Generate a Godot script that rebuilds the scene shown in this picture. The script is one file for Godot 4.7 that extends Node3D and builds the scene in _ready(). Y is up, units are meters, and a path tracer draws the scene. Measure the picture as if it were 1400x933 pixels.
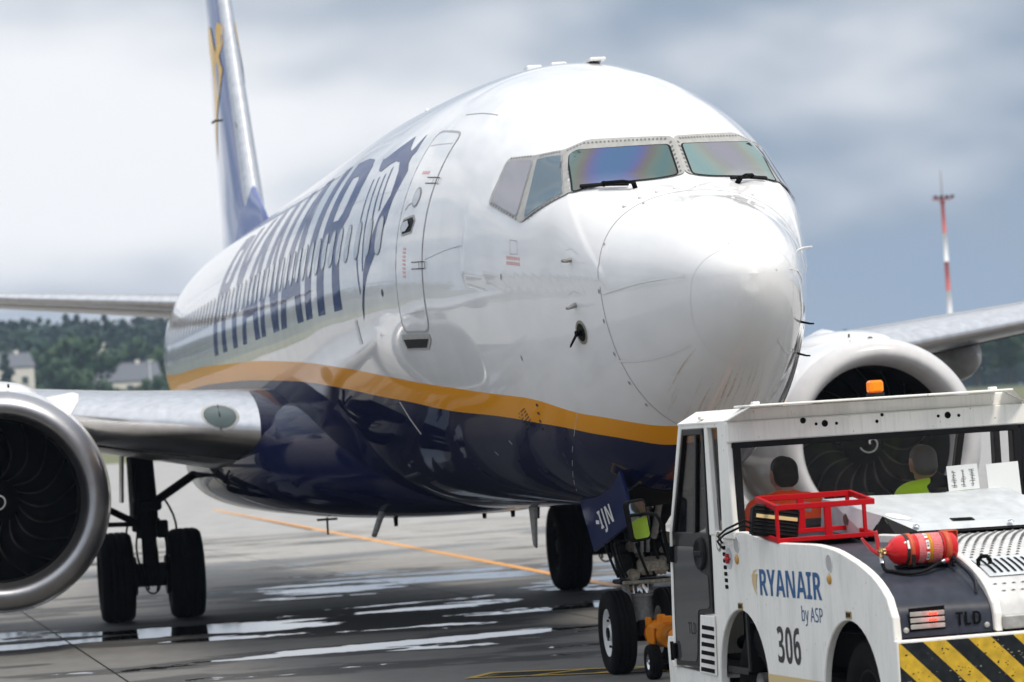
extends Node3D
# A jet airliner on a wet apron with its tow tractor. Airliner axes: stations s run aft from near the nose (z = -s), w is to starboard (x = -w), y is up.

var M := {}
const MATTE := ["tyre", "black", "gear_dark", "gasket", "rubber", "blade", "cloth_dark", "hazard_black", "door_black", "tug_navy", "rack_red", "cab_glass", "tinted_glass", "line_black", "sealant", "hair_black"]
var fus_tab: Array[PackedFloat32Array] = []
const FUS0 := -0.40
const FUS1 := 38.6
const FSTEP := 0.02
const YC := 3.40
var tug: Node3D
var rng := RandomNumberGenerator.new()


func _ready() -> void:
	rng.seed = 11
	set_camera()
	set_sky()
	make_materials()
	make_ground()
	make_hills()
	make_airplane()
	make_tow_bar()
	make_tug()
	make_tug_load()
	make_people()
	make_distance()


# ---------------------------------------------------------------- camera, sky, sun, exposure

func set_camera() -> void:
	var c := Camera3D.new()
	c.name = "camera"
	var at := CameraAttributesPhysical.new()
	at.frustum_focal_length = 12.0 * 4699.19 / 466.5
	at.frustum_near = 0.1
	at.frustum_far = 6000.0
	at.frustum_focus_distance = 23.5
	at.exposure_aperture = 3.6
	c.attributes = at
	c.keep_aspect = Camera3D.KEEP_HEIGHT
	c.fov = rad_to_deg(2.0 * atan(466.5 / 4699.19))
	c.transform = Transform3D(Basis(Vector3(0.982673, -0.064149, 0.173891), Vector3(0.058141, 0.997529, 0.039436), Vector3(-0.175992, -0.028643, 0.983975)).orthonormalized(), Vector3(-5.79224, 1.94148, 23.21883))
	c.current = true
	add_child(c)


func set_sky() -> void:
	var e := Environment.new()
	e.background_mode = Environment.BG_SKY
	var sky := Sky.new()
	var pm := PanoramaSkyMaterial.new()
	pm.panorama = sky_picture()
	sky.sky_material = pm
	e.sky = sky
	e.tonemap_mode = Environment.TONE_MAPPER_LINEAR
	e.tonemap_exposure = 1.1
	e.sdfgi_enabled = true
	e.ssao_enabled = true
	e.ssil_enabled = true
	e.fog_enabled = true
	e.fog_density = 0.0002
	e.fog_light_color = Color(0.72, 0.80, 0.90)
	var we := WorldEnvironment.new()
	we.name = "world_environment"
	we.environment = e
	add_child(we)
	var sun := DirectionalLight3D.new()
	sun.name = "sun"
	sun.light_energy = 0.85
	sun.light_color = Color(1.0, 0.96, 0.9)
	sun.light_angular_distance = 14.0
	sun.shadow_enabled = true
	sun.rotation_degrees = Vector3(-58, 28, 0)
	add_child(sun)


func sky_picture() -> ImageTexture:
	var wd := 2048
	var hg := 1024
	var n := FastNoiseLite.new()
	n.noise_type = FastNoiseLite.TYPE_SIMPLEX_SMOOTH
	n.seed = 5
	n.frequency = 1.0
	n.fractal_type = FastNoiseLite.FRACTAL_FBM
	n.fractal_octaves = 5
	var img := Image.create(wd, hg, false, Image.FORMAT_RGBF)
	for j in hg:
		var el := (0.5 - (j + 0.5) / hg) * PI
		if el < -0.02:
			img.fill_rect(Rect2i(0, j, wd, hg - j), Color(0.30, 0.31, 0.32))
			break
		var sy := sin(el)
		var cy := cos(el)
		# clouds are a layer overhead: they crowd together towards the horizon
		var up := 0.5 + 0.9 * sqrt(maxf(sy, 0.0))
		var eld := rad_to_deg(el)
		for i in wd:
			var az := wrapf((i + 0.5) / wd * TAU, -PI, PI)
			var azd := rad_to_deg(az)
			var d := Vector3(sin(az) * cy, sy * 3.0, -cos(az) * cy)
			var big := n.get_noise_3dv(d * 2.6 + Vector3(3.1, 0, 7.7))
			var fine := n.get_noise_3dv(d * 9.0 + Vector3(11, 2, 5))
			var c := 0.36 + 0.58 * big + 0.46 * fine
			# a brighter break in the cloud low to the left of the aircraft, thicker cloud to its right
			var dx := (azd - 2.0) / 7.0
			var dy := (eld - 4.9) / 2.3
			c += 0.74 * exp(-dx * dx - dy * dy)
			dx = (azd - 17.5) / 3.2
			dy = (eld - 6.1) / 0.8
			c += 0.10 * exp(-dx * dx - dy * dy)
			dx = (azd - 15.0) / 5.0
			dy = (eld - 2.8) / 1.6
			c -= 0.22 * exp(-dx * dx - dy * dy)
			c += 0.10 * smoothstep(6.0, 22.0, eld) - 0.20 * (1.0 - smoothstep(0.5, 3.2, eld))
			c = clampf(c, 0.0, 1.0)
			c = c * c * (3.0 - 2.0 * c) * 0.75 + 0.25 * c
			var low := Color(0.225, 0.305, 0.415).lerp(Color(0.55, 0.60, 0.68), smoothstep(4.0, 45.0, eld))
			var col := low.lerp(Color(0.86, 0.875, 0.905), c)
			var k := 0.90 * up / (0.5 + 0.9 * 0.26)
			k = lerpf(1.0, k, smoothstep(4.0, 14.0, eld))
			img.set_pixel(i, j, Color(col.r * k, col.g * k, col.b * k))
	return ImageTexture.create_from_image(img)


# ---------------------------------------------------------------- materials

func lin(r: float, g: float, b: float, a := 1.0) -> Color:
	var c := Color(r, g, b, 1.0).linear_to_srgb()
	c.a = a
	return c


func mat(key: String, c: Color, rough: float, metal := 0.0, coat := 0.0, coat_rough := 0.04) -> StandardMaterial3D:
	var m := StandardMaterial3D.new()
	m.resource_name = key
	m.albedo_color = c
	m.roughness = rough
	m.metallic = metal
	m.metallic_specular = 0.5 if coat == 0.0 or metal > 0.5 else 0.12
	if coat > 0.0:
		m.clearcoat_enabled = true
		m.clearcoat = coat
		m.clearcoat_roughness = coat_rough
	if key in MATTE:
		m.metallic_specular = 0.22
	M[key] = m
	return m


func noise_tex(freq: float, oct: int, seed_: int, size: int, lo: Color, hi: Color, as_normal := false, bump := 1.0, kind := FastNoiseLite.TYPE_SIMPLEX_SMOOTH) -> NoiseTexture2D:
	var n := FastNoiseLite.new()
	n.noise_type = kind
	n.seed = seed_
	n.frequency = freq
	n.fractal_type = FastNoiseLite.FRACTAL_FBM
	n.fractal_octaves = oct
	var t := NoiseTexture2D.new()
	t.width = size
	t.height = size
	t.seamless = true
	t.noise = n
	if as_normal:
		t.as_normal_map = true
		t.bump_strength = bump
	else:
		var g := Gradient.new()
		g.set_color(0, lo)
		g.set_color(1, hi)
		t.color_ramp = g
	return t


func worn(m: StandardMaterial3D, scale: float, lo: float, hi: float, seed_: int, freq := 0.02) -> StandardMaterial3D:
	# uneven tone of a real painted or dusty surface
	m.albedo_texture = noise_tex(freq, 5, seed_, 512, Color(lo, lo, lo), Color(hi, hi, hi))
	m.uv1_triplanar = true
	m.uv1_scale = Vector3.ONE * scale
	return m


func make_materials() -> void:
	var ripple := noise_tex(0.006, 3, 3, 512, Color.BLACK, Color.WHITE, true, 2.2)
	var m := mat("white_paint", lin(0.80, 0.80, 0.80), 0.38, 0.0, 1.0, 0.03)
	worn(m, 0.16, 0.93, 1.0, 21)
	m.normal_enabled = true
	m.normal_texture = ripple
	m.normal_scale = 0.06
	m = mat("yellow_paint", lin(0.78, 0.31, 0.002), 0.4, 0.0, 0.5, 0.03)
	m.normal_enabled = true
	m.normal_texture = ripple
	m.normal_scale = 0.06
	m.uv1_triplanar = true
	m.uv1_scale = Vector3.ONE * 0.16
	m = mat("navy_paint", lin(0.0025, 0.006, 0.040), 0.6, 0.0, 0.55, 0.02)
	m.normal_enabled = true
	m.normal_texture = ripple
	m.normal_scale = 0.10
	m.uv1_triplanar = true
	m.uv1_scale = Vector3(0.16, 0.16, 0.42)
	mat("letter_blue", lin(0.008, 0.022, 0.120), 0.4, 0.0, 0.6, 0.03)
	mat("fin_blue", lin(0.040, 0.075, 0.27), 0.4, 0.0, 1.0, 0.05)
	mat("emblem_gold", lin(0.85, 0.48, 0.03), 0.45, 0.0, 0.5, 0.05)
	mat("seam", lin(0.30, 0.30, 0.31), 0.6)
	mat("seam_faint", lin(0.55, 0.55, 0.56), 0.5, 0.0, 0.5)
	mat("cap_seam", lin(0.66, 0.66, 0.66), 0.5, 0.0, 0.5)
	mat("window_rim", lin(0.24, 0.24, 0.26), 0.5, 0.0, 0.5)
	mat("door_navy", lin(0.005, 0.012, 0.075), 0.35, 0.0, 0.4, 0.04)
	mat("door_seal", lin(0.32, 0.33, 0.34), 0.5)
	mat("seam_navy", lin(0.004, 0.005, 0.012), 0.5)
	mat("strip_white", lin(0.72, 0.72, 0.70), 0.45)
	mat("red_print", lin(0.68, 0.40, 0.38), 0.6)
	mat("rivet_grey", lin(0.14, 0.14, 0.14), 0.6)
	mat("black_print", lin(0.02, 0.02, 0.02), 0.6)
	mat("hydraulic_stain", lin(0.66, 0.40, 0.19, 0.13), 0.6).transparency = BaseMaterial3D.TRANSPARENCY_ALPHA
	mat("dust_stain", lin(0.56, 0.47, 0.39, 0.06), 0.7).transparency = BaseMaterial3D.TRANSPARENCY_ALPHA
	worn(mat("bare_metal", lin(0.70, 0.70, 0.71), 0.27, 1.0), 0.6, 0.86, 1.0, 5)
	worn(mat("lip_metal", lin(0.37, 0.37, 0.385), 0.38, 1.0), 0.5, 0.9, 1.0, 6)
	worn(mat("lip_paint", lin(0.60, 0.595, 0.60), 0.36, 0.0, 0.4, 0.2), 0.5, 0.92, 1.0, 6)
	worn(mat("frame_metal", lin(0.46, 0.455, 0.43), 0.5, 0.25), 1.2, 0.8, 1.0, 8)
	worn(mat("wing_grey", lin(0.36, 0.36, 0.36), 0.35, 0.0, 0.5, 0.1), 0.4, 0.8, 1.0, 9)
	worn(mat("cowl_white", lin(0.74, 0.74, 0.74), 0.4, 0.0, 0.8, 0.06), 0.3, 0.94, 1.0, 10)
	mat("window_glass", lin(0.055, 0.105, 0.135), 0.06, 0.0, 1.0, 0.02)
	mat("cabin_pane", lin(0.40, 0.42, 0.45), 0.12, 0.0, 1.0, 0.03)
	mat("shade_grey", lin(0.27, 0.265, 0.295), 0.25, 0.0, 0.7, 0.05)
	mat("gasket", lin(0.012, 0.012, 0.013), 0.55)
	mat("tread_dark", lin(0.10, 0.10, 0.105), 0.7)
	mat("light_glass", lin(0.05, 0.075, 0.075), 0.08, 0.0, 1.0, 0.02)
	worn(mat("tyre", lin(0.009, 0.009, 0.0095), 0.85), 2.0, 0.7, 1.0, 12)
	worn(mat("gear_grey", lin(0.40, 0.40, 0.39), 0.42, 0.0, 0.3, 0.2), 2.0, 0.7, 1.0, 13)
	worn(mat("gear_dark", lin(0.022, 0.022, 0.023), 0.55, 0.1), 3.0, 0.5, 1.0, 14)
	worn(mat("gear_tan", lin(0.40, 0.36, 0.28), 0.6), 3.0, 0.6, 1.0, 15)
	mat("chrome", lin(0.62, 0.62, 0.62), 0.15, 1.0)
	mat("black", lin(0.003, 0.003, 0.0032), 0.8)
	mat("blade", lin(0.010, 0.010, 0.012), 0.35, 0.2)
	mat("blade_edge", lin(0.20, 0.19, 0.18), 0.35, 0.9)
	mat("rim_white", lin(0.58, 0.58, 0.57), 0.45)
	# cockpit glass: a heated film that shows bands of colour
	for k in 2:
		m = mat(["windshield", "windshield_pale"][k], Color.WHITE, 0.05, 0.0, 1.0, 0.015)
		m.albedo_texture = film_picture(k)
	# tractor
	m = mat("tug_white", lin(0.84, 0.84, 0.82), 0.42, 0.0, 0.35, 0.15)
	m.albedo_texture = dirt_picture()
	m.uv1_triplanar = true
	m.uv1_scale = Vector3.ONE * 0.55
	worn(mat("tug_grey", lin(0.042, 0.048, 0.066), 0.42, 0.0, 0.25, 0.3), 0.9, 0.75, 1.0, 31)
	worn(mat("tug_navy", lin(0.022, 0.026, 0.036), 0.5, 0.0, 0.15, 0.3), 0.9, 0.75, 1.0, 32)
	worn(mat("hood_grey", lin(0.60, 0.635, 0.66), 0.42, 0.0, 0.3, 0.2), 0.7, 0.85, 1.0, 33)
	worn(mat("tread_white", lin(0.66, 0.66, 0.65), 0.5), 0.8, 0.82, 1.0, 34)
	worn(mat("door_black", lin(0.010, 0.010, 0.011), 0.4, 0.0, 0.2, 0.1), 1.5, 0.7, 1.0, 35)
	m = mat("smoked", lin(0.055, 0.057, 0.060), 0.15, 0.0, 0.55, 0.04)
	m = mat("cab_glass", Color(0.02, 0.025, 0.025, 0.04), 0.02)
	m.transparency = BaseMaterial3D.TRANSPARENCY_ALPHA
	m = mat("tinted_glass", Color(0.01, 0.012, 0.012, 0.45), 0.02)
	m.transparency = BaseMaterial3D.TRANSPARENCY_ALPHA
	mat("rack_red", lin(0.40, 0.006, 0.010), 0.42)
	mat("bottle_red", lin(0.55, 0.010, 0.014), 0.28, 0.0, 0.7, 0.05)
	mat("band_orange", lin(0.52, 0.075, 0.02), 0.5)
	mat("handle_red", lin(0.45, 0.015, 0.02), 0.4)
	mat("brass", lin(0.55, 0.42, 0.22), 0.35, 0.9)
	mat("rubber", lin(0.008, 0.008, 0.0085), 0.6)
	m = mat("beacon_amber", lin(0.95, 0.36, 0.01), 0.2, 0.0, 1.0, 0.03)
	m.backlight_enabled = true
	m.backlight = Color(0.9, 0.5, 0.05)
	m = mat("led_red", lin(0.9, 0.1, 0.05), 0.3)
	m.emission_enabled = true
	m.emission = Color(1.0, 0.16, 0.07)
	m.emission_energy_multiplier = 3.0
	mat("text_blue", lin(0.003, 0.080, 0.23), 0.5)
	mat("recess_shade", lin(0.40, 0.40, 0.395), 0.6)
	mat("text_black", lin(0.02, 0.02, 0.022), 0.5)
	mat("pale_gold", lin(0.62, 0.47, 0.22), 0.5)
	mat("amber_lens", lin(0.50, 0.27, 0.05), 0.25, 0.0, 1.0)
	worn(mat("hazard_yellow", lin(0.66, 0.42, 0.02), 0.5), 1.3, 0.8, 1.0, 41)
	worn(mat("hazard_black", lin(0.022, 0.026, 0.03), 0.5), 1.3, 0.7, 1.0, 42)
	mat("paper", lin(0.72, 0.74, 0.73), 0.7)
	mat("towbar_orange", lin(0.62, 0.20, 0.012), 0.45, 0.0, 0.3, 0.2)
	# people
	m = mat("skin", lin(0.42, 0.24, 0.16), 0.55)
	m.subsurf_scatter_enabled = true
	m.subsurf_scatter_strength = 0.08
	mat("hair_black", lin(0.010, 0.008, 0.007), 0.7)
	mat("hair_grey", lin(0.12, 0.11, 0.10), 0.7)
	m = mat("vest_orange", lin(1.0, 0.085, 0.008), 0.75)
	m.rim_enabled = true
	m.rim = 0.3
	mat("vest_lime", lin(0.62, 0.95, 0.02), 0.7)
	mat("reflective", lin(0.33, 0.34, 0.33), 0.4)
	mat("cloth_dark", lin(0.018, 0.019, 0.022), 0.85)
	# far things
	mat("wall_cream", lin(0.62, 0.60, 0.54), 0.8)
	mat("roof_slate", lin(0.10, 0.11, 0.13), 0.7)
	mat("mast_red", lin(0.46, 0.10, 0.085), 0.5)
	mat("mast_white", lin(0.75, 0.75, 0.74), 0.5)
	mat("bark", lin(0.09, 0.07, 0.05), 0.9)
	for k in 4:
		m = mat("leaf_%d" % k, [lin(0.018, 0.055, 0.016), lin(0.030, 0.070, 0.018), lin(0.006, 0.030, 0.020), lin(0.010, 0.040, 0.022)][k], 0.7)
		m.backlight_enabled = true
		m.backlight = Color(0.07, 0.12, 0.03)


func film_picture(pale: int) -> ImageTexture:
	# the windshield's conductive film: bronze at its margins, blue in its middle
	var img := Image.create(256, 128, false, Image.FORMAT_RGB8)
	var g := Gradient.new()
	g.offsets = PackedFloat32Array([0.0, 0.30, 0.44, 0.54, 0.64, 0.78, 1.0])
	g.colors = PackedColorArray([Color(0.16, 0.32, 0.47), Color(0.18, 0.31, 0.48), Color(0.25, 0.28, 0.47), Color(0.30, 0.28, 0.39), Color(0.32, 0.31, 0.29), Color(0.29, 0.36, 0.33), Color(0.23, 0.36, 0.37)])
	if pale:
		g.colors = PackedColorArray([Color(0.42, 0.41, 0.47), Color(0.40, 0.41, 0.44), Color(0.40, 0.42, 0.40), Color(0.41, 0.44, 0.41), Color(0.39, 0.46, 0.44), Color(0.36, 0.47, 0.46), Color(0.34, 0.46, 0.47)])
	for j in 128:
		for i in 256:
			var x := (i / 255.0 - 0.52) * 2.0
			var y := (j / 127.0 - 0.45) * 0.75
			img.set_pixel(i, j, g.sample(clampf(sqrt(x * x + y * y) * 0.93, 0, 1)))
	return ImageTexture.create_from_image(img)


func dirt_picture() -> ImageTexture:
	# scuffed white paint: fine grime, vertical runs and scratches
	var img := Image.create(1024, 1024, false, Image.FORMAT_RGB8)
	var n := FastNoiseLite.new()
	n.seed = 77
	n.frequency = 0.006
	n.fractal_octaves = 5
	var f := FastNoiseLite.new()
	f.seed = 78
	f.frequency = 0.05
	for j in 1024:
		for i in 1024:
			var a := n.get_noise_2d(i, j * 0.35)
			var b := f.get_noise_2d(i * 1.3, j * 0.1)
			var v := 1.0 - 0.10 * maxf(a, 0.0) - 0.06 * maxf(b, 0.0)
			img.set_pixel(i, j, Color(v, v * 0.995, v * 0.98))
	var r := RandomNumberGenerator.new()
	r.seed = 9
	for k in 150:
		var x := r.randi_range(0, 1020)
		var y := r.randi_range(0, 1000)
		var g := r.randf_range(0.35, 0.75)
		if k % 3:
			for s in r.randi_range(2, 6):
				img.fill_rect(Rect2i(x + r.randi_range(-2, 2), y + r.randi_range(-2, 2), r.randi_range(1, 2), r.randi_range(1, 3)), Color(g, g * 0.95, g * 0.88))
		else:
			var len_ := r.randi_range(20, 90)
			for s in len_:
				var v := 0.80 + 0.12 * s / len_
				img.fill_rect(Rect2i(x + int(s * 0.08), y + s, 1, 1), Color(v, v * 0.98, v * 0.95))
	return ImageTexture.create_from_image(img)


# ---------------------------------------------------------------- nodes

func mi(parent: Node, called: String, mesh: Mesh, material: Material, xf := Transform3D()) -> MeshInstance3D:
	var o := MeshInstance3D.new()
	o.name = called
	o.mesh = mesh
	o.material_override = material
	o.transform = xf
	parent.add_child(o, true)
	return o


func tag(o: Node, label: String, category: String, group := "", kind := "") -> void:
	if label: o.set_meta("label", label)
	if category: o.set_meta("category", category)
	if group: o.set_meta("group", group)
	if kind: o.set_meta("kind", kind)


func thing(called: String, label: String, category: String, xf := Transform3D(), group := "") -> Node3D:
	var o := Node3D.new()
	o.name = called
	o.transform = xf
	add_child(o, true)
	tag(o, label, category, group)
	return o


# ---------------------------------------------------------------- mesh builder (faces given counterclockwise as seen from outside)

class B:
	var st := SurfaceTool.new()
	var uvs := false

	func _init() -> void:
		st.begin(Mesh.PRIMITIVE_TRIANGLES)
		st.set_smooth_group(-1)

	func smooth(g := 1) -> B:
		st.set_smooth_group(g)
		return self

	func flat() -> B:
		st.set_smooth_group(-1)
		return self

	func tri(a: Vector3, b: Vector3, c: Vector3) -> void:
		st.add_vertex(a)
		st.add_vertex(c)
		st.add_vertex(b)

	func quad(a: Vector3, b: Vector3, c: Vector3, d: Vector3) -> void:
		tri(a, b, c)
		tri(a, c, d)

	func tri_uv(a: Vector3, b: Vector3, c: Vector3, ua: Vector2, ub: Vector2, uc: Vector2) -> void:
		st.set_uv(ua)
		st.add_vertex(a)
		st.set_uv(uc)
		st.add_vertex(c)
		st.set_uv(ub)
		st.add_vertex(b)

	func grid(rows: Array, flip := false) -> void:
		for i in rows.size() - 1:
			var p: PackedVector3Array = rows[i]
			var q: PackedVector3Array = rows[i + 1]
			for j in p.size() - 1:
				if flip:
					quad(p[j], p[j + 1], q[j + 1], q[j])
				else:
					quad(p[j], q[j], q[j + 1], p[j + 1])

	# profile of (along x, radius), turned round the x axis of xf
	func lathe(prof: PackedVector2Array, xf: Transform3D, seg := 48, squash := 1.0) -> void:
		var rows := []
		for p in prof:
			var r := PackedVector3Array()
			for k in seg + 1:
				var a := TAU * k / seg
				r.append(xf * Vector3(p.x, p.y * cos(a) * squash, p.y * sin(a)))
			rows.append(r)
		grid(rows)

	func tube(pts: PackedVector3Array, radius: float, seg := 8, end_radius := -1.0) -> void:
		if end_radius < 0.0:
			end_radius = radius
		var rows := []
		var n := pts.size()
		var side := Vector3.ZERO
		for i in n:
			var t := (pts[mini(i + 1, n - 1)] - pts[maxi(i - 1, 0)]).normalized()
			if side == Vector3.ZERO:
				side = t.cross(Vector3.UP if absf(t.y) < 0.9 else Vector3.RIGHT).normalized()
			else:
				side = (side - t * side.dot(t)).normalized()
			var up := side.cross(t)
			var r := lerpf(radius, end_radius, float(i) / maxi(n - 1, 1))
			var ring := PackedVector3Array()
			for k in seg + 1:
				var a := TAU * k / seg
				ring.append(pts[i] + (side * cos(a) + up * sin(a)) * r)
			rows.append(ring)
		grid(rows, true)
		for e in [0, n - 1]:
			var ring: PackedVector3Array = rows[e]
			for k in seg:
				if e == 0:
					tri(pts[e], ring[k], ring[k + 1])
				else:
					tri(pts[e], ring[k + 1], ring[k])

	func rod(a: Vector3, b: Vector3, radius: float, seg := 8, end_radius := -1.0) -> void:
		tube(PackedVector3Array([a, b]), radius, seg, end_radius)

	# box with chamfered edges
	func box(c: Vector3, size: Vector3, bev := 0.0, basis := Basis()) -> void:
		var h := size * 0.5
		bev = minf(bev, minf(h.x, minf(h.y, h.z)) * 0.9)
		if bev <= 0.0:
			for ax in 3:
				for s in [-1, 1]:
					var u := Vector3.ZERO
					var v := Vector3.ZERO
					var n := Vector3.ZERO
					n[ax] = h[ax] * s
					u[(ax + 1) % 3] = h[(ax + 1) % 3]
					v[(ax + 2) % 3] = h[(ax + 2) % 3] * s
					quad(c + basis * (n - u - v), c + basis * (n + u - v), c + basis * (n + u + v), c + basis * (n - u + v))
			return
		var pt := func(sx: int, sy: int, sz: int, ax: int) -> Vector3:
			var v := Vector3(sx * h.x, sy * h.y, sz * h.z)
			for k in 3:
				if k != ax:
					v[k] -= signf(v[k]) * bev
			return c + basis * v
		for ax in 3:
			var b1 := (ax + 1) % 3
			var b2 := (ax + 2) % 3
			for s in [-1, 1]:
				var q := []
				for uv in [[-1, -1], [1, -1], [1, 1], [-1, 1]]:
					var sg := [0, 0, 0]
					sg[ax] = s
					sg[b1] = uv[0]
					sg[b2] = uv[1] * s
					q.append(pt.call(sg[0], sg[1], sg[2], ax))
				quad(q[0], q[1], q[2], q[3])
			# edges along ax
			for s1 in [-1, 1]:
				for s2 in [-1, 1]:
					var e := []
					for t in [-1, 1]:
						var sg := [0, 0, 0]
						sg[ax] = t
						sg[b1] = s1
						sg[b2] = s2
						e.append([pt.call(sg[0], sg[1], sg[2], b1), pt.call(sg[0], sg[1], sg[2], b2)])
					if s1 * s2 > 0:
						quad(e[0][0], e[0][1], e[1][1], e[1][0])
					else:
						quad(e[0][1], e[0][0], e[1][0], e[1][1])
		for sx in [-1, 1]:
			for sy in [-1, 1]:
				for sz in [-1, 1]:
					var p0: Vector3 = pt.call(sx, sy, sz, 0)
					var p1: Vector3 = pt.call(sx, sy, sz, 1)
					var p2: Vector3 = pt.call(sx, sy, sz, 2)
					if sx * sy * sz > 0:
						tri(p0, p1, p2)
					else:
						tri(p0, p2, p1)

	# polygon in the xy plane of xf, from z0 to z1, both rims chamfered by bev
	func prism(poly: PackedVector2Array, z0: float, z1: float, xf := Transform3D(), bev := 0.0) -> void:
		if Geometry2D.is_polygon_clockwise(poly):
			poly.reverse()
		var n := poly.size()
		var inner := poly.duplicate()
		if bev > 0.0:
			for i in n:
				var e0 := (poly[i] - poly[(i + n - 1) % n]).normalized()
				var e1 := (poly[(i + 1) % n] - poly[i]).normalized()
				var m := Vector2(-e0.y - e1.y, e0.x + e1.x)
				var l := m.length()
				m = m / maxf(l, 0.01)
				inner[i] = poly[i] + m * bev / maxf(0.35, m.dot(Vector2(-e0.y, e0.x)))
		var idx := Geometry2D.triangulate_polygon(inner)
		for k in range(0, idx.size(), 3):
			var a := inner[idx[k]]
			var b := inner[idx[k + 1]]
			var c := inner[idx[k + 2]]
			if (b - a).cross(c - a) < 0.0:
				var t := b
				b = c
				c = t
			tri(xf * Vector3(a.x, a.y, z1), xf * Vector3(b.x, b.y, z1), xf * Vector3(c.x, c.y, z1))
			tri(xf * Vector3(a.x, a.y, z0), xf * Vector3(c.x, c.y, z0), xf * Vector3(b.x, b.y, z0))
		for i in n:
			var j := (i + 1) % n
			var za := z0 + bev
			var zb := z1 - bev
			quad(xf * Vector3(poly[i].x, poly[i].y, za), xf * Vector3(poly[j].x, poly[j].y, za), xf * Vector3(poly[j].x, poly[j].y, zb), xf * Vector3(poly[i].x, poly[i].y, zb))
			if bev > 0.0:
				quad(xf * Vector3(poly[i].x, poly[i].y, zb), xf * Vector3(poly[j].x, poly[j].y, zb), xf * Vector3(inner[j].x, inner[j].y, z1), xf * Vector3(inner[i].x, inner[i].y, z1))
				quad(xf * Vector3(inner[i].x, inner[i].y, z0), xf * Vector3(inner[j].x, inner[j].y, z0), xf * Vector3(poly[j].x, poly[j].y, za), xf * Vector3(poly[i].x, poly[i].y, za))

	# flat polygon facing +z of xf
	func plate(poly: PackedVector2Array, xf: Transform3D) -> void:
		var idx := Geometry2D.triangulate_polygon(poly)
		for k in range(0, idx.size(), 3):
			var a := poly[idx[k]]
			var b := poly[idx[k + 1]]
			var c := poly[idx[k + 2]]
			if (b - a).cross(c - a) < 0.0:
				var t := b
				b = c
				c = t
			tri(xf * Vector3(a.x, a.y, 0), xf * Vector3(b.x, b.y, 0), xf * Vector3(c.x, c.y, 0))

	func done() -> ArrayMesh:
		st.generate_normals()
		return st.commit()


func pv2(a: Array) -> PackedVector2Array:
	var p := PackedVector2Array()
	for v in a:
		p.append(Vector2(v[0], v[1]))
	return p


func ellipse(cx: float, cy: float, rx: float, ry: float, n := 24) -> PackedVector2Array:
	var p := PackedVector2Array()
	for k in n:
		p.append(Vector2(cx + rx * cos(TAU * k / n), cy + ry * sin(TAU * k / n)))
	return p


func round_rect(cx: float, cy: float, w: float, h: float, r: float, n := 5) -> PackedVector2Array:
	var p := PackedVector2Array()
	for q in 4:
		var ox: float = (w / 2 - r) * [1, -1, -1, 1][q]
		var oy: float = (h / 2 - r) * [1, 1, -1, -1][q]
		for k in n + 1:
			var a := PI / 2 * (q + float(k) / n)
			p.append(Vector2(cx + ox + r * cos(a), cy + oy + r * sin(a)))
	return p


# corners of a polygon rounded off
func rounded(poly: PackedVector2Array, r: float) -> PackedVector2Array:
	var out := PackedVector2Array()
	var n := poly.size()
	for i in n:
		var p := poly[i]
		var a := (poly[(i + n - 1) % n] - p)
		var b := (poly[(i + 1) % n] - p)
		var t := minf(r, minf(a.length(), b.length()) * 0.45)
		var pa := p + a.normalized() * t
		var pb := p + b.normalized() * t
		for k in 5:
			var u := k / 4.0
			out.append(pa.lerp(p, u).lerp(p.lerp(pb, u), u))
	return out


# ---------------------------------------------------------------- ground

const CAM := Vector3(-5.79224, 0.0, 23.21883)
const FH := Vector3(0.17607, 0.0, -0.98438)
const RH := Vector3(0.98438, 0.0, 0.17607)


func land_height(x: float, z: float) -> float:
	var p := Vector3(x, 0, z) - CAM
	var d := p.length()
	var h := 5.0 * smoothstep(110.0, 560.0, d)
	var t := p.dot(RH) / d
	var ahead := p.dot(FH) > 0.0
	var high := lerpf(20.0, 2.6, smoothstep(-0.05, 0.09, t)) if ahead else 2.0
	return h + high * smoothstep(380.0, 920.0, d)


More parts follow.
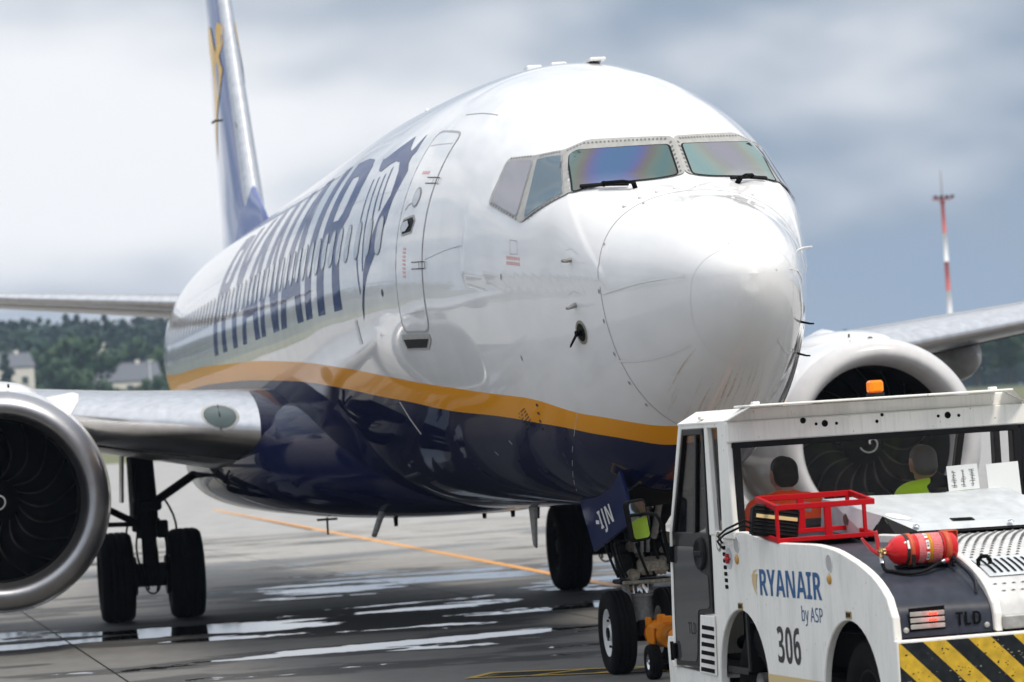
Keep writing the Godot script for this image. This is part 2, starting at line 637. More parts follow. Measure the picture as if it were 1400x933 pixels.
func apron_pictures() -> Array:
	# concrete that rain has left half dry: tone (rgb) and gloss of x -16..16, z -66..2
	var wd := 1024
	var hg := 2048
	var n := FastNoiseLite.new()
	n.seed = 15
	n.frequency = 1.0
	n.fractal_octaves = 4
	var f := FastNoiseLite.new()
	f.seed = 16
	f.frequency = 1.0
	f.fractal_octaves = 3
	var tone := PackedByteArray()
	var gloss := PackedByteArray()
	tone.resize(wd * hg * 3)
	gloss.resize(wd * hg)
	for j in hg:
		var z := -66.0 + 68.0 * (j + 0.5) / hg
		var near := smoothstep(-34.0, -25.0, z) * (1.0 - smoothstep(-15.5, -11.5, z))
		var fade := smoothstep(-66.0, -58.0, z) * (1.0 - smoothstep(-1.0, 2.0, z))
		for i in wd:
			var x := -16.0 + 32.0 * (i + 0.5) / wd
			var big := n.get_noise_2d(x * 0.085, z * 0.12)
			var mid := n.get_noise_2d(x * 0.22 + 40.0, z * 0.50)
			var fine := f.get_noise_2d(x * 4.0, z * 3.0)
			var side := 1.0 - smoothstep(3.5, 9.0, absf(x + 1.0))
			var wet := big * 0.75 + mid * 0.85 + fine * 0.10 - 0.24 + 0.52 * near * side + 0.05 * fade  # near and side darken the stretch under the fuselage further
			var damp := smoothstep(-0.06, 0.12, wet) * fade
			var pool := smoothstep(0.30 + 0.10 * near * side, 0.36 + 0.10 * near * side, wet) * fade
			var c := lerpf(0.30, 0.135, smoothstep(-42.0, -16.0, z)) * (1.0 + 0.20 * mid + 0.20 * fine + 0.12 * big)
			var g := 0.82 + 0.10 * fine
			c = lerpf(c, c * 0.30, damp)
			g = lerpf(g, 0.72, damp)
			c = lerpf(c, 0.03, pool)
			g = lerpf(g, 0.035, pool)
			var s := clampf(pow(c, 1.0 / 2.2), 0.0, 1.0) * 255.0
			var k := (j * wd + i) * 3
			tone[k] = int(s)
			tone[k + 1] = int(s * 0.985)
			tone[k + 2] = int(s * 0.955)
			gloss[j * wd + i] = int(clampf(g, 0, 1) * 255.0)
	return [ImageTexture.create_from_image(Image.create_from_data(wd, hg, false, Image.FORMAT_RGB8, tone)), ImageTexture.create_from_image(Image.create_from_data(wd, hg, false, Image.FORMAT_L8, gloss))]


func make_ground() -> void:
	var pics := apron_pictures()
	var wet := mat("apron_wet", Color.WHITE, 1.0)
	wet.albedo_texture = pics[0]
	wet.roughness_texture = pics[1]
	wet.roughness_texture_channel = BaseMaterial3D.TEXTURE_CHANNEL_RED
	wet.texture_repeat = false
	wet.normal_enabled = true
	wet.normal_texture = noise_tex(0.09, 4, 19, 512, Color.BLACK, Color.WHITE, true, 3.0)
	wet.normal_scale = 0.0
	var dry := worn(mat("apron_dry", lin(0.36, 0.355, 0.345), 0.8), 0.05, 0.82, 1.0, 17, 0.03)
	dry.uv1_world_triplanar = true
	mat("sealant", lin(0.03, 0.03, 0.03), 0.7)
	mat("line_orange", lin(0.62, 0.27, 0.03), 0.55)
	mat("line_yellow", lin(0.50, 0.34, 0.06), 0.6)
	mat("line_black", lin(0.03, 0.03, 0.032), 0.6)
	var grass := worn(mat("grass", lin(0.15, 0.155, 0.055), 0.9), 0.02, 0.75, 1.0, 18, 0.03)
	grass.uv1_world_triplanar = true
	var scrub := worn(mat("scrub", lin(0.055, 0.085, 0.03), 0.95), 0.03, 0.6, 1.0, 23, 0.03)
	scrub.uv1_world_triplanar = true

	var apron := thing("apron", "", "")
	tag(apron, "wet grey concrete apron of large slabs under the airliner", "apron", "", "structure")
	var turn := Basis(Vector3.UP, deg_to_rad(1.25))
	var sw := 5.35
	var sl := 7.6
	for i in range(-4, 5):
		for j in range(-2, 10):
			var c := turn * Vector3(-1.09 + sw * i, 0, -9.0 - sl * j + 3.4)
			if c.x < -15 + sw / 2 or c.x > 15.5 or c.z < -63 + sl / 2 or c.z > 16:
				continue
			var b := B.new()
			var hx := sw / 2 - 0.011
			var hz := sl / 2 - 0.006
			var q := []
			for e in [[-hx, hz], [hx, hz], [hx, -hz], [-hx, -hz]]:
				q.append(c + turn * Vector3(e[0], 0, e[1]))
			var dn := Vector3(0, -0.2, 0)
			for t in [[0, 1, 2], [0, 2, 3]]:
				var u := []
				for k in t:
					u.append(Vector2((q[k].x + 16.0) / 32.0, (q[k].z + 66.0) / 68.0))
				b.tri_uv(q[t[0]], q[t[1]], q[t[2]], u[0], u[1], u[2])
			for k in 4:
				b.st.set_uv(Vector2((q[k].x + 16.0) / 32.0, (q[k].z + 66.0) / 68.0))
				b.quad(q[k] + dn, q[(k + 1) % 4] + dn, q[(k + 1) % 4], q[k])
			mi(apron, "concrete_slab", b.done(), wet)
	var sb := B.new()
	sb.quad(Vector3(-14, -0.014, 17), Vector3(15, -0.014, 17), Vector3(15, -0.014, -62), Vector3(-14, -0.014, -62))
	mi(apron, "joint_sealant", sb.done(), M.sealant)
	# the rest of the land, ring by ring round the apron
	var names := ["far_apron", "grass_field", "hillside"]
	var mats := [dry, grass, scrub]
	var radii := [[0.0, 26, 60, 95, 130, 170, 220, 270, 310], [310, 360, 420, 470], [470, 520, 570, 620, 680, 740, 800, 860, 920, 980, 1050, 1150, 1300]]
	for k in 3:
		var b := B.new().smooth()
		var rows := []
		for r in radii[k]:
			var row := PackedVector3Array()
			var a := -180.0
			while a <= 180.01:
				var d := FH * cos(deg_to_rad(a)) + RH * sin(deg_to_rad(a))
				var p: Vector3 = CAM + d * float(r)
				p.y = land_height(p.x, p.z) - 0.03
				row.append(p)
				a += 1.5 if absf(a + 0.1) < 24.0 else 6.0
			rows.append(row)
		b.grid(rows)
		var o := mi(self, names[k], b.done(), mats[k])
		tag(o, ["pale concrete apron running far back behind the airliner", "strip of dry grass along the edge of the airfield", "wooded hillside rising behind the airfield"][k], ["apron", "grass", "hillside"][k], "", "structure")
	# painted lines: sheets that lie on the concrete
	var lb := B.new()
	var prev := []
	for k in 34:
		var z := -6.0 - k * 4.2
		var x := 2.42 + 0.0305 * absf(z)
		var y := maxf(land_height(x, z) - 0.03, 0.0) + 0.004 if z < -60.0 else 0.004
		var e := [Vector3(x - 0.085, y, z), Vector3(x + 0.085, y, z)]
		if k:
			lb.quad(prev[0], prev[1], e[1], e[0])
		prev = e
	tag(mi(self, "painted_line", lb.done(), M.line_orange), "long orange painted guide line running back across the apron", "painted line", "", "structure")
	# stand marking by the nose wheels: a black box with a yellow rim and a yellow zigzag
	var mk := thing("stand_marking", "", "")
	tag(mk, "black and yellow painted stand marking beside the nose wheels", "painted marking", "", "structure")
	var ax := Vector3(0.86, 0, 0.51).normalized()
	var az := Vector3(-0.51, 0, 0.86).normalized()
	var xf := Transform3D(Basis(ax, -az, Vector3.UP), Vector3(-0.10, 0.004, -4.35))
	var bb := B.new()
	bb.plate(pv2([[-1.15, -0.28], [1.6, -0.28], [1.6, 0.28], [-1.15, 0.28]]), xf)
	mi(mk, "black_ground", bb.done(), M.line_black)
	xf.origin.y = 0.008
	bb = B.new()
	bb.plate(pv2([[-1.22, 0.22], [1.6, 0.22], [1.6, 0.30], [-1.22, 0.30]]), xf)
	bb.plate(pv2([[-1.22, -0.30], [1.6, -0.30], [1.6, -0.22], [-1.22, -0.22]]), xf)
	bb.plate(pv2([[-1.30, -0.30], [-1.22, -0.30], [-1.22, 0.30], [-1.30, 0.30]]), xf)
	for k in 4:
		var x0 := -0.75 + k * 0.55
		bb.plate(pv2([[x0, -0.22], [x0 + 0.09, -0.22], [x0 + 0.36, 0.22], [x0 + 0.27, 0.22]]), xf)
	mi(mk, "yellow_lines", bb.done(), M.line_yellow)


# ---------------------------------------------------------------- woods, houses and mast far behind

func crown_mesh(seed_: int, tall: float, conifer: bool, leaves: int) -> ArrayMesh:
	var r := RandomNumberGenerator.new()
	r.seed = seed_
	var b := B.new()
	var lumps := []
	if conifer:
		for k in 11:
			var u := k / 10.0
			lumps.append([Vector3(r.randf_range(-0.04, 0.04) * tall, tall * (0.16 + 0.80 * u), r.randf_range(-0.04, 0.04) * tall), tall * lerpf(0.19, 0.035, pow(u, 0.85)) * r.randf_range(0.8, 1.2)])
	else:
		for k in 15:
			var a := r.randf() * TAU
			var u := r.randf()
			var rad := tall * 0.30 * sqrt(r.randf()) * (1.0 - 0.55 * absf(u - 0.35))
			lumps.append([Vector3(cos(a) * rad, tall * (0.30 + 0.58 * u), sin(a) * rad), tall * r.randf_range(0.09, 0.18)])
	for k in leaves:
		var l: Array = lumps[r.randi() % lumps.size()]
		var d := Vector3(r.randfn(), r.randfn() * 0.8, r.randfn()).normalized()
		var p: Vector3 = l[0] + d * float(l[1]) * (0.55 + 0.55 * r.randf())
		var u := d.cross(Vector3(r.randfn(), r.randfn(), r.randfn())).normalized()
		var v := (d.cross(u) + d * r.randf_range(-0.5, 0.5)).normalized()
		var s := tall * r.randf_range(0.022, 0.045)
		b.tri(p - u * s - v * s * 0.5, p + u * s - v * s * 0.3, p + v * s)
		b.tri(p + u * s - v * s * 0.3, p + u * s * 0.6 + v * s * 1.2, p + v * s)
	return b.done()


func trunk_mesh(tall: float, conifer: bool, seed_: int) -> ArrayMesh:
	var r := RandomNumberGenerator.new()
	r.seed = seed_
	var b := B.new().smooth()
	var top := tall * (0.9 if conifer else 0.55)
	b.tube(PackedVector3Array([Vector3(0, -0.6, 0), Vector3(0.02 * tall, top * 0.5, 0), Vector3(0, top, 0.01 * tall)]), tall * 0.022, 7, tall * 0.006)
	if not conifer:
		for k in 6:
			var a := r.randf() * TAU
			var y := tall * r.randf_range(0.25, 0.5)
			b.rod(Vector3(0, y, 0), Vector3(cos(a) * tall * 0.2, y + tall * 0.2, sin(a) * tall * 0.2), tall * 0.010, 5, tall * 0.003)
	return b.done()


func spot(px: float, d: float) -> Vector3:
	# a place d metres out in the direction px (-1 left edge of the lens, 1 right edge)
	var p := CAM + FH * d + RH * (px * 0.149 * d)
	p.y = land_height(p.x, p.z) - 0.1
	return p


func make_hills() -> void:
	var r := RandomNumberGenerator.new()
	r.seed = 4
	# the far wood, a mass no one could count
	for kind in 2:
		var mm := MultiMesh.new()
		mm.transform_format = MultiMesh.TRANSFORM_3D
		mm.use_colors = true
		mm.mesh = crown_mesh(50 + kind, 14.0 if kind else 15.0, kind == 0, 620)
		var xs: Array[Transform3D] = []
		var tries := 0
		while xs.size() < (1300 if kind else 900) and tries < 6000:
			tries += 1
			var px := r.randf_range(-1.25, -0.55) if r.randf() < (0.5 if kind else 0.8) else r.randf_range(0.5, 1.3)
			var d := lerpf(640.0, 1080.0, sqrt(r.randf())) if px < 0 else lerpf(560.0, 1060.0, sqrt(r.randf()))
			var p := spot(px, d)
			xs.append(Transform3D(Basis(Vector3.UP, r.randf() * TAU).scaled(Vector3.ONE * r.randf_range(0.65, 1.0) * (1.0 if px < 0 else 0.8)), p))
		mm.instance_count = xs.size()
		for k in xs.size():
			mm.set_instance_transform(k, xs[k])
			var t := r.randf_range(0.75, 1.25)
			mm.set_instance_color(k, Color(t * r.randf_range(0.9, 1.15), t, t * 0.95))
		var o := MultiMeshInstance3D.new()
		o.name = "conifer_wood" if kind == 0 else "broadleaf_wood"
		o.multimesh = mm
		var m: StandardMaterial3D = M["leaf_%d" % (2 if kind == 0 else 3)].duplicate()
		m.vertex_color_use_as_albedo = true
		o.material_override = m
		add_child(o)
		tag(o, ["dark conifer wood covering the far hillside", "mixed broadleaf wood covering the far hillside"][kind], "wood", "", "stuff")
	# the wood goes on past the left of the view, where the aircraft's flank mirrors it
	var more := MultiMesh.new()
	more.transform_format = MultiMesh.TRANSFORM_3D
	more.mesh = crown_mesh(57, 15.0, false, 300)
	more.instance_count = 700
	for k in 700:
		var p := spot(r.randf_range(-4.6, -1.22), lerpf(520.0, 1000.0, sqrt(r.randf())))
		more.set_instance_transform(k, Transform3D(Basis(Vector3.UP, r.randf() * TAU).scaled(Vector3.ONE * r.randf_range(0.8, 1.25)), p))
	var mo := MultiMeshInstance3D.new()
	mo.name = "broadleaf_wood"
	mo.multimesh = more
	mo.material_override = M.leaf_3
	add_child(mo, true)
	tag(mo, "broadleaf wood along the airfield's edge left of the engine", "wood", "", "stuff")
	# trees in front of it that can be told apart
	var meshes := []
	for k in 6:
		meshes.append([crown_mesh(80 + k, 12.0, k >= 4, 1500), trunk_mesh(12.0, k >= 4, 80 + k)])
	# place across the lens, distance, size, kind of crown, what sets it apart
	var places := [
		[-0.99, 560, 0.9, 5, "dark pointed spruce at the left edge, behind the engine cowling"],
		[-0.93, 610, 0.95, 0, "broad green tree just right of the pale house"],
		[-0.875, 575, 1.1, 1, "tall rounded tree, left one of the big pair on the hillside"],
		[-0.825, 560, 1.1, 2, "tall rounded tree, right one of the big pair on the hillside"],
		[-0.85, 540, 0.75, 3, "low tree in front of the big pair of rounded trees"],
		[-0.89, 540, 0.85, 2, "bright green tree below the left of the big pair"],
		[-0.74, 640, 1.0, 0, "broad tree right behind the long slate roof"],
		[-0.685, 590, 0.85, 1, "rounded tree close beside the fuselage, right of the lamp post"],
		[-0.775, 535, 0.45, 0, "small bush like tree before the long house's left end"],
		[-0.74, 535, 0.42, 3, "small bush like tree before the long house's right end"],
		[-0.715, 545, 0.50, 1, "small tree at the foot of the lamp post"],
		[-0.69, 540, 0.55, 2, "small tree between the lamp post and the fuselage"],
		[-0.78, 640, 1.1, 5, "dark spruce left of the cream house"],
		[-0.84, 655, 1.0, 4, "slim spruce rising over the big pair of rounded trees"],
		[-0.955, 660, 1.0, 5, "dark spruce rising behind the pale house"],
		[0.905, 512, 0.9, 2, "bright green tree just above the tractor's roof edge"],
		[0.97, 520, 0.95, 3, "low tree at the right edge, under the wing"]]
	for q in places:
		var t := thing("spruce_tree" if q[3] >= 4 else "leafy_tree", q[4], "tree", Transform3D(Basis(Vector3.UP, float(q[0]) * 17.0).scaled(Vector3.ONE * float(q[2])), spot(q[0], q[1])), "trees in front of the far woods")
		mi(t, "crown", meshes[q[3]][0], M["leaf_%d" % [0, 1, 0, 1, 2, 2][q[3]]])
		mi(t, "trunk", meshes[q[3]][1], M.bark)


func house(called: String, label: String, at: Vector3, turn: float, w: float, d: float, h: float, rise: float, wall: Material, roof: Material) -> void:
	var t := thing(called, label, "house", Transform3D(Basis(Vector3.UP, turn), at))
	var b := B.new()
	b.box(Vector3(0, h / 2 - 1.0, 0), Vector3(w, h + 2.0, d))
	b.prism(pv2([[-d / 2, 0], [d / 2, 0], [0, rise - 0.1]]), -w / 2, w / 2, Transform3D(Basis(Vector3(0, 0, -1), Vector3.UP, Vector3.RIGHT), Vector3(0, h, 0)))
	mi(t, "wall", b.done(), wall)
	b = B.new()
	for s in [-1.0, 1.0]:
		var sl := sqrt(d * d / 4 + rise * rise) + 0.4
		var a := atan2(rise, d / 2)
		b.box(Vector3(0, h + rise / 2 + 0.08, s * d / 4), Vector3(w + 0.6, 0.16, sl), 0.0, Basis(Vector3.RIGHT, s * a))
	var rf := mi(t, "roof", b.done(), roof)
	b = B.new()
	b.box(Vector3(w * 0.2, h + rise, 0), Vector3(0.7, 1.2, 0.7))
	mi(rf, "chimney", b.done(), wall)
	for s in [-1.0, 1.0]:
		for k in maxi(2, int(w / 3.2)):
			var x := -w / 2 + (k + 0.5) * w / maxi(2, int(w / 3.2))
			b = B.new()
			b.box(Vector3(x, h * 0.55, s * (d / 2 + 0.02)), Vector3(1.1, 1.3, 0.06))
			mi(t, "window", b.done(), M.light_glass)
	b = B.new()
	b.box(Vector3(w * 0.1, 1.0, d / 2 + 0.03), Vector3(1.0, 2.0, 0.08))
	mi(t, "door", b.done(), M.bark)


func make_distance() -> void:
	house("white_house", "pale house with a dark roof at the left edge of the hillside", spot(-0.985, 590) + Vector3(0, 2.6, 0), 0.3, 7, 6, 5.2, 2.4, M.wall_cream, M.roof_slate)
	house("low_house", "low house with a slate roof in front of the pale house", spot(-0.965, 560) + Vector3(0, 1.0, 0), 1.2, 6.5, 5.5, 2.4, 1.8, M.wall_cream, M.roof_slate)
	house("long_house", "long house with a big slate roof below the tailplane", spot(-0.758, 580) + Vector3(0, 1.6, 0), 0.12, 10.5, 7, 3.0, 3.0, M.wall_cream, M.roof_slate)
	house("cream_house", "cream gabled house among the trees high on the hillside", spot(-0.80, 690) + Vector3(0, 2.2, 0), 0.9, 5.5, 4.6, 4.6, 1.9, M.wall_cream, M.wall_cream)
	var p := spot(-0.71, 560)
	var t := thing("lamp_post", "thin pale lamp post right of the long slate roof", "lamp post", Transform3D(Basis(), p))
	var b := B.new()
	b.rod(Vector3.ZERO, Vector3(0, 8.3, 0), 0.13, 8, 0.09)
	mi(t, "post", b.done(), M.mast_white)
	b = B.new()
	b.box(Vector3(0.1, 8.3, 0), Vector3(1.0, 0.2, 0.4), 0.05)
	mi(t, "lamp_head", b.done(), M.mast_white)
	# floodlight mast in red and white bands
	p = CAM + FH * 262.0 + RH * (0.1278 * 262.0)
	p.y = land_height(p.x, p.z)
	t = thing("floodlight_mast", "tall red and white banded floodlight mast behind the right wing", "mast", Transform3D(Basis(), p))
	var top := 16.4
	var k := 0
	var cuts := [-0.5, 1.0, 3.2, 5.4, 7.6, 9.8, 12.0, 14.2, 16.4]
	for c in 8:
		b = B.new().smooth()
		b.tube(PackedVector3Array([Vector3(0, cuts[c], 0), Vector3(0, cuts[c + 1], 0)]), lerpf(0.25, 0.14, cuts[c] / top), 12, lerpf(0.25, 0.14, cuts[c + 1] / top))
		mi(t, "band", b.done(), M.mast_red if c % 2 == 1 else M.mast_white)
	b = B.new().smooth()
	b.tube(PackedVector3Array([Vector3(0, 16.4, 0), Vector3(0, 16.7, 0)]), 0.17, 12, 0.2)
	mi(t, "neck", b.done(), M.mast_red)
	b = B.new()
	b.box(Vector3(0, 16.8, 0), Vector3(1.35, 0.10, 0.9), 0.03)
	for s in [-1, 1]:
		b.rod(Vector3(s * 0.62, 16.8, 0.4), Vector3(s * 0.62, 17.1, 0.4), 0.02)
		b.rod(Vector3(s * 0.62, 16.8, -0.4), Vector3(s * 0.62, 17.1, -0.4), 0.02)
	mi(t, "platform", b.done(), M.mast_red)
	for s in 4:
		b = B.new()
		b.box(Vector3(-0.66 + s * 0.44, 16.95, 0.48), Vector3(0.28, 0.20, 0.18), 0.03)
		mi(t, "floodlight", b.done(), M.gear_dark)
	b = B.new()
	b.rod(Vector3(0, 16.9, 0), Vector3(0, 19.0, 0), 0.06, 6, 0.03)
	mi(t, "lightning_rod", b.done(), M.gear_grey)


# ---------------------------------------------------------------- the airliner

func W(s: float, w: float, y: float) -> Vector3:
	return Vector3(-w, y, -s)


func pchip(x: PackedFloat32Array, y: PackedFloat32Array, q: float) -> float:
	var n := x.size()
	var i := clampi(x.bsearch(q) - 1, 0, n - 2)
	var h := x[i + 1] - x[i]
	var t := (q - x[i]) / h
	var m := [0.0, 0.0]
	for e in 2:
		var k := i + e
		if k == 0:
			m[e] = (y[1] - y[0]) / (x[1] - x[0])
		elif k == n - 1:
			m[e] = (y[n - 1] - y[n - 2]) / (x[n - 1] - x[n - 2])
		else:
			var h0 := x[k] - x[k - 1]
			var h1 := x[k + 1] - x[k]
			var d0 := (y[k] - y[k - 1]) / h0
			var d1 := (y[k + 1] - y[k]) / h1
			if d0 * d1 > 0.0:
				var w1 := 2 * h1 + h0
				var w2 := h1 + 2 * h0
				m[e] = (w1 + w2) / (w1 / d0 + w2 / d1)
	return (2 * t * t * t - 3 * t * t + 1) * y[i] + (t * t * t - 2 * t * t + t) * h * m[0] + (-2 * t * t * t + 3 * t * t) * y[i + 1] + (t * t * t - t * t) * h * m[1]


func make_tables() -> void:
	# station, top, bottom, half width, height of the widest line (heights from the fuselage axis)
	var rows := [
		[-0.400, -0.430, -0.430, 0.000, -0.430], [-0.385, -0.362, -0.530, 0.078, -0.430], [-0.345, -0.305, -0.630, 0.146, -0.430], [-0.250, -0.220, -0.765, 0.242, -0.428], [-0.120, -0.130, -0.885, 0.330, -0.424],
		[0.150, 0.000, -1.055, 0.460, -0.415], [0.500, 0.110, -1.235, 0.584, -0.402], [0.800, 0.185, -1.370, 0.675, -0.390], [1.100, 0.256, -1.490, 0.757, -0.370],
		[1.420, 0.500, -1.632, 0.850, -0.350], [1.600, 0.625, -1.697, 0.897, -0.340], [1.800, 0.735, -1.768, 0.949, -0.320], [2.100, 0.866, -1.866, 1.041, -0.300],
		[2.500, 1.001, -1.956, 1.148, -0.260], [3.000, 1.158, -2.023, 1.249, -0.220], [3.600, 1.327, -2.058, 1.353, -0.170], [4.400, 1.537, -2.067, 1.468, -0.115],
		[5.400, 1.710, -2.071, 1.604, -0.060], [6.600, 1.790, -2.080, 1.713, -0.020], [8.000, 1.835, -2.097, 1.793, -0.005], [10.00, 1.875, -2.125, 1.870, 0.000],
		[12.00, 1.880, -2.130, 1.880, 0.000], [24.00, 1.880, -2.130, 1.880, 0.000], [26.0, 1.88, -2.08, 1.88, 0.0], [28.0, 1.87, -1.85, 1.86, 0.03], [30.0, 1.86, -1.45, 1.75, 0.12],
		[32.0, 1.83, -0.90, 1.52, 0.28], [34.0, 1.78, -0.25, 1.20, 0.50], [36.0, 1.72, 0.40, 0.80, 0.80], [38.0, 1.60, 1.00, 0.38, 1.15], [38.6, 1.40, 1.15, 0.15, 1.28]]
	var tails := [[-0.4, 2.0], [0.8, 2.05], [1.6, 2.25], [3.2, 2.25], [5.0, 2.05], [6.5, 2.0], [39.0, 2.0]]
	var xs := PackedFloat32Array()
	for r in rows:
		xs.append(r[0])
	var n := int((FUS1 - FUS0) / FSTEP) + 2
	for c in range(1, 5):
		var ys := PackedFloat32Array()
		for r in rows:
			ys.append(r[c])
		var t := PackedFloat32Array()
		for k in n:
			t.append(pchip(xs, ys, minf(FUS0 + k * FSTEP, FUS1)))
		fus_tab.append(t)
	var nx := PackedFloat32Array()
	var ny := PackedFloat32Array()
	for r in tails:
		nx.append(r[0])
		ny.append(r[1])
	var t2 := PackedFloat32Array()
	for k in n:
		t2.append(pchip(nx, ny, minf(FUS0 + k * FSTEP, FUS1)))
	fus_tab.append(t2)


func fus(s: float, ph: float) -> Vector3:
	# the fuselage skin at station s and angle ph (0 starboard side, 90 degrees crown)
	var q := clampf((s - FUS0) / FSTEP, 0.0, fus_tab[0].size() - 1.001)
	var i := int(q)
	var f := q - i
	var top := lerpf(fus_tab[0][i], fus_tab[0][i + 1], f)
	var bot := lerpf(fus_tab[1][i], fus_tab[1][i + 1], f)
	var hw := lerpf(fus_tab[2][i], fus_tab[2][i + 1], f)
	var yw := lerpf(fus_tab[3][i], fus_tab[3][i + 1], f)
	var sn := sin(ph)
	var cs := cos(ph)
	if sn > 0.0:
		var e := 2.0 / lerpf(fus_tab[4][i], fus_tab[4][i + 1], f)
		var w := hw * signf(cs) * pow(absf(cs), e)
		var y := (top - yw) * pow(sn, e)
		if s > 1.1 and s < 3.6 and facets.size():
			# flat glazing planes pare the crown down; the hood below them stays
			var t := 1.0
			var r := Vector3(0, absf(w), y)
			for fc in facets:
				var up: float = r.dot(fc[1])
				if up > 0.01:
					t = minf(t, (fc[0] - Vector3(s, 0, YC + yw)).dot(fc[1]) / up)
			t = lerpf(t, 1.0, smoothstep(3.14, 3.30, s))
			var hn := 2.2 if s < 1.1 else pchip(hood_s, hood_n, s)
			var hh := pchip(hood_s, hood_top, s) - yw
			var th := pow(pow(absf(w) / hw, hn) + pow(y / hh, hn), -1.0 / hn)
			var g := maxf(0.035 - absf(t - th), 0.0) / 0.035
			t = maxf(t, th) + g * g * 0.035 * 0.25
			w *= t
			y *= t
		return W(s, w, YC + yw + y)
	return W(s, hw * cs, YC + yw + (yw - bot) * sn)


var facets := []
var hood_s := PackedFloat32Array([1.1, 1.42, 1.62, 1.87, 2.4, 3.1, 3.6])
var hood_top := PackedFloat32Array([0.255, 0.345, 0.400, 0.470, 0.600, 0.800, 0.920])
var hood_n := PackedFloat32Array([2.10, 2.55, 3.10, 3.65, 2.95, 3.0, 2.6])


# the place (station, w, height) on the skin as a point of the map (station, degrees)
func fmap(v: Vector3) -> Vector2:
	var q := clampf((v.x - FUS0) / FSTEP, 0.0, fus_tab[0].size() - 1.001)
	var i := int(q)
	var f := q - i
	var top := lerpf(fus_tab[0][i], fus_tab[0][i + 1], f)
	var hw := lerpf(fus_tab[2][i], fus_tab[2][i + 1], f)
	var yw := lerpf(fus_tab[3][i], fus_tab[3][i + 1], f)
	var n := lerpf(fus_tab[4][i], fus_tab[4][i + 1], f) / 2.0
	return Vector2(v.x, rad_to_deg(atan2(pow(maxf((v.z - YC - yw) / (top - yw), 0.0), n), pow(maxf(v.y / hw, 0.0), n))))


# straight sided shape given by its corners (station, w, height), corners rounded by r, grown by grow
func glazing(corners: Array, r: float, grow := 0.0) -> PackedVector2Array:
	var c := Vector3.ZERO
	for v in corners:
		c += v / corners.size()
	var p := []
	for v in corners:
		p.append(v + (v - c).normalized() * grow)
	var n := p.size()
	var path := []
	for i in n:
		var v: Vector3 = p[i]
		var a: Vector3 = p[(i + n - 1) % n] - v
		var b: Vector3 = p[(i + 1) % n] - v
		var t := minf(r, minf(a.length(), b.length()) * 0.45)
		var pa := v + a.normalized() * t
		var pb := v + b.normalized() * t
		for k in 5:
			var u := k / 4.0
			path.append(pa.lerp(v, u).lerp(v.lerp(pb, u), u))
	var out := PackedVector2Array()
	for i in path.size():
		var a: Vector3 = path[i]
		var b: Vector3 = path[(i + 1) % path.size()]
		var steps := maxi(1, int(a.distance_to(b) / 0.05))
		for k in steps:
			out.append(fmap(a.lerp(b, float(k) / steps)))
	return out


const GLASS_FRAME := [Vector3(3.121, 1.010, 4.129), Vector3(2.68, 0.882, 4.106), Vector3(2.318, 0.718, 4.108), Vector3(1.800, 0.0, 4.118), Vector3(1.443, 0.0, 3.757), Vector3(1.865, 0.816, 3.731), Vector3(2.399, 1.072, 3.574), Vector3(3.115, 1.188, 3.777)]
const GLASS_PANES := [
	[Vector3(2.188, 0.705, 4.059), Vector3(1.750, 0.052, 4.076), Vector3(1.472, 0.052, 3.780), Vector3(1.830, 0.784, 3.755)],
	[Vector3(2.602, 0.881, 4.070), Vector3(2.285, 0.754, 4.060), Vector3(1.928, 0.835, 3.747), Vector3(2.347, 1.047, 3.608)],
	[Vector3(3.082, 1.019, 4.098), Vector3(2.673, 0.911, 4.066), Vector3(2.484, 1.081, 3.629), Vector3(3.049, 1.169, 3.789)]]


func make_facets() -> void:
	var made := []
	for q in GLASS_PANES:
		var n: Vector3 = (q[2] - q[0]).cross(q[3] - q[1]).normalized()
		if n.z < 0.0:
			n = -n
		made.append([(q[0] + q[1] + q[2] + q[3]) / 4.0 + n * 0.004, n])
	facets = made


func fus_n(s: float, ph: float) -> Vector3:
	var e := 0.012
	var a := fus(s, ph + e) - fus(s, ph - e)
	var s0 := maxf(s - e, FUS0 + 0.001)
	var b := fus(s + e, ph) - fus(s0, ph)
	var n := a.cross(b).normalized()
	var c := fus(s, ph) - Vector3(0, YC - 0.2, -s - (0.6 if s < 0.6 else 0.0))
	return n if n.dot(c) > 0.0 else -n


func on_fus(s: float, ph: float, off: float) -> Vector3:
	return fus(s, ph) + fus_n(s, ph) * off


const PHS := 20.0   # degrees of angle that count as one unit in the flat map (station, angle)

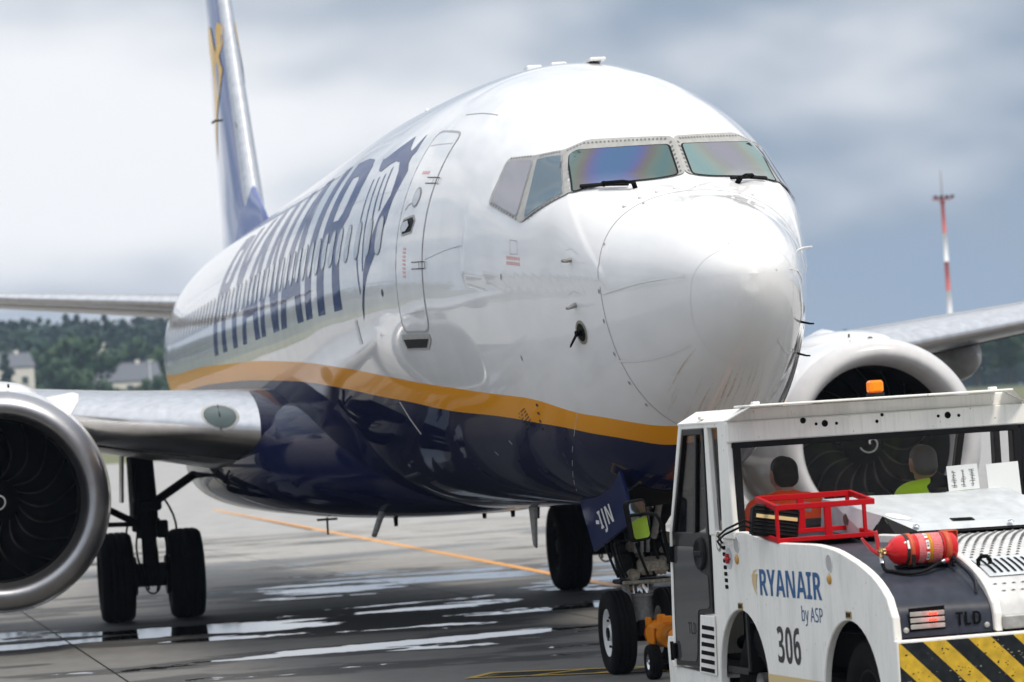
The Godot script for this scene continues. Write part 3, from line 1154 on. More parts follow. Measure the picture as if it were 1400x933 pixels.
# a flat shape drawn in the map (station, degrees) laid on the skin
func decal(b: B, poly: PackedVector2Array, off: float, ds := 0.25, dp := 4.0, uvf = null) -> void:
	var q := PackedVector2Array()
	var lo := Vector2(1e9, 1e9)
	var hi := -lo
	for v in poly:
		var u := Vector2(v.x, v.y / PHS)
		q.append(u)
		lo = lo.min(u)
		hi = hi.max(u)
	var step := Vector2(ds, dp / PHS)
	var ni := int(ceil((hi.x - lo.x) / step.x))
	var nj := int(ceil((hi.y - lo.y) / step.y))
	step = (hi - lo) / Vector2(ni, nj)
	b.smooth(1)
	for i in ni:
		for j in nj:
			var o := lo + step * Vector2(i, j)
			var cell := PackedVector2Array([o, o + Vector2(step.x, 0), o + step, o + Vector2(0, step.y)])
			for piece in Geometry2D.intersect_polygons(q, cell):
				var idx := Geometry2D.triangulate_polygon(piece)
				for k in range(0, idx.size(), 3):
					var p := []
					for e in 3:
						p.append(piece[idx[k + e]])
					if (p[1] - p[0]).cross(p[2] - p[0]) < 0.0:
						var t = p[1]
						p[1] = p[2]
						p[2] = t
					var w := []
					for e in 3:
						w.append(on_fus(p[e].x, deg_to_rad(p[e].y * PHS), off))
					# stations run away from the viewer, so the map is seen from behind
					if uvf != null:
						b.tri_uv(w[0], w[2], w[1], uvf.call(w[0]), uvf.call(w[2]), uvf.call(w[1]))
					else:
						b.tri_uv(w[0], w[2], w[1], _uv(p[0], lo, hi), _uv(p[2], lo, hi), _uv(p[1], lo, hi))


func _uv(p: Vector2, lo: Vector2, hi: Vector2) -> Vector2:
	return Vector2((hi.x - p.x) / (hi.x - lo.x), (hi.y - p.y) / (hi.y - lo.y))


# a thin line laid on the skin along points of the map
func fus_line(b: B, pts: Array, width: float, off: float, closed := false) -> void:
	var path := PackedVector3Array()
	var nor := PackedVector3Array()
	var n := pts.size()
	for i in (n if closed else n - 1):
		var p0 := Vector2(pts[i][0], pts[i][1])
		var p1 := Vector2(pts[(i + 1) % n][0], pts[(i + 1) % n][1])
		var steps := maxi(1, int(ceil(maxf(absf(p1.x - p0.x) / 0.3, absf(p1.y - p0.y) / 5.0))))
		for k in steps + (1 if i == n - 2 and not closed else 0):
			var p := p0.lerp(p1, float(k) / steps)
			path.append(on_fus(p.x, deg_to_rad(p.y), off))
			nor.append(fus_n(p.x, deg_to_rad(p.y)))
	if closed:
		path.append(path[0])
		nor.append(nor[0])
	b.smooth(2)
	var m := path.size()
	var prev := []
	for i in m:
		var t := path[mini(i + 1, m - 1)] - path[maxi(i - 1, 0)]
		if closed and (i == 0 or i == m - 1):
			t = path[1] - path[m - 2]
		var side := t.cross(nor[i]).normalized() * width * 0.5
		var e := [path[i] - side, path[i] + side]
		if i:
			b.quad(prev[0], prev[1], e[1], e[0])
		prev = e


var stripe_top_s := PackedFloat32Array([0.93, 1.0, 1.092, 1.465, 1.92, 2.66, 2.947, 4.25, 5.39, 6.58, 7.93, 10.4, 13.4, 14.7, 17.75, 23.5, 28.0, 33.0, 38.6])
var stripe_top_p := PackedFloat32Array([-90.0, -80.0, -72.7, -53.1, -42.1, -32.1, -30.5, -27.9, -26.0, -23.5, -20.4, -15.8, -12.4, -11.1, -9.1, -6.2, -6.0, -14.0, -24.0])
var stripe_bot_s := PackedFloat32Array([1.22, 1.27, 1.355, 1.68, 2.09, 2.46, 2.917, 3.52, 4.98, 6.2, 7.45, 9.1, 10.96, 14.2, 17.75, 23.5, 28.0, 33.0, 38.6])
var stripe_bot_p := PackedFloat32Array([-90.0, -83.0, -76.5, -58.4, -47.3, -41.9, -38.5, -36.0, -33.9, -30.9, -28.1, -24.1, -20.9, -17.6, -15.0, -13.0, -14.0, -26.0, -40.0])


func stripe(s: float, low: bool) -> float:
	var x := stripe_bot_s if low else stripe_top_s
	var y := stripe_bot_p if low else stripe_top_p
	if s <= x[0]:
		return -90.0
	return pchip(x, y, minf(s, 38.6))


func band(s_list: PackedFloat32Array, lo: Callable, hi: Callable, n: int) -> ArrayMesh:
	var b := B.new().smooth()
	var rows := []
	for s in s_list:
		var r := PackedVector3Array()
		var a: float = lo.call(s)
		var z: float = hi.call(s)
		for k in n + 1:
			r.append(fus(s, deg_to_rad(lerpf(a, z, float(k) / n))))
		rows.append(r)
	b.grid(rows, true)
	return b.done()


func make_airplane() -> void:
	make_tables()
	make_facets()
	var t := thing("passenger_airplane", "large white airliner with navy belly, yellow stripe and blue lettering", "airplane")
	var ss := PackedFloat32Array()
	for k in 26:
		ss.append(FUS0 + 0.9 * pow(k / 25.0, 1.8))
	var s := 0.55
	while s < 8.0:
		ss.append(s)
		s += 0.025 if s > 1.2 and s < 3.4 else 0.05
	while s < FUS1:
		ss.append(s)
		s += 0.25
	ss.append(FUS1)
	mi(t, "fuselage_skin", band(ss, func(x): return stripe(x, false), func(x): return 180.0 - stripe(x, false), 168), M.white_paint)
	var s1 := PackedFloat32Array()
	var s2 := PackedFloat32Array()
	for k in 30:
		s1.append(0.93 + 0.5 * pow(k / 30.0, 1.5))
		s2.append(1.22 + 0.5 * pow(k / 30.0, 1.5))
	for x in ss:
		if x > 1.44:
			s1.append(x)
		if x > 1.73:
			s2.append(x)
	mi(t, "yellow_stripe", band(s1, func(x): return stripe(x, true), func(x): return stripe(x, false), 8), M.yellow_paint)
	mi(t, "yellow_stripe", band(s1, func(x): return 180.0 - stripe(x, false), func(x): return 180.0 - stripe(x, true), 8), M.yellow_paint)
	mi(t, "navy_belly", band(s2, func(x): return 180.0 - stripe(x, true) - 360.0, func(x): return stripe(x, true), 60), M.navy_paint)
	var b := B.new().smooth()
	b.rod(W(38.55, 0, YC + 1.27), W(38.95, 0, YC + 1.33), 0.16, 16, 0.12)
	mi(t, "tail_exhaust", b.done(), M.gear_dark)
	fus_seams(t)
	cockpit(t)
	nose_fittings(t)
	service_door(t)
	cabin_windows(t)
	titles(t)
	belly_fairing(t)
	for side in [1.0, -1.0]:
		wing(t, side)
		engine(t, side)
		main_gear(t, side)
	tail(t)
	nose_gear(t)
	crown_fittings(t)


func fus_seams(t: Node3D) -> void:
	# edge of the radome
	var ring := []
	for k in 61:
		var a := -180.0 + 6.0 * k
		ring.append([1.105 + 0.075 * pow(maxf(0.0, cos(deg_to_rad(a - 45.0))), 3.0) + 0.075 * pow(maxf(0.0, cos(deg_to_rad(a - 135.0))), 3.0), a])
	var b := B.new()
	fus_line(b, ring, 0.009, 0.0012)
	mi(t, "radome_seam", b.done(), M.seam)
	ring = []
	for k in 61:
		var a := -180.0 + 6.0 * k
		ring.append([-0.07 - 0.19 * sin(deg_to_rad(a)), a])
	b = B.new()
	fus_line(b, ring, 0.004, 0.0012)
	mi(t, "radome_cap_seam", b.done(), M.cap_seam)
	# lightning diverter strips
	for q in [[[1.103, -4.0], [0.55, -0.4], [0.005, 2.8]], [[1.147, -30.0], [0.7, -36.5], [0.19, -44.0]], [[-0.32, 171.3], [0.1, 178.0], [0.457, 186.1]], [[0.044, 232.7], [0.45, 224.0], [0.853, 214.0]], [[0.62, 90.0], [0.1, 78.0], [-0.20, 66.0]]]:
		b = B.new()
		fus_line(b, q, 0.016, 0.004)
		mi(t, "lightning_strip", b.done(), M.strip_white)
	# fasteners round the radome
	for a in [24.0, -3.0, -14.0, -27.0, -40.0, -52.0, 60.0]:
		b = B.new()
		decal(b, ellipse(1.15, a, 0.012, 0.9, 8), 0.003)
		mi(t, "fastener", b.done(), M.seam)
	# small scoops above the radome edge
	for k in 8:
		var a := 50.0 + k * 10.5
		b = B.new()
		var p := on_fus(1.27, deg_to_rad(a), 0.0)
		b.box(p, Vector3(0.03, 0.02, 0.04), 0.006)
		mi(t, "scoop", b.done(), M.strip_white)
	# skin seams
	for q in [[[5.75, 25.6], [12.0, 25.5], [26.0, 25.0]], [[5.55, 0.0], [9.0, 0.2], [26.0, 0.4]], [[7.7, 50.0], [14.0, 50.0], [26.0, 50.0]]]:
		b = B.new()
		fus_line(b, q, 0.005, 0.0012)
		mi(t, "skin_seam", b.done(), M.seam_faint)
	for q in [[[9.4, -27.0], [9.55, -45.0], [9.55, -90.0], [9.55, -130.0]], [[4.05, 66.0], [4.0, 90.0], [4.05, 114.0]]]:
		b = B.new()
		fus_line(b, q, 0.008, 0.0014)
		mi(t, "skin_seam", b.done(), M.seam_navy if q[0][1] < 0 else M.seam_faint)
	b = B.new()
	fus_line(b, [[4.62, 5.0], [4.1, 7.0], [3.6, 8.6]], 0.005, 0.0012)
	mi(t, "skin_seam", b.done(), M.seam)
	b = B.new()
	fus_line(b, [[5.05, 50.6], [4.6, 52.2], [4.15, 53.0]], 0.010, 0.002)
	mi(t, "skin_seam", b.done(), M.seam)
	b = B.new()
	fus_line(b, [[2.03, -38.0], [2.35, -45.0], [2.85, -54.0], [3.6, -66.0]], 0.004, 0.0014)
	mi(t, "belly_seam", b.done(), M.seam_faint)
	# fluid streaks from the radome edge over the chin
	var r := RandomNumberGenerator.new()
	r.seed = 31
	for k in 34:
		var a := r.randf_range(-125.0, -46.0) if k % 3 else r.randf_range(-106.0, -66.0)
		var s0 := r.randf_range(0.05, 0.75)
		var l := r.randf_range(0.25, 0.8)
		var w := r.randf_range(0.006, 0.022)
		var drift := (a + 90.0) * 0.16
		var tan_ := k % 5 == 0
		# each streak thins out towards both ends
		for e in 3:
			b = B.new()
			var u0: float = [0.0, 0.12, 0.3][e]
			var u1: float = [1.0, 0.8, 0.6][e]
			var pts := []
			for j in 4:
				var u := lerpf(u0, u1, j / 3.0)
				pts.append([minf(s0 + l * u, 1.7), a - drift * u + sin(u * 7.0 + k) * 0.4])
			fus_line(b, pts, w * [0.3, 0.65, 1.0][e], 0.0016 + 0.0003 * (k % 12) + 0.0001 * e)
			tag(mi(t, "fluid_streak", b.done(), M.hydraulic_stain if tan_ else M.dust_stain), "", "")


func cockpit(t: Node3D) -> void:
	for side in [0, 1]:
		var fl := func(poly: PackedVector2Array) -> PackedVector2Array:
			if side == 0:
				return poly
			var q := PackedVector2Array()
			for v in poly:
				q.append(Vector2(v.x, 180.0 - v.y))
			q.reverse()
			return q
		# one frame of three openings
		var b := B.new()
		decal(b, fl.call(glazing(GLASS_FRAME, 0.05)), 0.009, 0.08, 3.0)
		var f := mi(t, "windshield_frame", b.done(), M.frame_metal)
		# rivets along the frame
		b = B.new()
		for q in [[Vector3(2.275, 0.715, 4.090), Vector3(1.800, 0.04, 4.102), 26], [Vector3(1.850, 0.80, 3.742), Vector3(1.47, 0.03, 3.767), 16], [Vector3(1.775, 0.026, 4.09), Vector3(1.465, 0.026, 3.775), 8], [Vector3(2.60, 0.862, 4.094), Vector3(2.34, 0.74, 4.086), 8], [Vector3(3.09, 0.995, 4.118), Vector3(2.72, 0.885, 4.092), 8], [Vector3(3.08, 1.175, 3.783), Vector3(2.46, 1.075, 3.60), 10], [Vector3(2.32, 1.05, 3.592), Vector3(1.92, 0.845, 3.728), 9]]:
			for k in int(q[2]):
				var pp := fmap(q[0].lerp(q[1], (k + 0.5) / float(q[2])))
				decal(b, fl.call(ellipse(pp.x, pp.y, 0.010, 0.50, 6)), 0.0115)
		tag(mi(f, "rivets", b.done(), M.rivet_grey), "", "", "", "stuff")
		# front pane, sliding pane, aft pane; each in a black gasket
		var names := ["front_pane", "sliding_pane", "aft_pane"]
		var mats := [M.windshield if side == 0 else M.windshield_pale, M.window_glass, M.shade_grey]
		for k in 3:
			var r: float = [0.035, 0.02, 0.05][k]
			b = B.new()
			decal(b, fl.call(glazing(GLASS_PANES[k], r + 0.01, 0.018)), 0.0115, 0.08, 3.0)
			mi(f, "gasket", b.done(), M.gasket if k < 1 else M.seam)
			b = B.new()
			# the film's bands run across the pane from its outer to its inner edge
			var pq: Array = GLASS_PANES[k]
			var o := W(pq[0].x, pq[0].y, pq[0].z)
			var eu := W(pq[1].x, pq[1].y, pq[1].z) - o
			var ev := W(pq[3].x, pq[3].y, pq[3].z) - o
			var uvf := func(v: Vector3) -> Vector2:
				var d := Vector3(-absf(v.x), v.y, v.z) - o
				return Vector2(d.dot(eu) / eu.length_squared(), d.dot(ev) / ev.length_squared())
			decal(b, fl.call(glazing(GLASS_PANES[k], r)), 0.014, 0.08, 3.0, uvf)
			mi(f, names[k], b.done(), mats[k])
		# wiper: pivot, arm, blade
		var pn: Vector3 = W(facets[0][1].x, facets[0][1].y, facets[0][1].z)
		var at := func(v: Vector3, off: float) -> Vector3:
			var m := fmap(v)
			var q := fus(m.x, deg_to_rad(m.y)) + pn * off
			return Vector3(q.x if side == 0 else -q.x, q.y, q.z)
		var arm := [Vector3(1.491, 0.383, 3.745), Vector3(1.545, 0.46, 3.775), Vector3(1.666, 0.605, 3.806)] if side == 0 else [Vector3(1.488, 0.398, 3.736), Vector3(1.55, 0.47, 3.78), Vector3(1.634, 0.559, 3.806)]
		var bld := [Vector3(1.812, 0.743, 3.796), Vector3(1.543, 0.431, 3.782)] if side == 0 else [Vector3(1.523, 0.362, 3.786), Vector3(1.738, 0.700, 3.788)]
		b = B.new()
		b.rod(at.call(arm[0], -0.02), at.call(arm[0], 0.06), 0.020)
		b.tube(PackedVector3Array([at.call(arm[0], 0.05), at.call(arm[1], 0.065), at.call(arm[2], 0.05)]), 0.013, 6)
		b.rod(at.call(arm[2], 0.055), at.call(arm[2], 0.025), 0.018)
		var wp := mi(t, "wiper", b.done(), M.black)
		b = B.new()
		b.tube(PackedVector3Array([at.call(bld[0], 0.028), at.call(bld[0].lerp(bld[1], 0.5), 0.030), at.call(bld[1], 0.028)]), 0.016, 6)
		mi(wp, "blade", b.done(), M.gasket)


func nose_fittings(t: Node3D) -> void:
	# air data probes
	for q in [[1.549, 8.8], [1.533, -6.8]]:
		var p := on_fus(q[0], deg_to_rad(q[1]), 0.0)
		var n := fus_n(q[0], deg_to_rad(q[1]))
		var b := B.new()
		b.tube(PackedVector3Array([p, p + n * 0.045 + Vector3(0, -0.01, 0), p + n * 0.075 + Vector3(0, -0.015, 0.02), p + n * 0.078 + Vector3(0, -0.015, 0.11)]), 0.020, 8, 0.010)
		mi(t, "air_data_probe", b.done(), M.gear_grey)
		b = B.new()
		fus_line(b, [[q[0] - 0.09, q[1] + 3.2], [q[0], q[1] + 4.6], [q[0] + 0.09, q[1] + 3.2]], 0.004, 0.0015)
		mi(t, "probe_mark", b.done(), M.seam_faint)
	for q in [[0.923, 164.4], [0.70, 202.2], [1.45, 208.0]]:
		var p := on_fus(q[0], deg_to_rad(q[1]), 0.0)
		var n := fus_n(q[0], deg_to_rad(q[1]))
		var b := B.new()
		b.tube(PackedVector3Array([p, p + n * 0.035, p + n * 0.055 + Vector3(0.005, -0.004, 0.03), p + n * 0.060 + Vector3(0.01, -0.006, 0.09)]), 0.009, 8, 0.006)
		mi(t, "air_data_probe", b.done(), M.black if q[1] > 170 else M.strip_white)
	# angle of attack vane on its round base
	var b1 := B.new()
	decal(b1, ellipse(1.523, -15.8, 0.085, 4.0, 24), 0.004)
	var base := mi(t, "vane_base", b1.done(), M.gear_tan)
	b1 = B.new()
	decal(b1, ellipse(1.523, -15.8, 0.062, 3.0, 24), 0.006)
	mi(base, "vane_plate", b1.done(), M.gear_dark)
	var p0 := on_fus(1.523, deg_to_rad(-15.8), 0.0)
	var n0 := fus_n(1.523, deg_to_rad(-15.8))
	b1 = B.new()
	b1.rod(p0, p0 + n0 * 0.05, 0.022)
	b1.prism(pv2([[0.02, 0.018], [-0.15, -0.075], [-0.16, -0.095], [0.0, -0.02]]), -0.006, 0.006, Transform3D(Basis(Vector3(0.12, 0.0, 0.99).normalized(), Vector3.UP, -n0), p0 + n0 * 0.045))
	mi(base, "vane", b1.done(), M.black)
	# stencils
	b1 = B.new()
	fus_line(b1, [[2.55, 12.0], [2.42, 12.0], [2.40, 7.8], [2.53, 7.6]], 0.006, 0.0015, true)
	mi(t, "stencil_outline", b1.done(), M.seam)
	b1 = B.new()
	for k in 2:
		for j in 7:
			decal(b1, pv2([[2.60 - j * 0.036, 5.9 - k * 1.6], [2.575 - j * 0.036, 5.9 - k * 1.6], [2.575 - j * 0.036, 6.9 - k * 1.6], [2.60 - j * 0.036, 6.9 - k * 1.6]]), 0.0016)
	mi(t, "red_stencil", b1.done(), M.red_print)
	b1 = B.new()
	var r := RandomNumberGenerator.new()
	r.seed = 3
	for k in 6:
		for j in 7:
			if r.randf() < 0.8:
				var s := 3.0 + 0.035 * j
				var ph := -34.0 - 0.85 * k - 0.25 * j
				decal(b1, pv2([[s, ph], [s + 0.022, ph - 0.15], [s + 0.022, ph + 0.28], [s, ph + 0.42]]), 0.0016)
	for k in 4:
		decal(b1, ellipse(2.70 + 0.06 * k, -33.5 - 2.4 * k, 0.025, 0.5, 8), 0.0018)
	mi(t, "black_stencil", b1.done(), M.black_print)
	b1 = B.new()
	decal(b1, ellipse(2.72, 1.0, 0.012, 0.8, 8), 0.003)
	decal(b1, ellipse(2.62, -20.0, 0.012, 0.8, 8), 0.003)
	decal(b1, ellipse(3.9, -44.0, 0.02, 0.8, 8), 0.003)
	decal(b1, ellipse(4.6, -48.0, 0.02, 0.8, 8), 0.003)
	mi(t, "drain_hole", b1.done(), M.seam)
	b1 = B.new()
	fus_line(b1, [[6.66, -30.5], [6.68, -40.5]], 0.04, 0.003)
	mi(t, "white_mark", b1.done(), M.strip_white)
	b1 = B.new()
	decal(b1, pv2([[12.35, -44.0], [12.85, -44.0], [13.1, -53.5], [12.45, -53.5]]), 0.004)
	mi(t, "black_panel", b1.done(), M.black)


func door_shape(s0: float, s1: float, p0: float, p1: float) -> Array:
	var pts := []
	for v in round_rect((s0 + s1) / 2, (p0 + p1) / 2 / PHS, s1 - s0, (p1 - p0) / PHS, 0.13, 5):
		pts.append([v.x, v.y * PHS])
	return pts


func service_door(t: Node3D) -> void:
	var b := B.new()
	var shape := door_shape(4.70, 5.49, -12.6, 44.0)
	decal(b, pv2(shape), 0.003, 0.14, 4.0)
	var d := mi(t, "service_door", b.done(), M.white_paint)
	b = B.new()
	fus_line(b, shape, 0.020, 0.0045, true)
	mi(d, "door_seal", b.done(), M.door_seal)
	b = B.new()
	fus_line(b, [[4.76, 40.0], [5.1, 39.4], [5.43, 39.0]], 0.008, 0.005)
	fus_line(b, [[4.76, -7.5], [5.1, -8.0], [5.43, -8.5]], 0.008, 0.005)
	mi(d, "gate_seam", b.done(), M.seam_faint)
	b = B.new()
	decal(b, ellipse(5.107, 22.6, 0.115, 3.0, 28), 0.005)
	var wf := mi(d, "door_window", b.done(), M.seam)
	b = B.new()
	decal(b, ellipse(5.107, 22.6, 0.092, 2.45, 28), 0.008)
	mi(wf, "pane", b.done(), M.cabin_pane)
	# handle in its hexagonal recess
	b = B.new()
	decal(b, pv2([[5.43, 14.2], [5.36, 16.6], [5.06, 17.6], [4.99, 16.0], [5.05, 12.4], [5.34, 11.7]]), 0.006)
	var h := mi(d, "handle_recess", b.done(), M.frame_metal)
	b = B.new()
	decal(b, pv2([[5.39, 14.3], [5.34, 16.0], [5.08, 16.9], [5.02, 15.8], [5.07, 12.9], [5.32, 12.3]]), 0.008)
	mi(h, "recess_floor", b.done(), M.gasket)
	b = B.new()
	decal(b, pv2([[5.37, 14.4], [5.30, 15.6], [5.18, 15.9], [5.12, 14.5], [5.20, 13.0], [5.32, 12.8]]), 0.018)
	mi(h, "handle", b.done(), M.bare_metal)
	b = B.new()
	fus_line(b, [[5.38, 19.0], [5.30, 20.5], [5.21, 20.9]], 0.012, 0.005)
	mi(d, "arrow_mark", b.done(), M.seam)
	# hinges on the forward edge
	for ph in [27.6, 3.6]:
		b = B.new()
		for e in [-0.9, 0.9]:
			fus_line(b, [[4.98, ph + e], [4.60, ph + e]], 0.007, 0.010)
		fus_line(b, [[4.60, ph - 0.9], [4.60, ph + 0.9]], 0.014, 0.012)
		fus_line(b, [[4.75, ph - 1.1], [4.75, ph + 1.1]], 0.012, 0.014)
		mi(d, "hinge", b.done(), M.gear_dark)
	b = B.new()
	for k in 8:
		decal(b, pv2([[5.25, 8.0 - k * 1.05], [5.18, 7.9 - k * 1.05], [5.18, 8.5 - k * 1.05], [5.27, 8.6 - k * 1.05]]), 0.0045)
	decal(b, pv2([[5.21, 29.6], [4.99, 29.6], [4.99, 30.5], [5.21, 30.5]]), 0.0045)
	mi(d, "red_stencil", b.done(), M.red_print)
	# sill scuff plate
	b = B.new()
	decal(b, pv2([[4.735, -13.2], [5.575, -13.2], [5.60, -14.6], [5.53, -17.0], [4.85, -17.0], [4.72, -14.6]]), 0.006)
	var sp := mi(t, "sill_plate", b.done(), M.frame_metal)
	b = B.new()
	decal(b, pv2([[4.78, -14.4], [5.55, -14.4], [5.49, -16.6], [4.90, -16.6]]), 0.009)
	mi(sp, "tread", b.done(), M.gear_dark)
	b = B.new()
	decal(b, ellipse(6.02, -2.6, 0.035, 0.9, 12), 0.004)
	mi(t, "static_port", b.done(), M.seam_navy)
	b = B.new()
	decal(b, pv2([[7.35, -8.2], [7.24, -8.0], [7.22, -14.2], [7.36, -14.0]]), 0.004)
	mi(t, "cargo_latch_panel", b.done(), M.seam_faint)


func cabin_windows(t: Node3D) -> void:
	var at := [6.19, 6.64, 7.13, 7.63, 8.07, 8.47, 8.87, 9.26, 9.70, 10.17, 10.67, 11.18]
	while at[-1] < 28.0:
		at.append(at[-1] + 0.508)
	for s in at:
		var rim := PackedVector2Array()
		var pane := PackedVector2Array()
		for v in round_rect(0, 0, 0.250, 0.362, 0.112, 4):
			rim.append(Vector2(s + v.x + v.y * 0.02, 13.1 + rad_to_deg(v.y / 1.86) - (0.8 if s > 9.0 else 0.0)))
		for v in round_rect(0, 0, 0.226, 0.338, 0.10, 4):
			pane.append(Vector2(s + v.x, 13.1 + rad_to_deg(v.y / 1.86) - (0.8 if s > 9.0 else 0.0)))
		var b := B.new()
		decal(b, rim, 0.0042, 0.3, 6.0)
		var r := mi(t, "cabin_window", b.done(), M.window_rim)
		b = B.new()
		decal(b, pane, 0.0062, 0.3, 6.0)
		mi(r, "pane", b.done(), M.cabin_pane)


func titles(t: Node3D) -> void:
	# the big lettering, stem by stem as (station, degrees): it reads from the tail towards the nose
	var lo := -4.7
	var hi := 42.5
	var y := func(u: float) -> float: return lo + (hi - lo) * u
	var letters := {}
	var rr := func(s0: float, s1: float, s2: float, s3: float) -> Array:
		# R: stem s2..s3, leg s0..s1; nose is towards smaller stations
		return [
			pv2([[s2, y.call(0.0)], [s3, y.call(0.0)], [s3, y.call(1.0)], [s2, y.call(1.0)]]),
			pv2([[s2 + 0.05, y.call(1.0)], [s2 - 0.22, y.call(1.0)], [s0 + 0.25, y.call(0.965)], [s0 + 0.06, y.call(0.90)], [s0 - 0.02, y.call(0.80)], [s0 - 0.02, y.call(0.68)], [s0 + 0.08, y.call(0.56)], [s0 + 0.22, y.call(0.505)], [s0 + 0.14, y.call(0.42)], [s0 + 0.10, y.call(0.25)], [s0, y.call(0.0)], [s1, y.call(0.0)], [s1 + 0.04, y.call(0.25)], [s1 + 0.08, y.call(0.36)], [s1 + 0.2, y.call(0.42)], [s2 + 0.05, y.call(0.42)], [s2 + 0.05, y.call(0.56)], [s1 + 0.20, y.call(0.56)], [s1 + 0.06, y.call(0.60)], [s1 + 0.0, y.call(0.66)], [s1 + 0.0, y.call(0.76)], [s1 + 0.06, y.call(0.83)], [s1 + 0.18, y.call(0.86)], [s2 + 0.05, y.call(0.86)]])]
	letters["letter_r"] = [rr.call(7.856, 8.29, 8.78, 9.179), rr.call(18.203, 18.759, 19.385, 19.911)]
	letters["letter_i"] = [[pv2([[9.54, lo], [9.983, lo], [9.983, hi], [9.54, hi]])]]
	var aa := func(s0: float, s1: float, s2: float, s3: float) -> Array:
		var m := (s0 + s3) / 2
		return [
			pv2([[s0, lo], [s1, lo], [m + 0.06, hi - 9.0], [m + 0.0, hi], [m - 0.30, hi]]),
			pv2([[s2, lo], [s3, lo], [m + 0.30, hi], [m - 0.0, hi], [m - 0.06, hi - 9.0]]),
			pv2([[s1 - 0.08, y.call(0.17)], [s2 + 0.08, y.call(0.17)], [s2 + 0.02, y.call(0.29)], [s1 - 0.02, y.call(0.29)]])]
	letters["letter_a"] = [aa.call(10.207, 10.692, 11.624, 12.142), aa.call(14.291, 14.822, 15.783, 16.238)]
	letters["letter_n"] = [[
		pv2([[12.345, lo], [12.80, lo], [12.80, hi], [12.345, hi]]),
		pv2([[13.68, lo], [14.134, lo], [14.134, hi], [13.68, hi]]),
		pv2([[12.80, lo], [12.92, lo], [13.70, y.call(0.80)], [13.70, hi], [13.62, hi], [12.78, y.call(0.22)]])]]
	letters["letter_y"] = [[
		pv2([[16.871, lo], [17.419, lo], [17.419, y.call(0.40)], [18.15, hi], [17.62, hi], [17.145, y.call(0.60)], [16.67, hi], [16.14, hi], [16.871, y.call(0.40)]])]]
	for key in letters:
		for parts in letters[key]:
			var b := B.new()
			for p in parts:
				decal(b, p, 0.0022, 0.3, 3.5)
			mi(t, key, b.done(), M.letter_blue)
	# the harp: a figure with outspread wings whose body is the pillar, and four strings
	var harp := pv2([[5.959, 44.2], [5.905, 38.0], [5.977, 36.3], [5.955, 34.2], [5.82, 31.5], [5.88, 27.4], [5.97, 23.0], [6.02, 17.0], [6.16, 10.1], [6.37, 6.3], [6.58, 2.5], [6.70, -0.6], [6.87, -7.4], [6.93, -8.6], [6.905, -5.0], [6.79, -0.9], [6.76, 2.9], [6.66, 8.2], [6.50, 13.0], [6.36, 18.7], [6.124, 24.4], [6.15, 28.5], [6.23, 32.2], [6.40, 35.3], [6.632, 36.2], [6.85, 35.6], [7.13, 33.9], [7.30, 34.6], [7.42, 37.0], [7.50, 39.6], [7.43, 38.8], [7.30, 39.2], [6.95, 41.6], [6.496, 44.7], [6.41, 42.5], [6.27, 39.6], [6.16, 38.6], [6.10, 39.6], [6.03, 42.4]])
	var b2 := B.new()
	decal(b2, harp, 0.0022, 0.2, 3.0)
	var h := mi(t, "harp_emblem", b2.done(), M.letter_blue)
	for q in [[[7.31, 31.8], [7.19, 20.0], [7.09, 10.0], [6.98, 2.0], [6.915, -1.9]], [[7.06, 31.9], [6.93, 22.0], [6.84, 12.0], [6.78, 4.0]], [[6.80, 32.3], [6.70, 24.0], [6.60, 17.0]], [[6.60, 34.0], [6.50, 27.0], [6.42, 20.5]]]:
		b2 = B.new()
		fus_line(b2, q, 0.055, 0.0022)
		mi(h, "string", b2.done(), M.letter_blue)


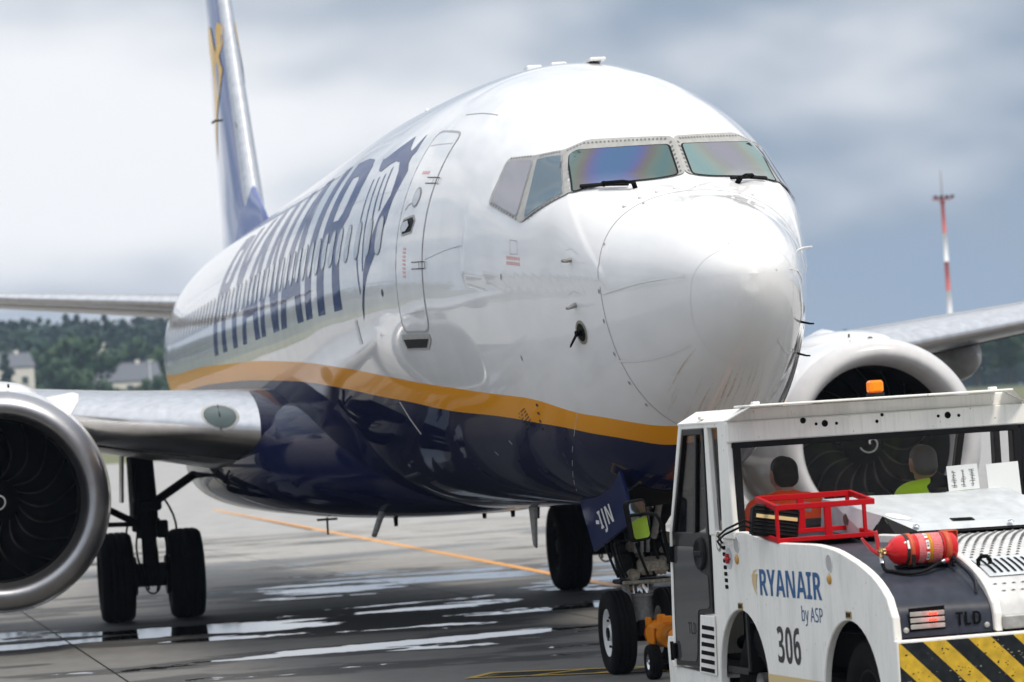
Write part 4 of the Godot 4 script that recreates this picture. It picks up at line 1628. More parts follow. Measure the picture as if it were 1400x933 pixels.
func belly_fairing(t: Node3D) -> void:
	# station, half width, bottom, top
	var rows := []
	var secs := [[9.6, 0.35, 1.285, 2.0], [10.4, 0.85, 1.24, 2.1], [11.4, 1.30, 1.205, 2.2], [12.4, 1.72, 1.185, 2.3], [13.3, 2.02, 1.17, 2.4], [14.3, 2.22, 1.165, 2.4], [15.6, 2.33, 1.165, 2.4], [18.0, 2.36, 1.165, 2.4], [20.5, 2.28, 1.17, 2.4], [22.5, 2.02, 1.19, 2.35], [24.5, 1.60, 1.25, 2.3], [26.5, 0.6, 1.40, 2.2]]
	for q in secs:
		var r := PackedVector3Array()
		for k in 49:
			var a := -PI + PI * k / 48.0
			var cs := cos(a)
			var sn := sin(a)
			var w: float = q[1] * signf(cs) * pow(absf(cs), 0.72)
			var y: float = 2.02 - (2.02 - float(q[2])) * pow(absf(sn), 0.72)
			r.append(W(q[0], w, y))
		var up := PackedVector3Array()
		for k in 7:
			up.append(W(q[0], lerpf(1.45, q[1], pow(k / 6.0, 0.8)), lerpf(2.5, 2.02, k / 6.0)))
		var all := PackedVector3Array()
		for k in 6:
			all.append(W(q[0], -lerpf(minf(1.45, q[1] * 0.7), q[1], sin(k / 6.0 * PI / 2)), lerpf(2.55, 2.02, 1.0 - cos(k / 6.0 * PI / 2))))
		all.append_array(r)
		for k in 6:
			all.append(W(q[0], lerpf(minf(1.45, q[1] * 0.7), q[1], sin((5 - k) / 6.0 * PI / 2)), lerpf(2.55, 2.02, 1.0 - cos((5 - k) / 6.0 * PI / 2))))
		rows.append(all)
	var b := B.new().smooth()
	b.grid(rows)
	var f := mi(t, "belly_fairing", b.done(), M.navy_paint)
	# drain mast, blade antenna and small masts under the belly
	b = B.new().smooth()
	b.tube(PackedVector3Array([W(11.6, 0.62, 1.52), W(11.9, 0.86, 1.37), W(12.0, 0.96, 1.30), W(12.1, 1.02, 1.12), W(12.05, 1.06, 1.04)]), 0.045, 10, 0.028)
	mi(t, "drain_mast", b.done(), M.gear_grey)
	b = B.new()
	b.prism(pv2([[0.0, 0.0], [0.34, 0.0], [0.22, -0.38], [0.12, -0.40]]), -0.014, 0.014, Transform3D(Basis(Vector3(0, 0, -1), Vector3.UP, Vector3(1, 0, 0)), W(8.45, 0, 1.31)), 0.008)
	mi(t, "blade_antenna", b.done(), M.gear_grey)
	for q in [[13.5, 0.62, 0.10], [12.6, -0.2, 0.06], [12.0, -0.40, 0.05], [11.4, -0.55, 0.07], [16.5, 1.0, 0.22]]:
		b = B.new()
		if q[2] > 0.2:
			b.rod(W(q[0], q[1], 1.18), W(q[0], q[1], 0.98), 0.012)
			b.box(W(q[0], q[1], 1.155), Vector3(0.24, 0.025, 0.1), 0.01)
		else:
			b.rod(W(q[0], q[1], 1.25), W(q[0], q[1], 1.19 - q[2]), 0.03, 8, 0.02)
		mi(t, "belly_mast", b.done(), M.gear_dark)
	b = B.new()
	b.box(W(14.35, 2.10, 1.74), Vector3(0.16, 0.10, 0.02), 0.004, Basis(Vector3.UP, -0.7))
	mi(t, "placard", b.done(), M.paper)


# ---- wing: sections run out along the span, each an aerofoil

const SECT := [[0.4, 12.4, 2.12, 8.4, 0.130, 2.4], [1.88, 13.30, 2.22, 7.60, 0.125, 2.2], [2.4, 13.64, 2.275, 7.15, 0.122, 2.0], [3.4, 14.40, 2.40, 6.20, 0.118, 1.6], [4.83, 15.45, 2.62, 5.05, 0.112, 1.2], [6.0, 16.10, 2.77, 4.60, 0.108, 1.0], [9.0, 17.70, 3.13, 3.60, 0.102, 0.4], [13.0, 19.80, 3.60, 2.55, 0.098, 0.0], [16.8, 21.80, 4.03, 1.60, 0.095, -0.3]]


func foil(v: float, tc: float) -> Vector2:
	# v -1..1: -1 trailing edge below, 0 leading edge, 1 trailing edge above
	var x := pow(absf(v), 1.9)
	var th := 5.0 * tc * (0.2969 * sqrt(x) - 0.1260 * x - 0.3516 * x * x + 0.2843 * x * x * x - 0.1036 * x * x * x * x)
	var cam := 0.014 * (1.0 - pow(2.0 * x - 1.0, 2.0))
	return Vector2(x, cam + (th if v >= 0.0 else -th))


func wing_at(span: float, v: float, side: float, off := 0.0) -> Vector3:
	var i := 0
	while i < SECT.size() - 2 and SECT[i + 1][0] < span:
		i += 1
	var a: Array = SECT[i]
	var c: Array = SECT[i + 1]
	var u := (span - float(a[0])) / (float(c[0]) - float(a[0]))
	var g := []
	for k in 6:
		g.append(lerpf(a[k], c[k], u))
	var p := foil(v, g[4])
	var tw := deg_to_rad(g[5])
	var x: float = p.x * g[3]
	var y: float = p.y * g[3]
	var q := W(g[1] + x * cos(tw) + y * sin(tw), side * span, g[2] + y * cos(tw) - x * sin(tw))
	if off != 0.0:
		var e := 0.02
		var n := (wing_at(span + e, v, side) - wing_at(span - e, v, side)).cross(wing_at(span, v + e, side) - wing_at(span, v - e, side)).normalized()
		if n.dot(Vector3(0, (1.0 if v > 0 else -1.0) * minf(absf(v) * 5.0, 1.0), 1.0)) < 0.0:
			n = -n
		q += n * off
	return q


func wing_mesh(v0: float, v1: float, n: int, side: float, w0: float, w1: float, off := 0.0) -> ArrayMesh:
	var b := B.new().smooth()
	var rows := []
	var steps := maxi(4, int((w1 - w0) / 0.25))
	for k in steps + 1:
		var sp := lerpf(w0, w1, float(k) / steps)
		var r := PackedVector3Array()
		for j in n + 1:
			r.append(wing_at(sp, lerpf(v0, v1, float(j) / n), side, off))
		rows.append(r)
	b.grid(rows, side < 0)
	return b.done()


func wing(t: Node3D, side: float) -> void:
	var g := mi(t, "wing", wing_mesh(-1.0, 1.0, 60, side, 0.4, 16.8), M.wing_grey)
	mi(g, "leading_edge", wing_mesh(-0.30, 0.36, 30, side, 2.02, 16.8, 0.004), M.bare_metal)
	var b := B.new().smooth()
	var rows := []
	# root fairing, navy, between wing and body
	mi(g, "root_fairing", wing_mesh(-0.9, 0.36, 40, side, 1.5, 2.02, 0.012), M.navy_paint)
	# landing light in the leading edge
	for ring in [[1.18, M.frame_metal, 0.006, "light_rim"], [1.0, M.light_glass, 0.010, "landing_light"]]:
		b = B.new().smooth()
		var c := wing_at(2.42, 0.085, side, ring[2])
		var prev := []
		for k in 29:
			var a := TAU * k / 28
			var e := []
			for f in [0.0, 0.5, 1.0]:
				e.append(wing_at(2.42 + 0.165 * ring[0] * cos(a) * f, 0.085 + 0.088 * ring[0] * sin(a) * f, side, ring[2]))
			if k:
				b.tri(e[0], prev[1], e[1])
				b.quad(prev[1], prev[2], e[2], e[1])
			prev = e
		mi(g, ring[3], b.done(), ring[1])
	b = B.new()
	b.tube(PackedVector3Array([wing_at(2.42, 0.18, side, 0.012), wing_at(2.42, 0.085, side, 0.014), wing_at(2.42, -0.02, side, 0.012)]), 0.006, 6)
	mi(g, "light_divider", b.done(), M.gear_dark)
	# gap line of the slat under the leading edge
	for q in [[2.7, 4.3], [5.4, 9.2], [9.25, 13.0]]:
		b = B.new()
		var pts := PackedVector3Array()
		for k in 13:
			pts.append(wing_at(lerpf(q[0], q[1], k / 12.0), -0.315, side, 0.006))
		b.tube(pts, 0.010, 5)
		mi(g, "slat_gap", b.done(), M.seam_navy)
		b = B.new()
		pts = PackedVector3Array()
		for k in 9:
			pts.append(wing_at(q[1] + 0.03, lerpf(-0.30, 0.36, k / 8.0), side, 0.005))
		b.tube(pts, 0.006, 5)
		mi(g, "slat_joint", b.done(), M.seam)
	# flap track fairings
	for w in [7.15, 10.1]:
		b = B.new().smooth()
		var p := wing_at(w, -0.62, side)
		rows = []
		for k in 17:
			var u := k / 16.0
			var rr := 0.27 * pow(sin(PI * pow(u, 0.6)), 0.75) * (1.0 if w > 3 else 0.75) + 0.004
			var ring := PackedVector3Array()
			for j in 17:
				var a := TAU * j / 16
				ring.append(p + Vector3(cos(a) * rr * 0.8, -0.10 - 0.10 * u + sin(a) * rr * 1.15, 1.35 - 3.6 * u))
			rows.append(ring)
		b.grid(rows)
		mi(g, "flap_track_fairing", b.done(), M.wing_grey)


# ---- engines

func fan_blade_mesh(edge: bool) -> ArrayMesh:
	var b := B.new().smooth()
	var rows := []
	var rows2 := []
	for i in 13:
		var u := i / 12.0
		var r := lerpf(0.24, 0.868, u)
		var lean := 0.10 * sin(u * PI * 1.15) - 0.16 * u * u     # wavy swept stacking
		var pitch := lerpf(0.50, 1.13, u)
		var ch := lerpf(0.30, 0.40, sin(u * PI * 0.6))
		var sweep := 0.05 * sin(u * PI) - 0.10 * u * u
		var row := PackedVector3Array()
		var row2 := PackedVector3Array()
		for j in 7:
			var v := j / 6.0 - 0.5
			if edge:
				v = -0.5 + 0.035 * j / 6.0 * 1.6
			var ax := v * ch * cos(pitch) - sweep + 0.12
			var tg := v * ch * sin(pitch) + lean + 0.035 * (1.0 - 4.0 * v * v) * (1.0 - u)
			var a := tg / r
			var th := 0.006 * (1.0 - 3.2 * v * v) + (0.0015 if edge else 0.0)
			row.append(Vector3(ax - th, r * cos(a), r * sin(a)))
			row2.append(Vector3(ax + th, r * cos(a), r * sin(a)))
		rows.append(row)
		rows2.append(row2)
	b.grid(rows)
	b.grid(rows2, true)
	return b.done()


var blade_mesh: ArrayMesh
var blade_edge_mesh: ArrayMesh


func engine(t: Node3D, side: float) -> void:
	var o := W(13.30, side * 4.83, 1.64)
	var xf := Transform3D(Basis(Vector3(0, 0, -1), Vector3.UP, Vector3(1, 0, 0)), o)
	var b := B.new().smooth()
	b.lathe(pv2([[0.20, 1.158], [0.5, 1.195], [0.9, 1.222], [1.3, 1.232], [1.8, 1.22], [2.3, 1.17], [2.8, 1.08], [3.15, 0.99], [3.15, 0.95], [2.9, 0.93]]), xf, 96)
	var c := mi(t, "engine_cowling", b.done(), M.cowl_white)
	b = B.new().smooth()
	var lip := [[0.42, 0.872], [0.30, 0.876], [0.20, 0.886], [0.12, 0.902], [0.06, 0.924], [0.02, 0.950], [0.0, 0.985], [0.004, 1.02], [0.02, 1.055], [0.05, 1.092], [0.09, 1.122], [0.14, 1.143], [0.20, 1.160]]
	b.lathe(pv2(lip), xf, 96)
	mi(c, "intake_lip", b.done(), M.lip_metal if side > 0 else M.lip_paint)
	b = B.new().smooth()
	b.lathe(pv2([[0.42, 0.872], [0.8, 0.885], [1.2, 0.885], [1.6, 0.87]]), xf, 72)
	mi(c, "intake_duct", b.done(), M.gear_dark)
	b = B.new().smooth()
	b.lathe(pv2([[1.35, 0.0], [1.35, 0.5], [1.38, 0.87]]), xf, 48)
	mi(c, "fan_exit", b.done(), M.black)
	b = B.new().smooth()
	b.lathe(pv2([[0.52, 0.0], [0.53, 0.03], [0.58, 0.075], [0.72, 0.155], [0.9, 0.225], [1.05, 0.262], [1.3, 0.27]]), xf, 40)
	var sp := mi(c, "spinner", b.done(), M.black)
	b = B.new().smooth()
	var pts := PackedVector3Array()
	for k in 27:
		var u := k / 26.0
		var r := 0.112 - 0.082 * u
		var x := 0.58 + (r - 0.075) * 1.72
		var a := deg_to_rad(90.0 - (200.0 + 345.0 * u))
		pts.append(xf * Vector3(x - 0.008, r * cos(a), r * sin(a)))
	b.tube(pts, 0.008, 6, 0.008)
	mi(sp, "spiral_mark", b.done(), M.strip_white)
	if blade_mesh == null:
		blade_mesh = fan_blade_mesh(false)
		blade_edge_mesh = fan_blade_mesh(true)
	for k in 18:
		var bx := Transform3D(xf.basis * Basis(Vector3.RIGHT, TAU * k / 18.0 + 0.1), xf * Vector3(0.92, 0, 0))
		mi(c, "fan_blade", blade_mesh, M.blade, bx)
		mi(c, "blade_edge", blade_edge_mesh, M.blade_edge, bx)
	# core nozzle and plug
	b = B.new().smooth()
	b.lathe(pv2([[2.8, 0.72], [3.4, 0.68], [4.2, 0.50], [4.2, 0.46]]), xf, 48)
	mi(c, "core_nozzle", b.done(), M.frame_metal)
	b = B.new().smooth()
	b.lathe(pv2([[3.9, 0.38], [4.5, 0.25], [4.9, 0.05], [4.92, 0.0]]), xf, 32)
	mi(c, "exhaust_plug", b.done(), M.gear_dark)
	# seams round the cowling
	for x in [0.95, 1.9]:
		b = B.new().smooth()
		b.lathe(pv2([[x, 1.2225 + 0.004 if x < 1 else 1.2125], [x + 0.010, 1.2235 + 0.004 if x < 1 else 1.211]]), xf, 96)
		mi(c, "cowling_seam", b.done(), M.seam_faint)
	# pylon
	var rows := []
	for q in [[14.5, 0.05, 2.70, 2.6], [14.9, 0.16, 2.93, 2.5], [15.6, 0.20, 3.0, 2.3], [17.0, 0.20, 2.85, 2.15], [18.6, 0.15, 2.6, 2.2], [19.6, 0.03, 2.5, 2.35]]:
		var r := PackedVector3Array()
		for k in 17:
			var a := TAU * k / 16
			r.append(W(q[0], side * 4.83 + cos(a) * q[1], (float(q[2]) + float(q[3])) / 2 + sin(a) * (float(q[2]) - float(q[3])) / 2))
		rows.append(r)
	b = B.new().smooth()
	b.grid(rows, true)
	mi(c, "pylon", b.done(), M.cowl_white)
	# top hump where the cowling meets the pylon
	rows = []
	for q in [[13.62, 0.05, 0.0], [13.9, 0.30, 0.05], [14.4, 0.42, 0.10], [15.2, 0.40, 0.12], [16.0, 0.25, 0.05]]:
		var r := PackedVector3Array()
		for k in 13:
			var a := PI * k / 12
			r.append(W(q[0], side * 4.83 + cos(a) * q[1] * 1.2, 1.64 + 1.10 + sin(a) * (0.09 + q[2])))
		rows.append(r)
	b = B.new().smooth()
	b.grid(rows, true)
	mi(c, "cowling_hump", b.done(), M.cowl_white)
	# strake on the inboard shoulder
	b = B.new()
	var sx := Transform3D(Basis(Vector3(0, 0, -1), Vector3(-side * -0.72, 0.69, 0.0).normalized(), Vector3(0.69, side * -0.72, 0).normalized()) * Basis(Vector3.UP, 0.45 * side), o + Vector3(side * 0.83, 0.86, -0.75))
	b.prism(pv2([[0.0, -0.02], [0.10, 0.17], [0.22, 0.24], [0.34, 0.22], [0.75, -0.02]]), -0.012, 0.012, sx, 0.008)
	mi(c, "strake", b.done(), M.cowl_white)
	b = B.new()
	b.rod(o + Vector3(side * 0.18, 1.18, -0.55), o + Vector3(side * 0.18, 1.235, -0.53), 0.012)
	mi(c, "probe", b.done(), M.gear_dark)


# ---- undercarriage

func tyre_mesh(r: float, w: float, rim: float) -> ArrayMesh:
	var b := B.new().smooth()
	var h := w / 2
	var p := [[-h * 0.80, rim], [-h * 0.96, rim + (r - rim) * 0.25], [-h, rim + (r - rim) * 0.52], [-h * 0.95, r * 0.91], [-h * 0.80, r * 0.965], [-h * 0.62, r * 0.992]]
	for g in [-0.36, 0.0, 0.36]:
		p.append_array([[h * g - w * 0.022, r], [h * g - w * 0.018, r - w * 0.03], [h * g + w * 0.018, r - w * 0.03], [h * g + w * 0.022, r]])
	p.append_array([[h * 0.62, r * 0.992], [h * 0.80, r * 0.965], [h * 0.95, r * 0.91], [h, rim + (r - rim) * 0.52], [h * 0.96, rim + (r - rim) * 0.25], [h * 0.80, rim]])
	b.lathe(pv2(p), Transform3D(), 56)
	return b.done()


func rim_mesh(rim: float, w: float, dish: float) -> ArrayMesh:
	var b := B.new().smooth()
	var h := w * 0.40
	b.lathe(pv2([[-h, rim], [-h, rim * 0.93], [-h + dish, rim * 0.84], [-h + dish * 1.2, rim * 0.5], [-h + dish * 0.9, rim * 0.38], [-h + dish * 0.2, rim * 0.30], [-h + dish * 0.1, 0.0]]), Transform3D(), 40)
	b.lathe(pv2([[h, 0.0], [h - dish * 0.1, rim * 0.30], [h - dish * 0.9, rim * 0.38], [h - dish * 1.2, rim * 0.5], [h - dish, rim * 0.84], [h, rim * 0.93], [h, rim]]), Transform3D(), 40)
	return b.done()


func wheel(leg: Node3D, at: Vector3, r: float, w: float, rimr: float, rim_mat: Material) -> void:
	# the load flattens the tyre a little where it stands
	var ty := mi(leg, "tyre", tyre_mesh(r, w, rimr), M.tyre, Transform3D(Basis.from_scale(Vector3(1, 0.985, 1)), at))
	mi(leg, "wheel_rim", rim_mesh(rimr, w, w * 0.22), rim_mat, Transform3D(Basis(), at))
	var b := B.new()
	for k in 9:
		var a := TAU * k / 9
		for s in [-1.0, 1.0]:
			b.rod(Vector3(s * w * 0.25, rimr * 0.62 * cos(a), rimr * 0.62 * sin(a)), Vector3(s * w * 0.33, rimr * 0.62 * cos(a), rimr * 0.62 * sin(a)), rimr * 0.06, 6)
	mi(leg, "wheel_bolts", b.done(), M.gear_dark, Transform3D(Basis(), at))


func main_gear(t: Node3D, side: float) -> void:
	var b := B.new().smooth()
	b.tube(PackedVector3Array([W(19.6, side * 2.87, 1.02), W(19.58, side * 2.88, 1.5), W(19.5, side * 2.92, 2.3)]), 0.145, 18, 0.15)
	b.flat()
	b.box(W(19.55, side * 2.87, 1.42), Vector3(0.36, 0.14, 0.34), 0.03)
	b.box(W(19.42, side * 2.70, 1.12), Vector3(0.14, 0.22, 0.16), 0.02)
	b.box(W(19.45, side * 3.02, 1.25), Vector3(0.10, 0.30, 0.14), 0.02)
	var g := mi(t, "main_landing_gear", b.done(), M.gear_dark)
	b = B.new().smooth()
	b.rod(W(19.6, side * 2.86, 1.04), W(19.6, side * 2.86, 0.60), 0.095, 16)
	mi(g, "piston", b.done(), M.gear_dark)
	b = B.new().smooth()
	b.rod(W(19.6, side * 2.30, 0.56), W(19.6, side * 3.42, 0.56), 0.085, 14)
	b.rod(W(19.6, side * 2.62, 0.56), W(19.6, side * 3.10, 0.56), 0.15, 14)
	mi(g, "axle", b.done(), M.gear_dark)
	for k in [-1.0, 1.0]:
		wheel(g, W(19.6, side * 2.86 + k * 0.43, 0.553), 0.565, 0.42, 0.30, M.gear_dark)
		b = B.new().smooth()
		b.rod(W(19.6, side * 2.86 + k * 0.18, 0.553), W(19.6, side * 2.86 + k * 0.30, 0.553), 0.24, 20)
		mi(g, "brake", b.done(), M.gear_dark)
	# side brace, walking beam, torsion links
	b = B.new().smooth()
	b.rod(W(19.6, side * 2.82, 1.42), W(19.4, side * 2.05, 1.90), 0.055, 10)
	mi(g, "side_brace", b.done(), M.gear_dark)
	b = B.new()
	b.rod(W(19.35, side * 3.0, 1.20), W(19.0, side * 3.40, 1.42), 0.045)
	b.rod(W(19.35, side * 3.02, 1.20), W(19.0, side * 3.42, 1.22), 0.03)
	b.rod(W(19.35, side * 3.0, 1.20), W(19.3, side * 3.0, 1.95), 0.022)
	mi(g, "drag_link", b.done(), M.gear_dark)
	b = B.new()
	b.prism(pv2([[-0.09, 0.0], [0.09, 0.0], [0.05, 0.36], [-0.05, 0.36]]), -0.03, 0.03, Transform3D(Basis(Vector3.RIGHT, Vector3(0, 0.9, -0.43), Vector3(0, 0.43, 0.9)), W(19.82, side * 2.86, 0.62)), 0.01)
	b.prism(pv2([[-0.09, 0.0], [0.09, 0.0], [0.05, 0.36], [-0.05, 0.36]]), -0.03, 0.03, Transform3D(Basis(Vector3.RIGHT, Vector3(0, -0.9, -0.43), Vector3(0, 0.43, -0.9)), W(19.82, side * 2.86, 1.26)), 0.01)
	mi(g, "torsion_link", b.done(), M.gear_dark)
	for q in [[0.10, 0.75, 0.5], [-0.12, 0.7, 0.45], [0.17, 0.9, 0.6], [-0.2, 0.95, 0.66], [0.05, 0.5, 0.38], [-0.05, 0.48, 0.36]]:
		b = B.new().smooth()
		var pts := PackedVector3Array()
		for k in 9:
			var u := k / 8.0
			pts.append(W(19.42 - 0.06 * sin(u * 9.0), side * 2.86 + q[0] * (1.0 + 0.7 * sin(u * PI)), lerpf(float(q[1]) + 0.55, q[2], u)))
		b.tube(pts, 0.014, 6)
		mi(g, "brake_hose", b.done(), M.rubber)
	# loose loop under the axle
	b = B.new().smooth()
	var lp := PackedVector3Array()
	for k in 11:
		var a := PI + PI * k / 10.0
		lp.append(W(19.4, side * 2.86 + cos(a) * 0.09, 0.44 + sin(a) * 0.11))
	b.tube(lp, 0.012, 6)
	mi(g, "brake_hose", b.done(), M.rubber)
	# strut door on the outboard side
	b = B.new()
	b.box(W(19.5, side * 3.16, 1.78), Vector3(0.03, 0.62, 0.5), 0.01, Basis(Vector3(0, 0, 1), -side * 0.06))
	mi(g, "strut_door", b.done(), M.wing_grey)
	b = B.new()
	b.box(W(19.35, side * 3.07, 1.72), Vector3(0.05, 0.9, 0.1), 0.01)
	mi(g, "door_rod", b.done(), M.gear_grey)


func nose_gear(t: Node3D) -> void:
	# black sheet on the skin that paints the shade of the open wheel bay
	var b := B.new()
	var q := PackedVector2Array()
	for s in [2.35, 2.8, 3.3, 3.9, 4.4]:
		q.append(Vector2(s, -90.0 + rad_to_deg(0.33 / lerpf(1.15, 1.47, (s - 2.4) / 2.0))))
	for s in [4.4, 3.9, 3.3, 2.8, 2.35]:
		q.append(Vector2(s, -90.0 - rad_to_deg(0.33 / lerpf(1.15, 1.47, (s - 2.4) / 2.0))))
	decal(b, q, 0.004)
	mi(t, "bay_shade", b.done(), M.black)
	b = B.new().smooth()
	b.rod(W(4.0, 0, 0.80), W(3.92, 0, 1.55), 0.105, 16, 0.12)
	b.flat()
	b.box(W(3.94, 0, 1.22), Vector3(0.30, 0.16, 0.28), 0.03)
	b.box(W(3.90, 0.0, 1.02), Vector3(0.42, 0.10, 0.22), 0.02)
	b.box(W(3.90, 0.0, 0.745), Vector3(0.44, 0.035, 0.30), 0.01)
	b.box(W(3.86, 0.14, 0.90), Vector3(0.10, 0.18, 0.12), 0.02)
	b.box(W(3.86, -0.17, 0.98), Vector3(0.12, 0.20, 0.12), 0.02)
	var g := mi(t, "nose_landing_gear", b.done(), M.gear_dark)
	b = B.new().smooth()
	b.rod(W(4.0, 0, 0.76), W(4.0, 0, 0.60), 0.065, 16)
	mi(g, "piston", b.done(), M.chrome)
	b = B.new().smooth()
	b.rod(W(4.0, 0, 0.63), W(4.0, 0, 0.40), 0.092, 18)
	b.rod(W(4.0, 0, 0.64), W(4.0, 0, 0.615), 0.10, 18)
	mi(g, "fork_sleeve", b.done(), M.gear_grey)
	b = B.new()
	b.box(W(3.96, 0.125, 0.63), Vector3(0.05, 0.26, 0.10), 0.012, Basis(Vector3(0, 0, 1), 0.12))
	mi(g, "torsion_link", b.done(), M.gear_grey)
	b = B.new().smooth()
	b.rod(W(4.0, 0.30, 0.335), W(4.0, -0.30, 0.335), 0.045, 12)
	b.rod(W(4.0, 0.11, 0.335), W(4.0, -0.11, 0.335), 0.085, 12)
	b.flat()
	b.box(W(3.92, -0.03, 0.36), Vector3(0.20, 0.13, 0.16), 0.02)
	b.box(W(3.80, -0.06, 0.27), Vector3(0.10, 0.12, 0.10), 0.02)
	mi(g, "axle", b.done(), M.gear_dark)
	for k in [-1.0, 1.0]:
		wheel(g, W(4.0, k * 0.2135, 0.337), 0.343, 0.20, 0.195, M.rim_white)
	# steering unit: pale box with round ends, lamps, actuators
	b = B.new()
	b.box(W(3.74, -0.055, 0.865), Vector3(0.245, 0.145, 0.14), 0.035)
	mi(g, "steering_unit", b.done(), M.gear_tan)
	for p in [[3.74, 0.105, 0.80], [3.74, -0.225, 0.84], [3.78, 0.10, 1.03], [3.78, -0.19, 1.08], [3.76, 0.03, 0.955], [3.75, -0.14, 0.985]]:
		b = B.new().smooth()
		b.rod(W(p[0] + 0.12, p[1], p[2]), W(p[0] - 0.03, p[1], p[2]), 0.048 if p[0] > 3.77 or p[2] < 0.9 else 0.026, 16)
		mi(g, "actuator_end", b.done(), M.gear_tan)
	b = B.new()
	b.box(W(3.80, 0.0, 0.74), Vector3(0.40, 0.03, 0.22), 0.008)
	mi(g, "tow_plate", b.done(), M.gear_tan)
	# drag brace running up and forward
	b = B.new().smooth()
	b.rod(W(3.80, -0.13, 1.18), W(2.65, -0.20, 1.66), 0.05, 10)
	b.rod(W(3.80, 0.13, 1.18), W(2.65, 0.20, 1.66), 0.05, 10)
	b.rod(W(3.3, -0.2, 1.4), W(3.3, 0.2, 1.4), 0.04, 10)
	mi(g, "drag_brace", b.done(), M.gear_dark)
	var r := RandomNumberGenerator.new()
	r.seed = 12
	for k in 9:
		b = B.new().smooth()
		var pts := PackedVector3Array()
		var w0 := r.randf_range(-0.22, 0.26)
		var amp := r.randf_range(0.03, 0.12)
		for j in 9:
			var u := j / 8.0
			pts.append(W(3.70 + 0.05 * sin(u * 5 + k), w0 + amp * sin(u * PI), lerpf(1.45, r.randf_range(0.78, 0.8), u)))
		b.tube(pts, 0.011, 6)
		mi(g, "hydraulic_hose", b.done(), M.rubber)
	b = B.new().smooth()
	for k in 3:
		b.rod(W(3.72, -0.02 + 0.05 * k, 0.98), W(3.4, 0.02 + 0.05 * k, 1.50), 0.016, 6)
	b.rod(W(3.6, -0.05, 1.10), W(3.0, -0.04, 1.62), 0.028, 8)
	mi(g, "bay_rod", b.done(), M.gear_grey)
	# doors: broad, hanging from the bay's edges
	for side in [1.0, -1.0]:
		var c := [W(2.254, side * 0.475, 1.655), W(4.207, side * 0.418, 1.412), W(4.20, side * 0.325, 0.989), W(2.25, side * 0.395, 1.272)]
		b = B.new()
		var th := Vector3(side * 0.022, 0, 0)
		var ins := func(i: int, o: float) -> Vector3:
			var m: Vector3 = (c[0] + c[1] + c[2] + c[3]) / 4.0
			return c[i] + (m - c[i]) * o
		# outer face, chamfer, inner face
		b.quad(ins.call(0, 0.012), ins.call(1, 0.012), ins.call(2, 0.012), ins.call(3, 0.012))
		for i in 4:
			var j := (i + 1) % 4
			b.quad(c[i] + th * 0.25, c[j] + th * 0.25, ins.call(j, 0.012), ins.call(i, 0.012))
			b.quad(c[i] + th, c[j] + th, c[j] + th * 0.25, c[i] + th * 0.25)
		b.quad(c[3] + th, c[2] + th, c[1] + th, c[0] + th)
		var d := mi(t, "nose_gear_door", b.done(), M.door_navy)
		if side > 0:
			var ox: Vector3 = (c[0] - c[1]).normalized()
			var up0: Vector3 = (c[1] - c[2])
			var nn := ox.cross(up0).normalized()
			var up := nn.cross(ox).normalized()
			var mid: Vector3 = c[1] * 0.44 + c[2] * 0.56
			var x := 0.62
			for ch in ["I", "J", "N"]:
				var tm := TextMesh.new()
				tm.text = ch
				tm.font = sans(true)
				tm.font_size = 32
				tm.pixel_size = 0.01
				tm.depth = 0.0
				var cw := 0.15 if ch == "I" else 0.20 if ch == "J" else 0.26
				mi(d, "letter_%s" % ch.to_lower(), tm, M.strip_white, Transform3D(Basis(ox * 1.25, up * 0.62, nn), mid + ox * (x + cw / 2) + nn * 0.006))
				x += cw
			var tm2 := B.new()
			tm2.box(mid + ox * 0.54 + nn * 0.004, Vector3(0.004, 0.03, 0.12), 0.0)
			mi(d, "dash", tm2.done(), M.strip_white)


func sans(bold: bool) -> SystemFont:
	var f := SystemFont.new()
	f.font_names = PackedStringArray(["Droid Sans"])
	f.font_weight = 700 if bold else 400
	return f


# ---- tail

func lift(t: Node3D, called: String, secs: Array, m: Material, edge: Material, upright: bool, side: float) -> MeshInstance3D:
	# sections: [span or height, station of the leading edge, height (or 0), chord, thickness]
	var mk := func(v0: float, v1: float, n: int, off: float) -> ArrayMesh:
		var b := B.new().smooth()
		var rows := []
		for i in secs.size() - 1:
			var last := i == secs.size() - 2
			for k in (7 if last else 6):
				var u := k / 6.0
				var g := []
				for j in 5:
					g.append(lerpf(secs[i][j], secs[i + 1][j], u))
				var r := PackedVector3Array()
				for j in n + 1:
					var v := lerpf(v0, v1, float(j) / n)
					var x := pow(absf(v), 1.9)
					var th: float = 5.0 * g[4] * (0.2969 * sqrt(x) - 0.1260 * x - 0.3516 * x * x + 0.2843 * x * x * x - 0.1036 * x * x * x * x) * g[3] * signf(v) + off * signf(v)
					var s: float = g[1] + x * g[3] - off * (1.0 if absf(v) < 0.2 else 0.0)
					r.append(W(s, th, g[0]) if upright else W(s, side * g[0], g[2] + th))
				rows.append(r)
		b.grid(rows, upright != (side < 0))
		return b.done()
	var o := mi(t, called, mk.call(-1.0, 1.0, 48, 0.0), m)
	mi(o, "leading_edge", mk.call(-0.22, 0.22, 16, 0.004), edge)
	return o


